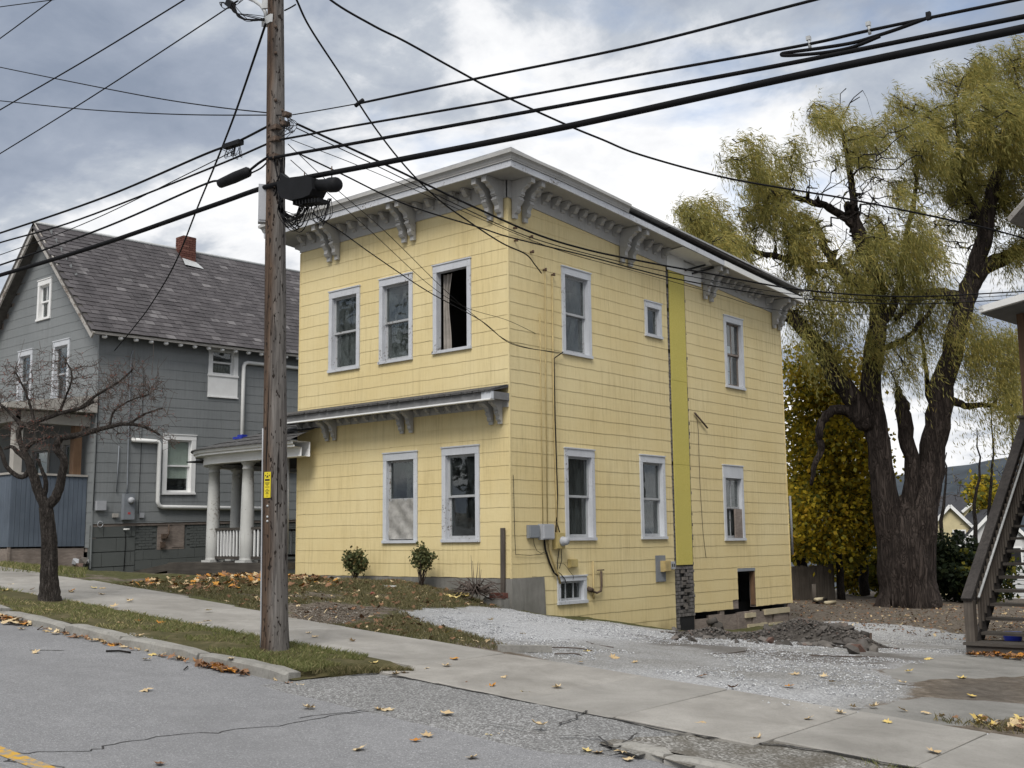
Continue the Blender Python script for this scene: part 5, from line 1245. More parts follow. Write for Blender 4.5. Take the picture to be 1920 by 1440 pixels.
for n, (y, s0) in enumerate(sl):
    if n < 300:
        o = link('slate', smesh[n % 8], parent=roof); o.matrix_local = Matrix.Translation(Vector(rp(y, s0) - G.base)) @ Msl.to_4x4()
    else:
        V, F = slate_v(WSL - .006, r); P0 = rp(y, s0); rest.add([P0 + A3 @ np.array(v) for v in V], F)
G.part('slate_field', rest, MAT['slate'], kind='stuff')
m = MB(); m.tube([rp(13.9, -.02, .02), rp(26.2, -.02, .02)], .045, 6); G.part('ridge_cap', m, MAT['galv'])
m = MB(); V0 = rp(13.92, SL, -.02); V1 = rp(26, SL, -.02); m.bar(V0 + (-.02, 0, -.03), V1 + (-.02, 0, -.03), .03, .07); G.part('eave_board', m, MAT['beige'])
for k, y in enumerate(np.arange(14.3, 25, .43)):
    m = MB(); e = rp(y, SL - .10, -.04); m.lathe(e + (0, 0, -.20), [(.03, 0), (.062, .02), (.065, .06), (.045, .085), (.05, .17)], 8); G.part('rafter_tail', m, MAT['white'])
for sgn in (1, -1):
    m = MB()
    a_ = np.array([GX + APX, 13.93, APZ + .02]); b_ = np.array([GX + APX + sgn * (-APX + OVH + .02), 13.93, EVZ - .35 + .33]); d_ = (b_ - a_) / np.linalg.norm(b_ - a_); nrm = np.array([-d_[2] * sgn, 0, d_[0] * sgn])
    if nrm[2] > 0: nrm = -nrm
    m.add([a_, b_, b_ + nrm * .17, a_ + nrm * .21, a_ + (0, .05, 0), b_ + (0, .05, 0), b_ + nrm * .17 + (0, .05, 0), a_ + nrm * .21 + (0, .05, 0)], [(0, 1, 2, 3), (7, 6, 5, 4), (0, 4, 5, 1), (1, 5, 6, 2), (2, 6, 7, 3), (3, 7, 4, 0)])
    G.part('bargeboard', m, MAT['barge'])
    m = MB(); m.add([a_ + nrm * .05 + (0, .05, 0), b_ + nrm * .05 + (0, .05, 0), b_ + nrm * .05 + (0, .36, 0), a_ + nrm * .05 + (0, .36, 0)], [(0, 1, 2, 3)]); G.part('rake_soffit', m, MAT['roofing'])
# chimney
m = MB(); r = random.Random(2); cx0, cx1, cy0, cy1, cz0, cz1 = -28.62, -28.22, 18.28, 18.72, 9.5, 10.80
m.box((cx0 + .012, cy0 + .012, cz0), (cx1 - .012, cy1 - .012, cz1 - .005)); ch = G.part('chimney', m, MAT['mortar'])
m = MB(); z = cz0; k = 0
while z < cz1 - .05:
    for ax in (0, 1):
        L0, L1 = ((cx0, cx1), (cy0, cy1))[ax]; t = L0 - (.1 if k % 2 else 0)
        while t < L1 - .02:
            a_, b_ = max(L0, t), min(L1, t + .2)
            if b_ - a_ > .03:
                e = r.uniform(0, .005)
                if ax == 0: m.box((a_ + .004, cy0 - e, z), (b_ - .006, cy0 + .03, z + .058)); 
                else: m.box((cx1 - .03, a_ + .004, z), (cx1 + e, b_ - .006, z + .058))
            t += .205
    z += .068; k += 1
G.part('chimney_brick', m, MAT['brick'], ch, kind='stuff')
m = MB(); m.box((cx1 - .05, cy0 - .05, 9.86), (cx1 + .10, cy1 + .05, 9.90)); m.add([(cx1 + .01, cy0 - .03, 10.1), (cx1 + .01, cy1 + .03, 10.05), (cx1 + .28, cy1 + .1, 9.82), (cx1 + .28, cy0 - .1, 9.84)], [(0, 1, 2, 3)]); G.part('flashing', m, MAT['galv'], ch)
# white pipes, meter, boxes
def gtube(name, pts, r_, mat, n=8): m = MB(); m.tube([WS.p(u, z, d) for u, z, d in pts], r_, n); return G.part(name, m, MAT[mat])
gtube('downpipe', [(.95, 4.35, .07), (1.65, 4.33, .07), (1.70, 4.32, .07), (1.74, 4.26, .07), (1.74, 2.80, .07), (1.78, 2.70, .07), (1.88, 2.66, .07), (5.2, 2.58, .07)], .055, 'pvc'); gtube('downpipe', [(9, 6.62, .07), (4.42, 6.62, .07), (4.32, 6.59, .07), (4.28, 6.50, .07), (4.28, 3.4, .07)], .055, 'pvc')
gtube('flue_elbow', [(6.6, 3.75, .1), (6.1, 3.75, .1), (5.8, 3.70, .1)], .07, 'pvc')
def gbox(name, u0, u1, z0, z1, d, mat): m = MB(); WS.box(m, u0, u1, z0, z1, .016, d); return G.part(name, m, MAT[mat])
mb_ = gbox('meter_box', .76, 1.06, 2.36, 3.0, .14, 'metal_gray'); m = MB(); c0 = WS.p(.94, 2.83, .14); m.tube([c0, c0 + (.05, 0, 0), c0 + (.09, 0, 0)], [.085, .08, .06], 14); G.part('meter_dial', m, MAT['metal_light'], mb_)
m = MB(); WS.box(m, .87, .94, 2.49, 2.54, .141, .144); G.part('warning_sticker', m, MAT['red'], mb_)
gbox('telephone_box', .06, .31, 2.60, 2.83, .10, 'metal_light'); gbox('outlet_box', .52, .66, 2.42, 2.52, .07, 'beige'); gbox('small_box', 1.26, 1.38, 2.40, 2.53, .06, 'metal_light')
gtube('meter_conduit', [(.88, 3.0, .05), (.88, 3.25, .05), (.86, 4.6, .05), (.86, 6.5, .05), (.88, 6.62, .1)], .018, 'metal_gray'); gtube('conduit', [(.60, 3.05, .04), (.62, 4.2, .04)], .014, 'metal_gray'); gtube('wall_wire', [(1.22, 2.5, .03), (1.25, 4.4, .03), (1.24, 6.2, .03)], .006, 'cable'); gtube('wall_wire', [(.0, 2.6, .03), (.02, 4.0, .03), (.03, 5.5, .03)], .008, 'cable'); gtube('ground_wire', [(.9, 2.06, .0), (.92, 1.8, .0), (.9, 1.1, .0)], .008, 'cable')
gtube('hose_bib', [(.85, 2.12, .0), (.97, 2.12, .08)], .02, 'pvc'); m = MB(); t_ = np.linspace(0, 2 * PI, 14); m.tube([WS.p(.2 + .07 * math.cos(a), 2.26 + .07 * math.sin(a), .04) for a in t_], .01, 5); G.part('cable_coil', m, MAT['metal_light'])
# front porch: blue-grey boarded sides, beige beam
px0, px1, py0, py1 = -31.2, -25.9, 12.40, 14.28
def bwall(o, u, n, L, name):
    w = Wall(o, u, n); k = 0; t = 0
    par = None; m = MB(); w.box(m, 0, L, 1.74, 3.42, -.05, -.012); par = G.part(name, m, MAT['bluegray'])
    while t < L - .01:
        l = min(.118, L - t); m = MB(); w.box(m, t + .004, t + l - .004, 1.74, 3.42, -.012, .006); G.part('board', m, MAT['bluegray'], par); t += .118
    m = MB(); w.box(m, -.02, L, 3.42, 3.47, -.07, .04); G.part('porch_rail', m, MAT['beige'])
    m = MB(); w.box(m, 0, L, 1.2, 1.735, -.06, -.02); G.part('porch_skirt', m, MAT['oldwood'])
bwall((px1, py0, 0), (0, 1, 0), (1, 0, 0), py1 - py0, 'porch_side'); bwall((px0, py0, 0), (1, 0, 0), (0, -1, 0), px1 - px0, 'porch_front')
m = MB(); m.box((px0, py0 - .05, 4.66), (px1 + .05, py0 + .12, 4.93)); m.box((px1 - .12, py0, 4.66), (px1 + .05, py1, 4.93)); G.part('porch_beam', m, MAT['beige'])
m = MB(); m.add([(px0 - .2, py0 - .35, 4.94), (px1 + .35, py0 - .35, 4.94), (px1 + .35, py1, 4.98), (px0 - .2, py1, 4.98), (px0 - .2, py0 - .35, 5.06), (px1 + .35, py0 - .35, 5.06), (px1 + .35, py1, 5.42), (px0 - .2, py1, 5.42)], [(3, 2, 1, 0), (4, 5, 6, 7), (0, 1, 5, 4), (1, 2, 6, 5), (2, 3, 7, 6), (3, 0, 4, 7)]); G.part('porch_roof', m, MAT['beige'])
m = MB(); m.box((px0, py0 + .02, 1.70), (px1 - .02, py1, 1.9)); G.part('porch_floor', m, MAT['graywood_x'])
for (x, y, mt) in ((px1 - .09, 14.0, 'brownwood'), (px1 - .1, py0 + .12, 'beige'), (-28.5, py0 + .1, 'beige')): m = MB(); m.box((x - .1, y - .1, 3.47), (x + .1, y + .1, 4.66)); G.part('porch_post', m, MAT[mt])
r = random.Random(6)
for i in range(6):
    p = np.array([px1 + .1 + r.uniform(-.1, .15), 14.0 + .4 * (i % 3) / 3 + r.uniform(-.1, .1), 1.25 + .12 * (i // 3)])
    m = MB(); m.add(*(lambda V: (V, [(0, 2, 1), (0, 1, 3), (1, 2, 4), (2, 0, 5), (0, 3, 5), (1, 4, 3), (2, 5, 4), (3, 4, 5)]))([tuple(p + np.array(q) * r.uniform(.08, .14)) for q in ((1, 0, -.6), (-.6, .9, -.5), (-.6, -.9, -.6), (.7, .5, .7), (-.8, .1, .8), (.2, -.9, .7))])); solo('foundation_stone', m, MAT['metal_light'] if i % 2 else MAT['stone'], p, 'pale rough stone piled under the blue porch corner', 'stone', 'stones under the porch corner')
# ---------------------------------------------------------------- utility pole and wires
PY = 7.06
PB = np.array([-9.10, PY, .66]); 
def pole_at(z):
    top = onY(517, 0, PY); t = (z - PB[2]) / (top[2] - PB[2]); return PB + (top - PB) * t
def pole_r(z): return .133 - .0068 * (z - PB[2])
UP = Thing('utility_pole', PB, 'weathered wooden utility pole in the grass verge', 'utility pole')
m = MB(); zs_ = np.concatenate([[PB[2] - .3], np.linspace(PB[2], 10.6, 30)]); pts = [pole_at(z) for z in zs_]
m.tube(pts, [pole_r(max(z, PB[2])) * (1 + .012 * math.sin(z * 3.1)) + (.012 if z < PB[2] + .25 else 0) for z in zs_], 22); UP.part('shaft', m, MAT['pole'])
def at_pole(px, py, dn=0.0):
    p = onY(px, py, PY); return p + dn * (OFF - p) / np.linalg.norm(OFF - p)
def pbox(name, px0, py0, px1, py1, dep, back, mat, par=None):
    a = at_pole(px0, py0); b = at_pole(px1, py1); c = (a + b) / 2; d = (OFF - c); d[2] = 0; d /= np.linalg.norm(d); s_ = np.array([-d[1], d[0], 0])
    w = abs((b - a) @ s_) / 2; h = abs(b[2] - a[2]) / 2
    m = MB(); m.obox(c + d * (back + dep / 2), s_ * w, d * dep / 2, (0, 0, h)); m.obox(c + d * (back + dep + .004), s_ * w * .82, d * .004, (0, 0, h * .9)); return UP.part(name, m, MAT[mat], par)
pbox('equipment_box', 485, 358, 508, 420, .10, .06, 'metal_light')
# steel bracket of the lamp arm
m = MB(); c0 = pole_at(at_pole(512, 40)[2]); a_ = at_pole(497, 33, .10); b_ = at_pole(513, 44, .12); m.obox((a_ + b_) / 2, (b_ - a_) * np.array([.5, .5, 0]), np.array([.02, .03, 0]), (0, 0, .045))
m.tube([at_pole(500, 36, .06), at_pole(497, 22, .1), at_pole(489, 10, .12), at_pole(476, 1, .14), at_pole(455, -8, .18), at_pole(420, -20, .25)], .02, 8); m.obox(at_pole(501, 6, .09), np.array([.05, .03, 0]), np.array([-.01, .01, 0]), (0, 0, .06)); UP.part('lamp_bracket', m, MAT['galv'])
tg = at_pole(500, 911); pc = pole_at(tg[2]); d = OFF - pc; d[2] = 0; d /= np.linalg.norm(d); s_ = np.array([-d[1], d[0], 0])
if s_ @ np.array([AX[0][0], AX[0][1], 0]) < 0: s_ = -s_
dl = d * math.cos(.62) - s_ * math.sin(.62); sl_ = s_ * math.cos(.62) + d * math.sin(.62)
c1 = pc + dl * (pole_r(tg[2]) + .006)
m = MB(); m.obox(c1, sl_ * .038, dl * .003, (0, 0, .128)); tagp = UP.part('warning_tag', m, MAT['tagyellow'])
m = MB(); zc = c1[2]
def bar_(z, w, h, off=0): m.obox(np.array([c1[0], c1[1], zc + z]) + dl * .0036 + sl_ * off, sl_ * w / 2, dl * .0008, (0, 0, h / 2))
bar_(.048, .056, .018)
for z, w in ((.020, .056), (.008, .046), (-.003, .022), (-.022, .05), (-.045, .02), (-.060, .054), (-.075, .026), (-.088, .036)): bar_(z, w, .0055)
bar_(.112, .008, .008); bar_(-.112, .008, .008); bar_(.092, .012, .012, -.022); bar_(.092, .012, .012, .022)
m.prism([(-.014, .072), (.014, .072), (0, .098)], np.array([c1[0], c1[1], zc]) + dl * .0036, sl_, np.array([0, 0, 1.0]), dl * .0008); UP.part('tag_print', m, MAT['tagblack'], tagp)
m = MB(); m.tube([pole_at(z) - s_ * (pole_r(z) + .004) + d * .03 for z in np.linspace(.75, 2.9, 10)], .008, 6); UP.part('ground_wire_guard', m, MAT['metal_light'])
for px, py in ((500, 950), (499, 970), (500, 978)):
    p = at_pole(px, py); pc2 = pole_at(p[2]); m = MB(); m.tube([pc2 + dl * pole_r(p[2]), pc2 + dl * (pole_r(p[2]) + .008)], .012, 7); UP.part('nail_tag', m, MAT['galv'])
for k, (px, py) in enumerate(((514, 108), (516, 195), (512, 60))):
    p = at_pole(px, py); pc2 = pole_at(p[2]); m = MB(); m.tube([pc2 + d * (pole_r(p[2]) - .01), pc2 + d * (pole_r(p[2]) + .02)], .018, 6); UP.part('through_bolt', m, MAT['rust'])
# clamps where the strands pass
for px, py, w in ((516, 240, .13), (515, 262, .13), (513, 295, .14), (515, 348, .15), (538, 215, .06), (534, 232, .06)):
    c1 = at_pole(px, py, .10); m = MB(); m.obox(c1, np.array([w / 2, 0, 0]), np.array([0, .04, 0]), (0, 0, .022)); m.tube([c1 + (-w * .5, -.03, .02), c1 + (-w * .3, -.05, .05)], .012, 5); m.tube([c1 + (w * .3, -.03, .0), c1 + (w * .45, -.05, -.04)], .012, 5); UP.part('strand_clamp', m, MAT['rust'])

def cat(P, n=8):
    P = [np.array(p, float) for p in P]; Q = [2 * P[0] - P[1]] + P + [2 * P[-1] - P[-2]]; o = []
    for i in range(1, len(Q) - 2):
        for t in np.arange(n) / n:
            a, b, c, d_ = Q[i - 1], Q[i], Q[i + 1], Q[i + 2]
            o.append(.5 * (2 * b + (c - a) * t + (2 * a - 5 * b + 4 * c - d_) * t * t + (3 * b - a - 3 * c + d_) * t ** 3))
    return o + [P[-1]]
def wire_plane(px, Y): return [onY(x, y, Y) for x, y in cat(px)]
def wire_depth(px, d0, d1):
    q = cat(px); L = np.r_[0, np.cumsum([np.hypot(*(b - a)) for a, b in zip(q[:-1], q[1:])])]; t = L / L[-1]
    return [onD(x, y, 1 / ((1 - s) / d0 + s / d1)) for (x, y), s in zip(q, t)]
def wire(pts, r_, label, mat='cable', cat_='cable', group=None, n=6, name='overhead_cable'):
    pts = [np.array(p) for p in pts]; return solo(name, MB().tube(pts, r_, n), MAT[mat], pts[0], label, cat_, group)
dP = depth(PB + (0, 0, 5))
R4 = wire_plane([(-260, 590), (0, 516), (200, 455), (400, 385), (520, 345), (700, 309), (1060, 238), (1500, 141), (1920, 53), (2500, -70)], PY - .10)
wire(R4, .0265, 'thickest black cable, lowest of the strands running along the street', n=10)
wire(wire_plane([(525, 262), (580, 252), (640, 240), (900, 195), (1200, 140), (1500, 86), (1640, 55), (1920, -3), (2400, -100)], PY - .08), .011, 'street cable second from the top carrying the long storage loop')
wire(wire_plane([(505, 297), (560, 287), (640, 273), (900, 226), (1200, 171), (1500, 115), (1920, 31), (2500, -85)], PY - .09), .017, 'street cable just above the thickest strand', n=8)
wire(wire_plane([(538, 217), (600, 207), (673, 194)], PY - .05), .006, 'thin dead-end wire joining the pole to the uppermost cable', n=5)
wire(wire_plane([(673, 194), (880, 150), (1200, 84), (1530, -1), (1900, -95)], PY - .05), .011, 'uppermost cable along the street to the right of the pole')
m = MB(); p = onY(673, 194, PY - .05); m.tube([p + (-.05, 0, -.01), p + (.06, 0, .02)], .02, 6); solo('cable_dead_end', m, MAT['black_plastic'], p, 'small black dead-end clamp on the uppermost cable', 'clamp')
wire(wire_plane([(-200, 500), (0, 437), (200, 368), (380, 291), (440, 268), (500, 238)], PY - .05), .013, 'left-hand street cable meeting the pole highest of its bundle')
wire(wire_plane([(-200, 515), (0, 455), (150, 411), (400, 313), (505, 268)], PY - .07), .011, 'left-hand street cable below the small terminal block')
wire(wire_plane([(-200, 560), (0, 497), (200, 425), (375, 349), (412, 338)], PY - .09), .012, 'left-hand street cable ending in the black splice sleeve')
wire(wire_plane([(-200, 545), (0, 478), (170, 414), (360, 322), (440, 282)], PY + .1), .006, 'thin drop wire along the left-hand street cables', n=5)
wire(wire_plane([(465, 322), (485, 306), (505, 293)], PY - .09), .014, 'short cable from the splice sleeve to the pole clamp')
wire(wire_plane([(468, 326), (488, 316), (500, 305), (506, 296)], PY - .09), .009, 'short slack cable under the pole clamp', n=5)
wire(wire_plane([(-150, 92), (0, 126), (260, 178), (400, 200), (515, 213)], PY - .05), .007, 'thin wire rising away to the upper left of the pole', n=5)
wire(wire_plane([(-150, 174), (0, 189), (170, 206), (350, 215), (540, 216)], PY - .05), .007, 'nearly level thin wire left of the pole', n=5)
wire(wire_plane([(-120, 278), (0, 206), (170, 107), (345, 0), (480, -85)], 6.0), .008, 'upper of two parallel wires slanting across the left sky', n=5)
wire(wire_plane([(-120, 360), (0, 288), (190, 170), (425, 16), (440, 4)], PY - .1), .008, 'lower of two parallel wires slanting across the left sky', n=5)
wire(wire_plane([(-60, 112), (0, 72), (97, 0), (150, -40)], 6.0), .007, 'short wire crossing the top left corner of the sky', n=5)
wire(wire_plane([(-60, 22), (0, 13), (60, 5), (97, 0), (130, -6)], 6.0), .006, 'flat wire at the very top left of the sky', n=5)
eG = onX(215, 657, GX + .05)
wire(wire_depth([(498, 45), (478, 105), (440, 215), (403, 310), (372, 385), (330, 490), (285, 568), (250, 615), (215, 657)], dP, depth(eG)), .013, 'twisted service drop from the pole top down to the grey house', cat_='cable')
eY = onX(1015, 512, CX + .08); dY = depth(eY)
wire(wire_depth([(554, -5), (580, 50), (640, 142), (700, 235), (760, 312), (820, 372), (880, 416), (940, 455), (985, 476), (1002, 495), (1015, 512)], dP, dY), .012, 'twisted service drop from the pole top to the yellow house')
wire(wire_depth([(555, 8), (545, 14), (533, 20)], dP, dP), .008, 'bridle wire at the pole top holding the yellow house drop', n=5)
wire(wire_depth([(560, -60), (620, 0), (700, 48), (760, 78), (850, 128), (950, 182), (1060, 233), (1130, 262), (1200, 290), (1350, 331), (1500, 358), (1600, 375), (1820, 421), (1930, 449)], 11.6, 15.5), .012, 'twisted drop sagging across the sky to the right-hand house')
wire(wire_depth([(556, 232), (700, 298), (800, 346), (880, 384), (1000, 437), (1100, 468), (1220, 493), (1330, 513), (1500, 543), (1700, 556), (1930, 546)], dP, 20), .012, 'black drop passing the house corner to the right-hand porch')
wire(wire_depth([(556, 240), (700, 308), (880, 395), (1000, 447), (1160, 490), (1330, 525), (1500, 553), (1700, 563), (1930, 552)], dP, 20), .006, 'thin drop just under the black one past the house corner', n=5)
wire(wire_depth([(560, 288), (640, 326), (760, 383), (900, 427), (960, 446), (1100, 480), (1250, 519), (1400, 547), (1500, 560), (1700, 570), (1930, 560)], dP, 20), .009, 'lower black drop running past the side of the yellow house', n=5)
wire(wire_depth([(545, 262), (562, 268), (700, 322), (900, 410), (1050, 470), (1200, 511), (1350, 553), (1442, 579), (1600, 590), (1930, 575)], dP, 20), .004, 'faint wire crossing the side wall below the drops', n=5)
wire(wire_depth([(540, 270), (620, 345), (720, 432), (830, 540), (900, 600), (960, 643), (1050, 664)], dP, dY), .0045, 'thin wire from the pole to the service cable under the upper window', n=5)
wire(wire_depth([(545, 300), (615, 362), (700, 438), (800, 530), (870, 575), (950, 600), (1010, 628)], dP, dY), .0045, 'thin wire from the pole to the side wall loop', n=5)
wire(wire_depth([(585, 400), (640, 435), (700, 478), (800, 545), (900, 600), (960, 645), (1052, 662)], dP, dY), .007, 'black wire from the hanging terminal to the yellow house', n=5)
m = MB(); a_ = onY(411, 345, PY - .09); b_ = onY(468, 321, PY - .09); ax_ = b_ - a_
m.tube([a_, a_ + ax_ * .04, a_ + ax_ * .5, a_ + ax_ * .93, b_], [.03, .052, .062, .058, .03], 10); solo('splice_sleeve', m, MAT['black_plastic'], a_, 'fat black splice sleeve on the cable left of the pole', 'splice case')
T = Thing('cable_terminal', onY(595, 385, PY - .1), 'big black ribbed cable terminal hanging right of the pole', 'splice case')
m = MB(); m.prism([(q[0], q[2]) for q in [onY(x, y, PY) for x, y in ((548, 352), (556, 344), (575, 341), (600, 338), (613, 341), (615, 362), (609, 374), (596, 379), (572, 384), (556, 379), (550, 368))]], (0, PY - .20, 0), (1, 0, 0), (0, 0, 1), (0, .18, 0)); T.part('housing', m, MAT['black_plastic'])
a_ = onY(598, 348, PY - .11); b_ = onY(634, 346, PY - .11); m = MB(); m.tube([a_, a_ + (b_ - a_) * .55, a_ + (b_ - a_) * .56, a_ + (b_ - a_) * .9, b_], [.062, .062, .074, .074, .06], 14); T.part('end_cap', m, MAT['black_plastic'])
for x in np.linspace(560, 606, 9): c1 = onY(x, 383 - (x - 560) * .12, PY - .11); m = MB(); m.obox(c1, np.array([.008, 0, 0]), np.array([0, .07, 0]), (0, 0, .02)); T.part('port', m, MAT['black_plastic'])
for px, py0, py1 in ((571, 322, 341), (622, 312, 336)): m = MB(); m.tube([onY(px, py0, PY - .1), onY(px, py1, PY - .1)], .007, 5); T.part('hanger', m, MAT['rust'])
m = MB(); m.prism([(q[0], q[2]) for q in [onY(x, y, PY) for x, y in ((547, 330), (553, 335), (563, 342), (550, 345))]], (0, PY - .16, 0), (1, 0, 0), (0, 0, 1), (0, .08, 0)); T.part('fin', m, MAT['black_plastic'])
r = random.Random(21)
for k in range(16):
    x0, y0_ = 527 + r.uniform(-4, 4), 372 + r.uniform(-8, 10); x1, y1_ = 572 + r.uniform(-10, 14), 386 + r.uniform(-3, 4); s_y = r.uniform(402, 436); xm = r.uniform(540, 562)
    m = MB(); m.tube([onY(x, y, PY - .15 - .05 * math.sin(i)) for i, (x, y) in enumerate(cat([(x0, y0_), (x0 + 2 + r.uniform(-6, 2), (y0_ + s_y) / 2), (xm, s_y), (x1 - 6, (y1_ + s_y) / 2), (x1, y1_)], 5))], r.choice([.004, .005, .007]), 5); T.part('drop_loop', m, MAT['cable'])
for k in range(8):
    x0 = r.uniform(575, 600); m = MB(); m.tube([onY(x, y, PY - .12) for x, y in cat([(x0, 384), (x0 + r.uniform(-8, 12), r.uniform(395, 410)), (x0 + r.uniform(5, 20), r.uniform(412, 425)), (r.uniform(600, 624), r.uniform(395, 415)), (r.uniform(612, 622), 372)], 5)], .0035, 5); T.part('drop_loop', m, MAT['cable'])
T2 = Thing('terminal_block', onY(437, 278, PY - .06), 'small tangled terminal block on the cable left of the pole', 'terminal')
m = MB(); c1 = onY(437, 271, PY - .06); m.obox(c1, (onY(452, 266, PY) - onY(422, 276, PY)) * .5, np.array([0, .035, 0]), (0, 0, .025)); T2.part('block', m, MAT['black_plastic'])
for k in range(12):
    x0 = r.uniform(422, 452); m = MB(); m.tube([onY(x, y, PY - .07) for x, y in cat([(x0, 274), (x0 + r.uniform(-8, 4), r.uniform(284, 296)), (x0 + r.uniform(-10, 6), r.uniform(286, 298)), (x0 + r.uniform(-14, 10), r.uniform(272, 288))], 5)], .0035, 4); T2.part('wire_loop', m, MAT['cable'])
T3 = Thing('arm_terminal', onY(430, 12, PY - .1), 'knot of black connectors and loops under the pole top', 'terminal')
m = MB(); c1 = onY(432, 8, PY - .1); m.obox(c1, np.array([.05, 0, -.04]), np.array([0, .03, 0]), (.02, 0, .03)); T3.part('connector', m, MAT['black_plastic'])
for k in range(9):
    m = MB(); m.tube([onY(x, y, PY - .12) for x, y in cat([(432 + r.uniform(-6, 6), 8 + r.uniform(-6, 6)), (440 + r.uniform(-5, 12), r.uniform(15, 30)), (460 + r.uniform(-10, 10), r.uniform(26, 42)), (496, 36 + r.uniform(-6, 4))], 6)], r.choice([.004, .006]), 5); T3.part('wire_loop', m, MAT['cable'])
for k in range(4):
    m = MB(); m.tube([onY(x, y, PY - .1) for x, y in cat([(430, 10), (414 + r.uniform(-3, 4), 4), (417, 14), (428, 16), (445, 8), (455 + r.uniform(-4, 6), -2)], 5)], .004, 4); T3.part('wire_loop', m, MAT['cable'])
# storage loop hanging on the second cable
T4 = Thing('cable_storage_loop', onY(1555, 90, PY - .08), 'long narrow storage loop of black cable hung from the street strand', 'cable loop')
m = MB(); m.tube([onY(x, y, PY - .08) for x, y in cat([(1738, 34), (1690, 52), (1648, 66), (1600, 80), (1540, 90), (1480, 98), (1466, 101), (1470, 104), (1500, 103), (1550, 98), (1600, 88), (1650, 68)], 6)], .013, 8); T4.part('loop', m, MAT['cable'])
for px, py in ((1516, 82), (1628, 55)): m = MB(); m.tube([onY(px, py - 12, PY - .08), onY(px + 3, py + 9, PY - .08)], .011, 6); m.obox(onY(px, py - 10, PY - .08), np.array([.014, 0, 0]), np.array([0, .014, 0]), (0, 0, .014)); T4.part('hanger', m, MAT['galv'])
m = MB(); m.obox(onY(1741, 30, PY - .08), np.array([.014, 0, 0]), np.array([0, .014, 0]), (0, 0, .025)); T4.part('lashing', m, MAT['black_plastic'])
for k in range(10):
    m = MB(); x0, y0_ = 538 + r.uniform(-4, 6), 218 + r.uniform(-3, 10); m.tube([onY(x, y, PY - .1) for x, y in cat([(x0, y0_), (x0 + r.uniform(0, 14), y0_ + r.uniform(4, 22)), (x0 + r.uniform(-4, 10), y0_ + r.uniform(10, 30)), (526 + r.uniform(-6, 6), 236 + r.uniform(-10, 30))], 5)], .004, 4); UP.part('jumper', m, MAT['cable'])
for k in range(8):
    m = MB(); x0 = 508 + r.uniform(0, 26); m.tube([at_pole(x, y, .12) for x, y in cat([(x0, 296 + r.uniform(-4, 4)), (x0 + r.uniform(-6, 6), 320), (x0 + r.uniform(-9, 9), 345), (x0 + r.uniform(-6, 10), 372)], 5)], .007, 5); UP.part('jumper', m, MAT['cable'])
# ---------------------------------------------------------------- trees
def colonize(nodes, parent, att, step, infl, kill, iters=120, trop=(0, 0, 0), wig=.25, rg=None, maxn=9000):
    """space colonisation: grow from the given nodes towards the attraction points"""
    rg = rg or rng; nodes = [np.array(n, float) for n in nodes]; parent = list(parent); att = np.array(att, float)
    N = np.array(nodes); d2 = ((att[:, None] - N[None]) ** 2).sum(-1); near = d2.argmin(1); nd = d2.min(1)
    trop = np.array(trop, float)
    for _ in range(iters):
        act = nd < infl * infl
        if not act.any() or len(nodes) > maxn: break
        new = []; par = []
        for k in np.unique(near[act]):
            v = att[act & (near == k)] - nodes[k]; v = v / (np.linalg.norm(v, axis=1)[:, None] + 1e-9)
            d = v.mean(0) + trop + rg.normal(0, wig, 3); l = np.linalg.norm(d)
            if l < 1e-6: continue
            new.append(nodes[k] + d / l * step); par.append(int(k))
        if not new: break
        base = len(nodes); nodes += new; parent += par
        d2 = ((att[:, None] - np.array(new)[None]) ** 2).sum(-1); j = d2.argmin(1); dm = d2.min(1)
        b = dm < nd; nd = np.where(b, dm, nd); near = np.where(b, base + j, near)
        keep = nd > kill * kill; att = att[keep]; nd = nd[keep]; near = near[keep]
        if len(att) == 0: break
    return np.array(nodes), parent
def radii(nodes, parent, tip, ex=2.4, fixed=None):
    n = len(nodes); r = np.zeros(n)
    for i in range(n - 1, -1, -1):
        r[i] = max(r[i], tip ** ex)
        if parent[i] >= 0: r[parent[i]] += r[i]
    r = r ** (1 / ex)
    if fixed:
        for i, v in fixed.items(): r[i] = v
    for i in range(n):
        if parent[i] >= 0: r[i] = min(r[i], r[parent[i]] * .98)
    return r
def skeleton_mesh(nodes, parent, r, thr=0, sides=lambda q: 7 if q > .05 else (5 if q > .015 else 3)):
    kids = {}
    for i, p in enumerate(parent):
        if p >= 0: kids.setdefault(p, []).append(i)
    m = MB(); starts = [(-1, i) for i, p in enumerate(parent) if p < 0]
    while starts:
        p, i = starts.pop(); ch = [p] if p >= 0 else []; ch.append(i)
        while i in kids:
            ks = sorted(kids[i], key=lambda k: -r[k]); starts += [(i, k) for k in ks[1:]]; i = ks[0]; ch.append(i)
        if len(ch) < 2: continue
        rr = np.array([r[c] for c in ch]); 
        if p >= 0: rr[0] = min(rr[0], rr[1] * 1.25)
        m.tube([nodes[c] for c in ch], rr, sides(rr[0]), cap=rr[0] > .03)
    return m
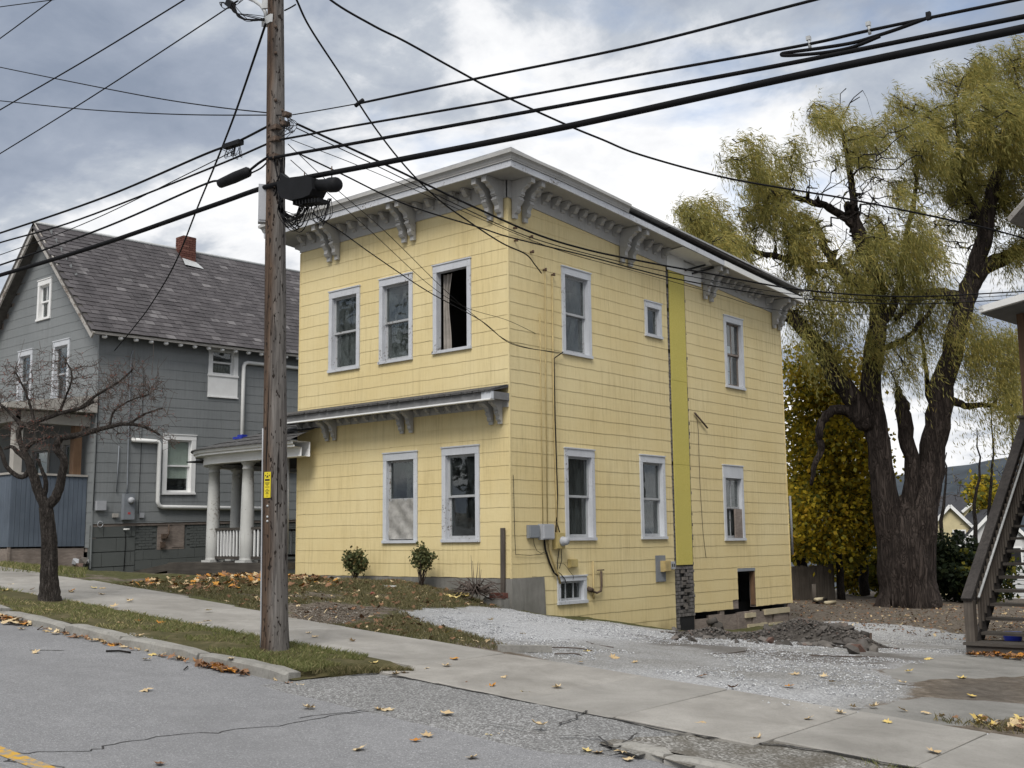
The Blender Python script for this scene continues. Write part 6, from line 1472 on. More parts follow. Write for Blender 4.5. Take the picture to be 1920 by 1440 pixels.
def limb_nodes(limbs, dep, rg):
    """limbs: list of (px polyline with (x, y, width px[, depth offset])); returns nodes, parents, fixed radii"""
    N = []; P = []; R = {}
    for L in limbs:
        pts = [np.array((q[0], q[1], q[2], q[3] if len(q) > 3 else 0.0), float) for q in L]
        q = cat(pts, 4); start = None
        p0 = onD(q[0][0], q[0][1], dep + q[0][3])
        if N:
            d = np.linalg.norm(np.array(N) - p0, axis=1); start = int(d.argmin())
        for i, v in enumerate(q):
            p = onD(v[0], v[1], dep + v[3]) + (rg.normal(0, .02 * (dep / 36) ** 2, 3) if i else 0)
            N.append(p); P.append((start if start is not None else -1) if i == 0 else len(N) - 2); R[len(N) - 1] = v[2] * .5 * (dep + v[3]) / FPX
    return N, P, R
def clump_points(cl, dep, per, rg, zs=.9, deps=1.0):
    A = []
    for c in cl:
        x, y, rr = c[:3]; dz = c[3] if len(c) > 3 else rg.normal(0, deps); n = int(per * (rr / 60) ** 2)
        p0 = onD(x, y, dep + dz); R = rr * (dep) / FPX
        v = rg.normal(0, 1, (n, 3)); v /= np.linalg.norm(v, axis=1)[:, None]; v *= (rg.random(n) ** .45)[:, None] * R; A.append(p0 + v * (1, 1, zs))
    return np.concatenate(A)

# the great willow
WD = 36.0; rw = np.random.default_rng(5)
LIMBS = [[(1690, 1145, 110), (1685, 1110, 76), (1674, 1030, 56), (1662, 940, 50), (1649, 850, 50), (1640, 780, 51), (1634, 725, 50), (1640, 660, 52), (1648, 600, 44), (1642, 530, 36), (1622, 470, 30), (1605, 425, 24), (1588, 385, 16)],
         [(1722, 1145, 100, -.3), (1724, 1080, 64, -.3), (1732, 960, 56, -.3), (1746, 880, 58), (1757, 800, 60), (1768, 720, 56), (1787, 650, 50), (1806, 580, 56), (1822, 530, 54), (1850, 500, 50), (1885, 485, 46), (1930, 462, 40)],
         [(1706, 1145, 130, -.1), (1706, 1085, 104, -.1), (1704, 1010, 84, -.1), (1704, 960, 56, -.1), (1702, 930, 20, -.1)], [(1822, 530, 44), (1838, 470, 36), (1850, 420, 32), (1862, 360, 26), (1880, 300, 20), (1900, 230, 14)],
         [(1805, 570, 30), (1775, 552, 24), (1738, 552, 18), (1705, 575, 12), (1680, 600, 8)],
         [(1620, 790, 40), (1600, 750, 38), (1570, 712, 36), (1545, 665, 32), (1512, 625, 28), (1478, 592, 24), (1440, 560, 16), (1400, 540, 9)],
         [(1622, 806, 26), (1600, 778, 22), (1570, 768, 19), (1545, 785, 17), (1537, 815, 15), (1540, 845, 13), (1526, 880, 10), (1520, 910, 6)],
         [(1700, 1000, 34, -.2), (1708, 900, 36, -.2), (1700, 820, 34, -.2), (1692, 772, 28, -.2), (1687, 748, 19, -.2), (1684, 730, 10, -.2), (1680, 716, 3, -.2)],
         [(1640, 560, 24), (1610, 530, 22), (1575, 505, 18), (1548, 468, 15), (1535, 430, 11), (1500, 400, 8)],
         [(1604, 425, 20), (1580, 405, 16), (1545, 385, 13), (1500, 372, 11), (1450, 360, 9), (1420, 345, 6)],
         [(1605, 425, 16), (1600, 370, 13), (1590, 310, 11), (1580, 250, 7), (1560, 210, 4)],
         [(1555, 500, 14), (1500, 492, 12), (1450, 478, 11), (1400, 468, 9), (1350, 455, 6), (1310, 430, 4)],
         [(1645, 620, 20), (1680, 560, 15), (1690, 500, 12), (1700, 440, 10), (1715, 370, 8), (1720, 300, 5)],
         [(1850, 430, 18), (1820, 380, 13), (1800, 320, 10), (1795, 250, 8), (1790, 180, 5)],
         [(1775, 745, 18), (1810, 762, 13), (1850, 760, 9), (1890, 768, 6)], [(1640, 660, 14), (1690, 640, 10), (1730, 600, 8), (1760, 560, 6)], [(1760, 800, 14, .4), (1740, 740, 10, .8), (1735, 680, 8, 1), (1725, 610, 5, 1)]]
N0, P0, R0 = limb_nodes(LIMBS, WD, rw)
CL = [(1275, 398, 34), (1300, 440, 38), (1335, 395, 36), (1345, 480, 45), (1400, 400, 40), (1290, 405, 42), (1335, 440, 48), (1385, 500, 60), (1440, 545, 60), (1385, 285, 46), (1430, 340, 55), (1490, 270, 48), (1540, 210, 48), (1600, 185, 42), (1650, 240, 46), (1490, 420, 70), (1560, 340, 66), (1560, 440, 66), (1640, 340, 72), (1700, 280, 60), (1700, 400, 78), (1640, 500, 66),
      (1560, 555, 60), (1485, 560, 55), (1780, 150, 45), (1830, 130, 45), (1895, 105, 55), (1800, 225, 60), (1880, 225, 70), (1910, 330, 70), (1810, 330, 72), (1760, 440, 70), (1850, 455, 60), (1780, 545, 50), (1700, 540, 55), (1960, 200, 80), (1960, 400, 70), (1540, 655, 38), (1625, 640, 28), (1845, 640, 45), (1890, 700, 45), (1700, 660, 30), (1735, 230, 50), (1745, 320, 60), (1750, 390, 55), (1680, 200, 36), (1720, 480, 55), (1660, 420, 60), (1600, 500, 55), (1520, 480, 60), (1600, 270, 50), (1460, 470, 55), (1420, 430, 45)]
att = clump_points(CL, WD, 84, rw, .95, 1.3)
nod, par = colonize(N0, P0, att, .36, 7.0, .48, 130, (0, 0, .05), .30, rw, 9000)
rad = radii(nod, par, .0155, 2.45, R0)
W = Thing('willow_tree', onD(1708, 1130, WD), 'huge old twin-trunked willow with thin yellowing drooping foliage', 'tree')
big = [i for i in range(len(nod)) if i in R0]; 
mt_ = skeleton_mesh(nod[:len(N0)], par[:len(N0)], rad[:len(N0)], sides=lambda q: 18 if q > .35 else (12 if q > .1 else 7))
Vt = np.array(mt_.v); nn = len(Vt)      # gnarl the trunks
gn = fbm(Vt[:, 0] * 2 + Vt[:, 1], Vt[:, 2] * .9, 1.3, 4) - .5
cen = np.array([nod[i] for i in range(len(N0))])
for i in range(nn):
    d = Vt[i] - cen; k = (d ** 2).sum(1).argmin(); v = Vt[i] - cen[k]; L = np.linalg.norm(v)
    if L > .18: Vt[i] = Vt[i] + v / L * gn[i] * .6 * L
mt_.v = [tuple(p) for p in Vt]; W.part('trunk', mt_, MAT['bark_willow'])
par2 = list(par); keep = [i for i in range(len(nod)) if i >= len(N0)]
sub = MB(); kids = {}
idx = {}; nn2 = []; pp2 = []; rr2 = []
for i in range(len(nod)):
    if i >= len(N0):
        p = par[i]
        if p < len(N0) and ('r', p) not in idx: idx[('r', p)] = len(nn2); nn2.append(nod[p]); pp2.append(-1); rr2.append(min(rad[p], .12))
        idx[i] = len(nn2); nn2.append(nod[i]); pp2.append(idx[p] if p >= len(N0) else idx[('r', p)]); rr2.append(rad[i])
# a root node can start several chains
W.part('branches', skeleton_mesh(np.array(nn2), pp2, np.array(rr2)), MAT['bark_dark'])
tips = np.array([nod[i] for i in range(len(N0), len(nod)) if rad[i] < .065])
wind = np.array([AX[0][0], AX[0][1], 0]); wind /= np.linalg.norm(wind)
def willow_strands(starts, ns, lmin, lmax, rg, windk):
    n = ns; s = starts[rg.integers(0, len(starts), n)] + rg.normal(0, .16, (n, 3)); L = lmin + (lmax - lmin) * rg.random(n) ** 1.4; K = 22
    a = rg.random(n) * 2 * PI; out = np.stack([np.cos(a), np.sin(a), np.zeros(n)], -1) * (.18 + .3 * rg.random(n))[:, None] + wind * (windk * (.5 + .9 * rg.random(n)))[:, None]
    t = (np.arange(K) + .5) / K
    P = s[:, None] + out[:, None] * (L[:, None, None] * (t ** .8)[None, :, None]) + np.array([0, 0, 1.0]) * (L[:, None] * (.22 * t - .95 * t ** 1.9)[None])[..., None]
    return P
def leaf_streaks(P, ln, wd, rg):
    T_ = np.gradient(P, axis=1).reshape(-1, 3); T_ /= np.linalg.norm(T_, axis=1)[:, None] + 1e-9; q = P.reshape(-1, 3) + rg.normal(0, .05, T_.shape); n = len(q)
    d = T_ + rg.normal(0, .33, (n, 3)); d /= np.linalg.norm(d, axis=1)[:, None]; s = np.cross(d, rg.normal(0, 1, (n, 3))); s /= np.linalg.norm(s, axis=1)[:, None] + 1e-9
    l = (ln * (.6 + .8 * rg.random(n)))[:, None]; w = (wd * (.7 + .6 * rg.random(n)))[:, None]
    v = np.stack([q, q + d * l * .5 + s * w, q + d * l, q + d * l * .5 - s * w], 1)
    return v.reshape(-1, 3), np.arange(n * 4).reshape(-1, 4)
def leaf_cards(P, ln, wd, rg, hang=.6):
    q = P.reshape(-1, 3) + rg.normal(0, .045, (P.size // 3, 3)); n = len(q)
    d = rg.normal(0, 1, (n, 3)) * .75 + wind * .5 + np.array([0, 0, -hang]); d /= np.linalg.norm(d, axis=1)[:, None]
    s = np.cross(d, rg.normal(0, 1, (n, 3))); s /= np.linalg.norm(s, axis=1)[:, None] + 1e-9
    l = (ln * (.6 + .8 * rg.random(n)))[:, None]; w = (wd * (.7 + .6 * rg.random(n)))[:, None]
    v = np.stack([q, q + d * l * .5 + s * w, q + d * l, q + d * l * .5 - s * w], 1)
    return v.reshape(-1, 3), np.arange(n * 4).reshape(-1, 4)
pts_up = tips
den = fbm(tips[:, 0] * .8 + tips[:, 1] * .6, tips[:, 2], .55, 3); pts_up = tips[den > .40]
cz_ = onD(1600, 480, WD)[2]; hi = pts_up[pts_up[:, 2] > cz_]; lo_ = pts_up[pts_up[:, 2] <= cz_ + 1.5]
P = np.concatenate([willow_strands(hi, 5600, .35, 1.15, rw, .62), willow_strands(hi, 900, .8, 1.9, rw, .35), willow_strands(lo_, 3300, .6, 2.1, rw, .30)])
V, F = leaf_streaks(P, .19, .0108, rw)
o = link('foliage', npmesh('foliage', V - W.base, F, MAT['willow']), parent=W.o); o['kind'] = 'stuff'
# long thin curtains low on the right side
low = clump_points([(1500, 640, 25), (1560, 600, 30), (1800, 620, 40), (1860, 640, 50), (1900, 660, 40), (1840, 720, 40), (1885, 760, 36), (1740, 600, 30), (1680, 590, 30)], WD, 90, rw)
P = willow_strands(low, 900, 1.2, 3.2, rw, .05); V, F = leaf_cards(P, .14, .012, rw, 1.6)
o = link('hanging_foliage', npmesh('hanging_foliage', V - W.base, F, MAT['willow']), parent=W.o); o['kind'] = 'stuff'
# bare thin twigs inside the crown
tw = MB()
for k in range(420):
    s = tips[rw.integers(0, len(tips))]; L = rw.uniform(.5, 1.3); d = rw.normal(0, 1, 3) * .5 + wind * .3 + (0, 0, -.25)
    tw.tube([s, s + d * L * .4 + (0, 0, .05), s + d * L + (0, 0, -.25 * L)], [.009, .006, .003], 3, cap=False)
W.part('twigs', tw, MAT['bark_dark'], kind='stuff')

# the bare street tree by the kerb
dT = depth(onZ(93, 1122, 1.08)); rt = np.random.default_rng(9)
LT = [[(93, 1130, 46), (93, 1118, 40), (92, 1080, 32), (93, 1030, 30), (90, 985, 28), (86, 950, 30)], [(86, 952, 20), (74, 925, 19), (62, 890, 17), (52, 862, 14), (44, 845, 11), (36, 820, 10), (40, 800, 10), (65, 792, 11), (110, 776, 9), (150, 765, 8), (175, 752, 6)],
      [(88, 955, 20), (108, 925, 18), (116, 890, 16), (120, 862, 15), (106, 842, 14), (114, 822, 15), (135, 818, 12), (170, 810, 10), (205, 800, 8), (240, 795, 7), (270, 800, 6), (300, 815, 4)],
      [(58, 880, 12), (40, 895, 9), (15, 878, 9), (5, 855, 8), (-4, 830, 6)], [(52, 862, 11), (36, 850, 9), (22, 838, 7), (8, 842, 5)], [(82, 935, 11), (86, 905, 9), (78, 880, 7), (72, 860, 6)], [(44, 848, 9), (60, 832, 7), (90, 818, 6), (115, 818, 5)],
      [(150, 765, 6), (190, 735, 5), (225, 715, 4), (250, 690, 3)], [(65, 792, 7), (58, 765, 5), (48, 735, 4), (30, 700, 3)], [(110, 776, 6), (125, 740, 4), (135, 705, 3), (120, 670, 2.5)], [(40, 800, 6), (15, 770, 5), (-10, 750, 4)], [(205, 800, 5), (215, 770, 4), (245, 750, 3), (280, 740, 3)], [(240, 795, 5), (275, 775, 4), (305, 765, 3)]]
N0, P0, R0 = limb_nodes(LT, dT, rt)
R0 = {k: v for k, v in R0.items()}
CLT = [(60, 740, 60), (130, 740, 62), (200, 740, 62), (260, 745, 55), (30, 700, 45), (100, 690, 45), (170, 700, 48), (235, 705, 45), (295, 790, 36), (240, 800, 42), (10, 770, 50), (290, 730, 36), (180, 800, 40), (320, 830, 20), (60, 820, 40), (-30, 800, 50)]
att = clump_points(CLT, dT, 190, rt, .9, .35)
nod, par = colonize(N0, P0, att, .045, 1.3, .055, 260, (0, 0, .08), .34, rt, 14000)
rad = radii(nod, par, .0027, 2.5, R0)
TR = Thing('street_tree', onD(93, 1122, dT) - (0, 0, .03), 'small leafless crab apple tree with tangled twigs beside the kerb', 'tree')
TR.part('trunk', skeleton_mesh(nod[:len(N0)], par[:len(N0)], rad[:len(N0)], sides=lambda q: 12 if q > .05 else 8), MAT['bark_gray'])
nn2, pp2, rr2, idx = [], [], [], {}
for i in range(len(N0), len(nod)):
    p = par[i]
    if p < len(N0) and ('r', p) not in idx: idx[('r', p)] = len(nn2); nn2.append(nod[p]); pp2.append(-1); rr2.append(min(rad[p], .01))
    idx[i] = len(nn2); nn2.append(nod[i]); pp2.append(idx[p] if p >= len(N0) else idx[('r', p)]); rr2.append(rad[i])
TR.part('crown', skeleton_mesh(np.array(nn2), pp2, np.array(rr2)), MAT['twig'])
tp = np.array([nod[i] for i in range(len(N0), len(nod)) if rad[i] < .0055])
fine = MB(); allc = nod[len(N0):]
for k in range(1300):
    s = allc[rt.integers(0, len(allc))]; d = rt.normal(0, 1, 3) * (1, 1, .8) + (0, 0, .25); d /= np.linalg.norm(d); L = rt.uniform(.06, .20); bnd = rt.normal(0, .25, 3)
    fine.tube([s, s + d * L * .5, s + (d + bnd) * L], [.0028, .0024, .0018], 3, cap=False)
TR.part('spurs', fine, MAT['twig'], kind='stuff')
sh = MB()
for k in range(26):
    x0 = rt.uniform(20, 320); y0 = rt.uniform(690, 780); s = onD(x0, y0, dT + rt.normal(0, .3)); L = rt.uniform(.2, .5); s2 = s + (rt.normal(0, .06), rt.normal(0, .06), L)
    sh.tube([s, (s + s2) / 2 + rt.normal(0, .02, 3), s2], [.004, .003, .0015], 3, cap=False)
TR.part('shoots', sh, MAT['twig'], kind='stuff')
q = tp[rt.integers(0, len(tp), 900)] + rt.normal(0, .012, (900, 3)); q = np.concatenate([q, tp[rt.integers(0, len(tp), 160)] * 1.0])
V = (OCT[None] * (.0075 * (.6 + .8 * rt.random(len(q))))[:, None, None] + q[:, None, :]).reshape(-1, 3); F = (OCF[None] + (np.arange(len(q)) * 6)[:, None, None]).reshape(-1, 3)
o = link('berries', npmesh('berries', V - TR.base, F, MAT['berry']), parent=TR.o); o['kind'] = 'stuff'

# leafy trees: crown of leaf clusters on a colonised skeleton
def leafy(name, base_px, dep, limbs, clumps, per, nleaf, lsize, mats, label, rg, cat_='tree', bm='bark_dark', step=.35, group=None, tip=.008, spread=.22, branch=True):
    N0, P0, R0 = limb_nodes(limbs, dep, rg); att = clump_points(clumps, dep, per, rg, .95, .8 * dep / 40)
    nod, par = colonize(N0, P0, att, step, 12, step * 1.3, 90, (0, 0, .05), .25, rg, 3500); rad = radii(nod, par, tip, 2.35, R0)
    t = Thing(name, onD(base_px[0], base_px[1], dep), label, cat_, group); t.part('trunk', skeleton_mesh(nod, par, rad), MAT[bm])
    if nleaf:
        tips = np.array([nod[i] for i in range(len(N0), len(nod))]); n = nleaf; q = tips[rg.integers(0, len(tips), n)] + rg.normal(0, spread, (n, 3))
        d = rg.normal(0, 1, (n, 3)); d /= np.linalg.norm(d, axis=1)[:, None]; s = np.cross(d, rg.normal(0, 1, (n, 3))); s /= np.linalg.norm(s, axis=1)[:, None]
        l = (lsize * (.6 + .8 * rg.random(n)))[:, None]; v = np.stack([q, q + d * l * .5 + s * l * .38, q + d * l, q + d * l * .5 - s * l * .38], 1)
        mi = rg.choice(len(mats), n) if len(mats) > 1 else None
        o = link('crown', npmesh('crown', v.reshape(-1, 3) - t.base, np.arange(n * 4).reshape(-1, 4), [MAT[k2] for k2 in mats], mi), parent=t.o); o['kind'] = 'stuff'
    return t
rm = np.random.default_rng(31)
leafy('maple_tree', (1577, 1122), 39, [[(1578, 1125, 16), (1574, 1060, 13), (1572, 1000, 12), (1576, 940, 11), (1570, 860, 9), (1562, 780, 6)], [(1574, 950, 7), (1550, 930, 6), (1525, 925, 4)]],
      [(1560, 700, 50), (1530, 760, 55), (1590, 770, 50), (1510, 830, 50), (1570, 850, 62), (1620, 830, 40), (1510, 900, 55), (1570, 920, 60), (1630, 900, 45), (1500, 960, 42), (1550, 980, 48), (1610, 970, 48), (1490, 1010, 30), (1500, 700, 36), (1500, 770, 40)], 34, 24000, .155, ['maple', 'maple', 'maple_green'], 'yellow autumn maple standing behind the back fence', rm, spread=.35)
leafy('leaning_tree', (1498, 1090), 41, [[(1512, 1100, 26), (1500, 1050, 24), (1488, 990, 20), (1484, 900, 16)]], [(1495, 940, 40), (1490, 1000, 36)], 20, 1800, .20, ['maple', 'maple_green'], 'dark leaning tree beside the house rear and plank fence', rm)
leafy('ivy_stump_tree', (1625, 1112), 40, [[(1622, 1115, 20), (1618, 1060, 16), (1612, 1000, 12), (1608, 940, 8)]], [(1612, 940, 40), (1620, 1000, 40), (1650, 960, 34), (1600, 1040, 24)], 30, 3400, .17, ['maple_green', 'maple_green', 'maple'], 'dark-trunked tree wrapped in green leaves left of the willow', rm)
def bush(name, px, py, rpx, rpy, dep, n, ls, mats, label, rg, group=None, stems=8):
    b = onD(px, py, dep); t = Thing(name, b, label, 'shrub', group); k = dep / FPX; m = MB()
    for i in range(stems):
        a = rg.random() * 6.28; e = b + np.array([math.cos(a) * rpx * k * .7, math.sin(a) * rpx * k * .7, rpy * k * rg.uniform(1.1, 1.8)]); m.tube([b, (b + e) / 2 + rg.normal(0, rpx * k * .06, 3), e], [.02, .013, .005] if rpx * k > .4 else [.008, .006, .003], 5)
    t.part('stems', m, MAT['twig'])
    v = rg.normal(0, 1, (n, 3)); v /= np.linalg.norm(v, axis=1)[:, None]; v *= (rg.random(n) ** .38)[:, None]; v *= (1 + .35 * np.sin(v[:, :1] * 5 + v[:, 2:] * 7 + v[:, 1:2] * 6)); q = b + v * np.array([rpx * k, rpx * k, rpy * k]) + (0, 0, rpy * k * 1.05)
    d = rg.normal(0, 1, (n, 3)); d /= np.linalg.norm(d, axis=1)[:, None]; s = np.cross(d, rg.normal(0, 1, (n, 3))); s /= np.linalg.norm(s, axis=1)[:, None]; l = (ls * (.6 + .8 * rg.random(n)))[:, None]
    vv = np.stack([q, q + d * l * .5 + s * l * .35, q + d * l, q + d * l * .5 - s * l * .35], 1)
    o = link('crown', npmesh('crown', vv.reshape(-1, 3) - t.base, np.arange(n * 4).reshape(-1, 4), [MAT[x] for x in mats], rg.choice(len(mats), n) if len(mats) > 1 else None), parent=t.o); o['kind'] = 'stuff'
    return t
for (px, py, a, b_, dp, n, lab) in ((1790, 1128, 52, 56, 39, 5200, 'dark evergreen bush right of the willow trunk'), (1850, 1135, 50, 50, 38, 3600, 'dark evergreen bush behind the outside stair'), (1740, 1075, 40, 40, 44, 1600, 'dark bush half hidden behind the willow trunk')): bush('evergreen_bush', px, py, a, b_, dp, n, .16, ['hedge', 'hedge', 'maple_green'] if px == 1850 else ['hedge'], lab, rm)
for (px, py, a, b_, dp, n, mats, lab) in ((1600, 1115, 34, 40, 42, 2400, ['maple_green', 'maple'], 'yellow-green undergrowth bush between maple and willow'), (1650, 1118, 26, 44, 41, 2000, ['maple_green'], 'green undergrowth bush beside the willow trunk'), (1560, 1075, 40, 34, 44, 1800, ['hedge', 'maple_green'], 'dark green bush growing behind the plank fence'), (1500, 1060, 36, 30, 45, 1300, ['maple', 'maple_green'], 'yellowing bush behind the left end of the fence')): bush('undergrowth_bush', px, py, a, b_, dp, n, .15, mats, lab, rm)
# bare trees in the gap on the right
for (px, py, dp, H_, lab) in ((1858, 1080, 46, 330, 'slim bare tree rising beside the outside stair'), (1832, 1050, 60, 250, 'distant bare tree behind the willow gap'), (1770, 1040, 62, 190, 'bare brushy tree behind the cream house'), (1895, 1090, 42, 420, 'bare tree right of the slim one behind the stair')):
    leafy('bare_tree', (px, py), dp, [[(px, py, 9), (px - 4, py - H_ * .35, 7), (px + 4, py - H_ * .7, 4), (px, py - H_, 2)]], [(px - 25, py - H_ * .55, 30), (px + 20, py - H_ * .6, 30), (px, py - H_ * .85, 36), (px - 15, py - H_ * .35, 26)], 42, 0, .1, ['maple'], lab, rm, step=.3, tip=.009, group=None)
leafy('yellow_tree', (1848, 1000), 85, [[(1848, 1000, 5), (1848, 940, 3)]], [(1842, 915, 16), (1850, 935, 18), (1835, 930, 14)], 60, 1500, .35, ['maple', 'maple_green'], 'small distant yellow tree above the far roofs', rm, step=.6, spread=.5)
for (px, dp, lab) in ((1765, 95, 'grey bare thicket far behind the cream house'), (1800, 100, 'grey bare thicket below the hill'), (1880, 90, 'grey bare thicket right of the far yellow tree')):
    leafy('far_bare_tree', (px, 1000), dp, [[(px, 1005, 3), (px, 960, 2), (px, 900, 1.2)]], [(px - 15, 930, 24), (px + 12, 920, 22), (px, 900, 24)], 90, 0, .1, ['maple'], lab, rm, step=.6, tip=.02, bm='twig')
# shrubs at the front wall
def front_bush(px, py, wpx, hpx, n, lab, bare=.3):
    b = onY(px, py, CY - .42); b[2] = gz(b[0], b[1]); k = pxm(b); t = Thing('foundation_shrub', b, lab, 'shrub'); m = MB(); T_ = []
    for i in range(17):
        a = rm.random() * 6.28; rr = rm.uniform(.1, .5) * wpx * k; e = b + np.array([math.cos(a) * rr, math.sin(a) * rr * .8, hpx * k * rm.uniform(.6, 1)]); mid = b + (e - b) * .5 + rm.normal(0, .02, 3); m.tube([b + rm.normal(0, .03, 3) * (1, 1, 0), mid, e], [.010, .007, .003], 5); T_.append((mid, e))
    t.part('stems', m, MAT['twig']); q = []
    for i in range(n):
        mid, e = T_[rm.integers(0, 17)]; s = rm.random() ** .6; q.append(mid + (e - mid) * (bare + (1.08 - bare) * s) + rm.normal(0, .045, 3))
    q = np.array(q); d = rm.normal(0, 1, (n, 3)); d /= np.linalg.norm(d, axis=1)[:, None]; s = np.cross(d, rm.normal(0, 1, (n, 3))); s /= np.linalg.norm(s, axis=1)[:, None]; l = (.055 * (.6 + .8 * rm.random(n)))[:, None]
    v = np.stack([q, q + d * l * .5 + s * l * .36, q + d * l, q + d * l * .5 - s * l * .36], 1); o = link('crown', npmesh('crown', v.reshape(-1, 3) - t.base, np.arange(n * 4).reshape(-1, 4), MAT['shrub']), parent=t.o); o['kind'] = 'stuff'
front_bush(666, 1086, 46, 52, 2300, 'round green shrub against the front foundation', 0); front_bush(791, 1096, 50, 76, 1300, 'taller leggy shrub with bare stems at the front foundation', .35)
# dead uprooted shrub by the corner
b = onY(893, 1122, CY - .55); b[2] = gz(b[0], b[1]) + .03; t = Thing('dead_shrub', b, 'dead brown uprooted shrub by the concrete house corner', 'shrub')
for k in range(90):
    a = rm.random() * 6.28; L = rm.uniform(.25, .75); el = rm.uniform(-.1, .9); e = b + np.array([math.cos(a) * L, math.sin(a) * L * .5, max(.02, L * el * .6)]); m = MB(); m.tube([b + (0, 0, .15), (b + e) / 2 + rm.normal(0, .06, 3) + (0, 0, .14), e], [.014, .009, .003], 5); t.part('branch', m, MAT['twig'])
for k in range(5):
    e = b + np.array([rm.uniform(-.15, .25), rm.uniform(-.1, .1), rm.uniform(.45, .8)]); m = MB(); m.tube([b + (0, 0, .1), (b + e) / 2 + rm.normal(0, .04, 3), e], [.012, .008, .003], 5); t.part('branch', m, MAT['twig'])
for k, (px, py) in enumerate(((843, 1122), (850, 1126), (868, 1118), (874, 1122), (864, 1114))): p = pxg(px, py + 6); drop_leaf(p + (0, 0, .08), .22, 'leaf_yellow', 'big bright yellow leaf by the dead shrub', 'bright leaves by the dead shrub')
# ---------------------------------------------------------------- rubble heap by the opened foundation
rr_ = np.random.default_rng(17)
ra, rb = pxg(1268, 1190), pxg(1640, 1218)
def heap(px, top):   # a mound crest given by ground pixels and heights
    return px
crest = [(1285, 1190, .04, .25), (1335, 1195, .14, .36), (1370, 1197, .08, .38), (1430, 1201, .14, .45), (1500, 1204, .42, .6), (1545, 1208, .34, .55), (1590, 1211, .28, .45), (1625, 1215, .10, .3)]
C = [(*pxg(x, y)[:2], h, w) for x, y, h, w in crest]
def heapz(x, y):
    z = np.zeros(np.shape(x))
    for i in range(len(C) - 1):
        a, b = np.array(C[i]), np.array(C[i + 1]); ab = b[:2] - a[:2]; t = np.clip(((x - a[0]) * ab[0] + (y - a[1]) * ab[1]) / (ab @ ab), 0, 1)
        d = np.hypot(x - a[0] - t * ab[0], y - a[1] - t * ab[1]); h = a[2] + (b[2] - a[2]) * t; w = a[3] + (b[3] - a[3]) * t
        z = np.maximum(z, h * np.exp(-(d / w) ** 2 * 1.6))
    return z
Cx = np.array([c[0] for c in C]); Cy = np.array([c[1] for c in C])
hx_, hy_ = np.meshgrid(np.arange(Cx.min() - .9, Cx.max() + .9, .07), np.arange(Cy.min() - .9, Cy.max() + .9, .07))
hz = heapz(hx_, hy_); hzz = terr(hx_, hy_) + hz * (1 + .5 * (fbm(hx_, hy_, 3, 4) - .5)) + (fbm(hx_, hy_, 11, 3) - .5) * .09 * np.clip(hz * 6, 0, 1) - .02
n1 = hx_.shape[1]; V = np.stack([hx_, hy_, hzz], -1).reshape(-1, 3); hf = hz.ravel()
F = np.array([(j * n1 + i, j * n1 + i + 1, (j + 1) * n1 + i + 1, (j + 1) * n1 + i) for j in range(hx_.shape[0] - 1) for i in range(n1 - 1) if hf[j * n1 + i] > .012])
k = NT('spoil_soil', .95, .1); k.col(k.ramp(k.noise(9, 8, .7), [(.3, (.048, .043, .039)), (.7, (.125, .113, .102))])); k.bump(k.noise(24, 7, .7), .9, .03); MAT['soil'] = k.m
tag(link('spoil_heap', npmesh('spoil_heap', V, F, MAT['soil'], smooth=True)), 'long low heap of dark soil dug out along the house side', 'soil', kind='stuff')
def rock(p, sx, sy, sz, rg, mat='stone'):
    v = np.array([(1, 0, 0), (.6, .8, -.2), (-.4, .9, .1), (-1, .1, -.1), (-.5, -.9, 0), (.6, -.8, .1), (.5, .1, .8), (-.3, .4, .9), (-.2, -.5, .8), (.2, .0, -.8), (-.4, .1, -.8)])
    v = v + rg.normal(0, .12, v.shape); a, b_, c = rg.uniform(0, 6.28), rg.normal(0, .5), rg.normal(0, .5)
    Rz_ = np.array([[math.cos(a), -math.sin(a), 0], [math.sin(a), math.cos(a), 0], [0, 0, 1]]); Rx_ = np.array([[1, 0, 0], [0, math.cos(b_), -math.sin(b_)], [0, math.sin(b_), math.cos(b_)]]); Ry_ = np.array([[math.cos(c), 0, math.sin(c)], [0, 1, 0], [-math.sin(c), 0, math.cos(c)]])
    q = (v * (sx, sy, sz)) @ (Rz_ @ Ry_ @ Rx_).T + p
    F = [(0, 1, 6), (1, 7, 6), (1, 2, 7), (2, 3, 7), (3, 8, 7), (3, 4, 8), (4, 5, 8), (5, 6, 8), (5, 0, 6), (6, 7, 8), (0, 9, 1), (1, 9, 10), (1, 10, 2), (2, 10, 3), (3, 10, 4), (4, 10, 9), (4, 9, 5), (5, 9, 0)]
    return MB().add(q, F)
def onheap(x, y): return float(terr(x, y) + heapz(np.array(x), np.array(y)))
LABR = ['dark flat stone tipped on the soil heap', 'angular grey rock in the rubble heap', 'broken slab of masonry lying on the soil heap']
for k in range(110):
    t = rr_.random(); px = 1420 + 210 * t ** .8; c = pxg(px, 1202 + (px - 1420) * .068 + rr_.normal(0, 4)); x, y = c[0] + rr_.normal(0, .12), c[1] + rr_.normal(0, .16)
    s = rr_.uniform(.035, .085) * (1.25 if px > 1560 else 1); p = np.array([x, y, onheap(x, y) + s * .25])
    kind = k % 3
    solo('rubble_stone', rock(p, s * 1.3, s, s * (.45 if kind == 0 else .7), rr_), MAT['stone'], p, LABR[kind], 'stone', 'stones of the rubble heap')
for k in range(26):
    px = rr_.uniform(1265, 1420); c = pxg(px, 1193 + (px - 1265) * .06 + rr_.normal(0, 4)); s = rr_.uniform(.03, .08); p = np.array([c[0], c[1], onheap(c[0], c[1]) + s * .2])
    solo('rubble_stone', rock(p, s * 1.3, s, s * .7, rr_), MAT['stone'], p, 'small stone in the soil beside the open foundation', 'stone', 'small stones by the foundation')
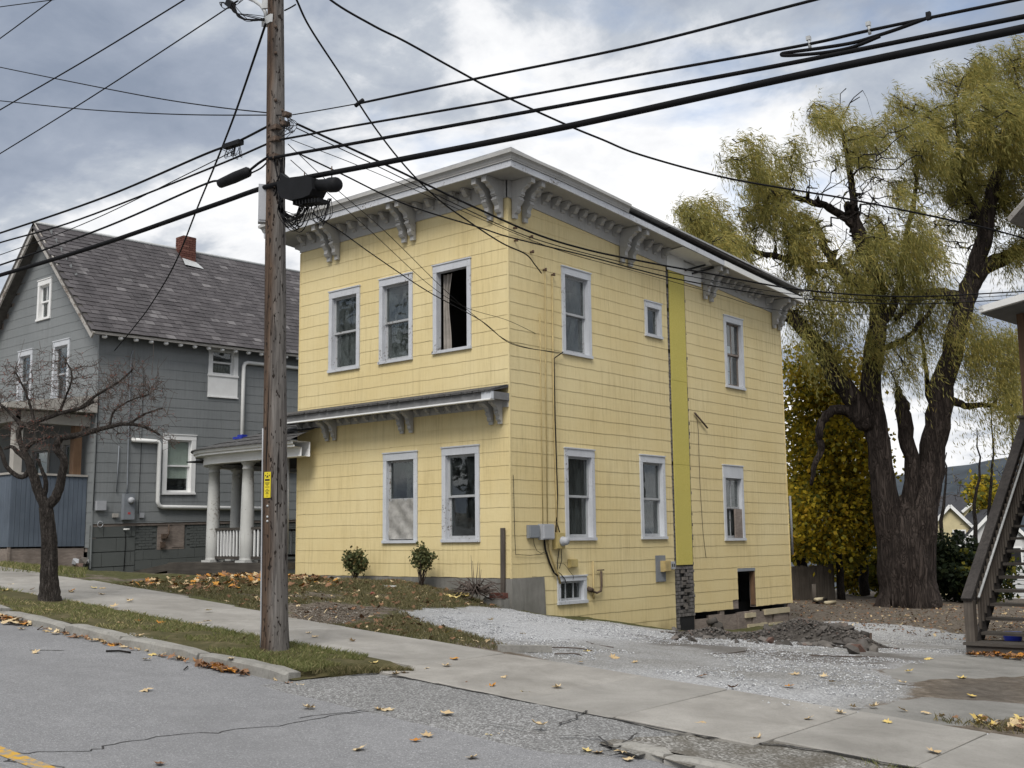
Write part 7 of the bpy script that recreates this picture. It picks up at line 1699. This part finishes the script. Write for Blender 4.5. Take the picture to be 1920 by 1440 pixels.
n_ = 2600; t_ = rr_.random(n_); ci = (t_ * (len(C) - 1)).astype(int); f_ = (t_ * (len(C) - 1) - ci)[:, None]; CC = np.array(C); q = CC[ci, :2] * (1 - f_) + CC[np.minimum(ci + 1, len(C) - 1), :2] * f_ + rr_.normal(0, .24, (n_, 2))
z_ = terr(q[:, 0], q[:, 1]) + heapz(q[:, 0], q[:, 1]); pebbles(np.c_[q, z_ + .005], .022, 'rubble_crumbs', MAT['stone'], 'small broken bits scattered over the soil heap', 'rubble')
p = pxg(1345, 1192); p[2] = onheap(p[0], p[1]) + .14; solo('broken_crock', rock(p, .17, .16, .17, rr_).tube([p + (-.15, -.1, .1), p + (.02, -.05, .18)], .06, 8), MAT['stone'], p, 'rounded brown fragment standing on the heap', 'rubble')
p = pxg(1632, 1214); solo('iron_stake', MB().tube([p + (0, 0, -.05), p + (.02, 0, .22)], .018, 6), MAT['rust'], p, 'short iron stake standing at the end of the rubble heap', 'stake')
# debris at the lawn edge: brick, block, kerb bit, roots
p = onY(935, 1122, CY - .30); p[2] = gz(p[0], p[1]) + .18; solo('loose_brick', MB().box(p - (.16, .06, .04), p + (.16, .06, .05)), MAT['brick'], p, 'red brick lying on a concrete block at the house corner', 'brick')
p2 = p - (0.0, .05, .16); solo('concrete_block', MB().box(p2 - (.20, .12, .1), p2 + (.2, .1, .1)), MAT['concrete'], p2, 'low concrete block in front of the house corner', 'block')
p = onY(915, 1105, CY - .25); p[2] = gz(p[0], p[1]) + .08; solo('crumpled_paper', rock(p, .12, .09, .06, rr_), MAT['panel'], p, 'crumpled white scrap near the dead shrub', 'litter')
p = pxg(727, 1100); p[2] += .01; solo('white_scrap', MB().obox(p, np.array([.16, .02, 0]), np.array([0, .03, 0]), (0, 0, .012)), MAT['panel'], p, 'flat white scrap of wood lying on the lawn', 'litter')
p = pxg(700, 1118); solo('red_leaf_clump', rock(p + (0, 0, .03), .06, .05, .04, rr_), MAT['berry'], p, 'small dark red clump on the bare lawn patch', 'leaf')
a_, b_ = pxg(938, 1221), pxg(1030, 1222); m = MB(); m.bar(a_ + (0, 0, .03), b_ + (0, 0, .03), .12, .07); solo('stone_edging', m, MAT['kerb'], a_, 'grey stone edging between sidewalk and gravel', 'edging')
for k, (q0, q1) in enumerate((((1020, 1215), (1110, 1222)), ((1100, 1205), (1150, 1216)), ((1335, 1228), (1400, 1222)), ((1520, 1231), (1650, 1233)), ((1040, 1228), (1090, 1232)))):
    a_, b_ = pxg(*q0), pxg(*q1); mid = (a_ + b_) / 2 + (rr_.normal(0, .05), rr_.normal(0, .08), 0); m = MB(); m.tube([q + (0, 0, .012) for q in cat([a_, mid, b_], 5)], .007, 5); solo('fallen_twig', m, MAT['twig'], a_, 'thin dead twig lying across the gravel driveway', 'twig', 'twigs on the driveway')

# ---------------------------------------------------------------- right-hand house: outside stair, landing and porch eave
RH = Thing('stair_house', (-5.0, 17.2, .1), 'weathered wooden outside stair and porch of the right-hand house', 'house')
sx0, sx1 = -5.65, -4.15
b0 = onD(1848, 1215, 16.0); Y0 = b0[1]
NS, RISE, RUN = 14, .192, .235
def sp(k): return Y0 + .12 + k * RUN, b0[2] + .02 + (k + 1) * RISE
m = MB(); m.box((sx0 - .05, Y0 - .25, b0[2] - .1), (sx1, Y0 + .35, b0[2] + .05)); m.box((sx0 - .08, Y0 - .28, b0[2] + .05), (sx1, Y0 + .30, b0[2] + .09)); RH.part('bottom_landing', m, MAT['graywood_x'])
for k in range(NS):
    y, z = sp(k); m = MB(); m.box((sx0 + .05, y, z - .04), (sx1, y + .27, z)); RH.part('tread', m, MAT['graywood_x'])
y1_, z1_ = sp(NS - 1)
for x in (sx0 + .01, sx1):
    m = MB(); m.bar((x, Y0 + .05, b0[2] + .05), (x, y1_ + .1, z1_ - .1), .045, .24); RH.part('stringer', m, MAT['graywood_y'])
ra0 = np.array([sx0 - .04, Y0 - .14, onD(1826, 1124, depth((sx0, Y0 - .1, .8)))[2]]); sl_ = RISE / RUN
tA = ra0; tB = np.array([sx0 - .04, y1_ + .15, ra0[2] + (y1_ + .15 - ra0[1]) * sl_])
m = MB(); m.bar(tA, tB, .15, .045); RH.part('rail_cap', m, MAT['graywood_y'])
m = MB(); m.bar(tA + (.02, .15, -.13), tB + (.02, -.05, -.13), .04, .10); RH.part('top_rail', m, MAT['graywood_y'])
m = MB(); off = np.array([.10, .22, .02]); m.tube([tA + off, tB + off + (0, -.3, -.26)], .019, 8); RH.part('steel_handrail', m, MAT['galv'])
for t in (.03, .36, .68, .95): q = tA + (tB - tA) * t + (.05, .22, -.03); m = MB(); m.bar(q + (-.02, 0, -.02), q + (.06, 0, .0), .04, .04); RH.part('rail_bracket', m, MAT['rust'])
m = MB(); m.box((sx0 - .10, Y0 - .10, b0[2] + .05), (sx0 + .03, Y0 + .04, ra0[2] - .02)); RH.part('newel_post', m, MAT['graywood'])
n_b = 25
for k in range(n_b):
    y = Y0 + .16 + (y1_ - Y0 - .1) * k / (n_b - 1); zt = ra0[2] + (y - ra0[1]) * sl_ - .10; zb = b0[2] + .12 + (y - Y0) * sl_
    m = MB(); m.bar((sx0 + .035, y, zb), (sx0 + .035, y, zt), .035, .035, (0, 1, 0)); RH.part('baluster', m, MAT['graywood'])
m = MB(); m.box((sx0 - .12, y1_ + .05, z1_ - .2), (sx1 + 2.5, y1_ + 2.2, z1_ - .02)); RH.part('upper_landing', m, MAT['graywood_x'])
m = MB(); m.box((sx0 - .12, y1_ + .08, z1_ - .4), (sx0 + .02, y1_ + .22, tB[2] + .05)); m.box((sx0 - .15, y1_ + .05, tB[2] + .05), (sx0 + .05, y1_ + .25, tB[2] + .09)); RH.part('top_newel', m, MAT['graywood'])
m = MB(); m.box((sx0 - .10, y1_ + .28, tB[2] + .09), (sx0 + .02, y1_ + .40, z1_ + 2.75)); RH.part('porch_post', m, MAT['brownwood'])
for x in (sx0 + .3, sx1 - .1): m = MB(); m.box((x - .07, y1_ + .9, -.4), (x + .07, y1_ + 1.05, z1_ - .2)); RH.part('support_post', m, MAT['graywood'])
m = MB(); m.box((sx0 + .35, y1_ + .95, .0), (sx1, y1_ + .99, 1.5)); RH.part('lattice_panel', m, MAT['graywood'])
e0 = onD(1840, 584, 19.3); e1 = onD(1990, 540, 18.2); e2 = e0 + np.array([.35, 3.5, .0]); e3 = e1 + np.array([.35, 3.5, 0])
m = MB(); m.add([e0, e1, e3, e2] + [q + (0, 0, -.05) for q in (e0, e1, e3, e2)], [(0, 1, 2, 3), (7, 6, 5, 4), (0, 4, 5, 1), (1, 5, 6, 2), (2, 6, 7, 3), (3, 7, 4, 0)]); RH.part('porch_soffit', m, MAT['soffit_dark'])
m = MB(); m.bar(e0 + (0, -.04, .02), e1 + (0, -.04, .02), .10, .11); RH.part('gutter', m, MAT['white'])
m = MB(); m.add([e0 + (.06, .02, .06), e1 + (.06, .02, .06), e3 + (0, 0, 1.0), e2 + (.6, 0, .9)], [(0, 1, 2, 3)]); RH.part('porch_roof', m, MAT['asph_sh'])
g0 = onD(1888, 408, 17.0); m = MB(); m.add([g0, g0 + (1.0, -.35, .75), g0 + (1.4, 2.5, .75), g0 + (.4, 2.9, -.02), g0 + (0.02, .02, -.07), g0 + (1.0, -.35, .66), g0 + (1.4, 2.5, .66), g0 + (.4, 2.9, -.1)], [(0, 1, 2, 3), (7, 6, 5, 4), (0, 4, 5, 1), (1, 5, 6, 2), (2, 6, 7, 3), (3, 7, 4, 0)]); RH.part('main_eave', m, MAT['barge'])
m = MB(); g1 = g0 + (.25, .3, -.15); m.add([g1 + (0, 0, 0), g1 + (1.2, -.1, .5), g1 + (1.2, -.1, -.9), g1 + (.35, 0, -.35), g1 + (0, 2, 0), g1 + (1.2, 1.9, .5), g1 + (1.2, 1.9, -.9), g1 + (.35, 2, -.35)], [(0, 1, 2, 3), (7, 6, 5, 4), (0, 4, 5, 1), (1, 5, 6, 2), (2, 6, 7, 3), (3, 7, 4, 0)]); RH.part('main_soffit', m, MAT['soffit'])
m = MB(); m.box((-3.7, 15.5, -.6), (4.5, 33, 7.6)); RH.part('walls', m, MAT['stairhouse'])
for y_ in (18.5, 22.5, 26.5, 30.0):
    for z_ in (1.2, 4.3):
        m = MB(); m.box((-3.76, y_, z_), (-3.69, y_ + 1.0, z_ + 1.7)); w_ = RH.part('window', m, MAT['white']); m = MB(); m.box((-3.775, y_ + .12, z_ + .1), (-3.765, y_ + .88, z_ + 1.58)); RH.part('pane', m, MAT['dark'], w_)
p = onD(1898, 1182, 17.6); p[2] = gz(p[0], p[1]) + .18; m = MB(); m.lathe(p, [(.10, -.18), (.13, .0), (.15, .10), (.15, .13), (.11, .13)], 12); solo('blue_bucket', m, MAT['blue'], p, 'blue plastic bucket under the outside stair', 'bucket')
q = np.c_[rng.uniform(-5.5, -3.6, 260), rng.uniform(Y0 - .9, Y0 - .3, 260)]; leaf_stuff(onlot(q, .03), .09, 'stair_leaf_litter', 'brown leaves gathered in front of the outside stair', ['leaf_brown', 'leaf_brown', 'leaf_orange'])

# ---------------------------------------------------------------- across the street (seen only in the window panes)
m = MB()
for x in np.arange(-120, 60, 10): m.quad(*[(p_, q_, -S_ST * max(p_, -60) * (1 if q_ > -20 else 1) - .02) for p_, q_ in ((x, -80), (x + 10, -80), (x + 10, -9), (x, -9))])
struct('opposite_ground', m, MAT['lot'])
for k, (x, y, h) in enumerate(((-38, -16, 11), (-46, -20, 14), (-55, -17, 12), (-64, -24, 16), (-30, -22, 13), (-72, -14, 12))):
    b = np.array([x, y, -S_ST * max(x, -60)]); t = Thing('roadside_tree', b, ['broad dark tree', 'tall dark tree', 'round dark tree', 'tallest dark tree', 'nearest dark tree', 'last dark tree'][k] + ' across the street mirrored in the front windows', 'tree', 'trees across the street')
    m = MB(); m.tube([b, b + (0, 0, h * .35), b + (.2, .1, h * .8)], [.3, .22, .06], 8); t.part('trunk', m, MAT['bark_dark'])
    n_ = 2600; v = rr_.normal(0, 1, (n_, 3)); v /= np.linalg.norm(v, axis=1)[:, None]; v *= (rr_.random(n_) ** .4)[:, None] * (1 + .3 * np.sin(v[:, :1] * 6 + v[:, 2:] * 5)); q = b + v * (h * .34, h * .34, h * .40) + (0, 0, h * .62)
    d = rr_.normal(0, 1, (n_, 3)); d /= np.linalg.norm(d, axis=1)[:, None]; s_ = np.cross(d, rr_.normal(0, 1, (n_, 3))); s_ /= np.linalg.norm(s_, axis=1)[:, None]; vv = np.stack([q, q + d * .3 + s_ * .22, q + d * .6, q + d * .3 - s_ * .22], 1)
    o = link('crown', npmesh('crown', vv.reshape(-1, 3) - b, np.arange(n_ * 4).reshape(-1, 4), MAT['hedge']), parent=t.o); o['kind'] = 'stuff'

# ---------------------------------------------------------------- plank fence and yard bits
f0 = onD(1478, 1120, 37.5); f1 = onD(1566, 1124, 39); f0[2] = gz(f0[0], f0[1]); f1[2] = gz(f1[0], f1[1])
FN = Thing('plank_fence', (f0 + f1) / 2, 'dark weathered vertical plank fence behind the yellow house', 'fence'); n = 18; dd = (f1 - f0) / n; L = np.linalg.norm(dd[:2]); un = dd / np.linalg.norm(dd); up_ = np.array([0, 0, 1.0]); nr = np.cross(un, up_)
for k in range(n):
    c = f0 + dd * (k + .5); h = 1.12 + rr_.normal(0, .02) + .02 * k / n * 5; m = MB(); m.obox(c + up_ * h / 2 + nr * rr_.normal(0, .006), un * L * .47, nr * .012, up_ * h / 2); FN.part('plank', m, MAT['board_fence'])
for zz_ in (.3, .95): m = MB(); m.bar(f0 + nr * -.05 + up_ * zz_, f1 + nr * -.05 + up_ * zz_, .05, .09); FN.part('rail', m, MAT['board_fence'])
p = onD(1527, 1122, 36.5); p[2] = gz(p[0], p[1]); solo('old_fence_post', MB().tube([p - (0, 0, .1), p + (0, 0, .62)], .07, 8), MAT['graywood'], p, 'short grey post in front of the plank fence', 'post')
for k in range(7):
    p = onD(1538 + rr_.uniform(-4, 20), 1122, 36.3 + rr_.uniform(-.2, .2)); p[2] = gz(p[0], p[1]) + .06 + .09 * (k // 4); a = np.array([rr_.normal(0, .1), 1, 0]) * .3
    solo('log', MB().tube([p - a, p + a], .055, 8), MAT['bark_gray'] if k % 2 else MAT['newwood'], p, ('grey-barked log' if k % 2 else 'pale peeled log') + ' stacked beside the short post by the fence', 'log', 'logs by the fence')
p = onD(1486, 1000, 30); m = MB(); m.tube([onD(1486, 1040, 30), onD(1484, 990, 30), onD(1481, 930, 30)], .03, 6); solo('rear_downpipe', m, MAT['metal_light'], onD(1486, 1040, 30), 'grey pipe hanging behind the rear corner of the yellow house', 'pipe')

# ---------------------------------------------------------------- houses far beyond
def far_house(name, px, py, dep, w, d, h, rise, yaw, wallm, label, windows=()):
    b = onD(px, py, dep); ca, sa = math.cos(yaw), math.sin(yaw); ux = np.array([ca, sa, 0]); uy = np.array([-sa, ca, 0]); uz = np.array([0, 0, 1.0])
    t = Thing(name, b - uz * 4, label, 'house'); m = MB(); P = lambda a, c, z: b + ux * a + uy * c + uz * z
    m.add([P(-w / 2, 0, -5), P(w / 2, 0, -5), P(w / 2, 0, h), P(0, 0, h + rise), P(-w / 2, 0, h), P(-w / 2, d, -5), P(w / 2, d, -5), P(w / 2, d, h), P(0, d, h + rise), P(-w / 2, d, h)], [(0, 1, 2, 3, 4), (9, 8, 7, 6, 5), (1, 6, 7, 2), (5, 0, 4, 9)]); t.part('walls', m, MAT[wallm])
    for sg in (-1, 1):
        m = MB(); o_ = .25; A0 = P(0, -o_, h + rise + .12); A1 = P(0, d + o_, h + rise + .12); B0 = P(sg * (w / 2 + .35), -o_, h - .2); B1 = P(sg * (w / 2 + .35), d + o_, h - .2); V = [A0, B0, B1, A1]; m.add(V + [q - uz * .12 for q in V], [(0, 1, 2, 3), (7, 6, 5, 4), (0, 4, 5, 1), (1, 5, 6, 2), (2, 6, 7, 3), (3, 7, 4, 0)]); t.part('roof', m, MAT['darkroof'])
        m = MB(); m.bar(A0 + (0, 0, -.02) - uy * .03, B0 + (0, 0, -.02) - uy * .03, .05, .22); t.part('bargeboard', m, MAT['white'])
    for (a, z, ww, hh) in windows:
        m = MB(); m.obox(P(a, -.03, z), ux * (ww / 2 + .1), uy * .03, uz * (hh / 2 + .1)); w_ = t.part('window', m, MAT['white']); m = MB(); m.obox(P(a, -.07, z), ux * ww / 2, uy * .012, uz * hh / 2); t.part('pane', m, MAT['dark'], w_)
    for k in range(14 if wallm == 'offwhite' else 0):
        m = MB(); m.obox(P(0, -.015, h - .3 - k * .28), ux * (w / 2 - .02), uy * .012, uz * .012); t.part('clapboard', m, MAT['metal_light'])
    return t
far_house('cream_house', 1782, 992, 82, 3.0, 8, 0.0, 1.6, .62, 'cream', 'cream gabled house with a dark roof beyond the willow', [(.6, -.8, .75, 1.3)])
far_house('white_house', 1868, 1004, 80, 4.6, 7, -.6, 2.4, .55, 'offwhite', 'white clapboard gabled house beyond the stair', [(1.2, -1.5, .7, 1.2)])
far_house('brown_gable_house', 1845, 955, 95, 3.8, 8, 0, 1.3, .9, 'cream', 'small tan gable rising behind the far white house')
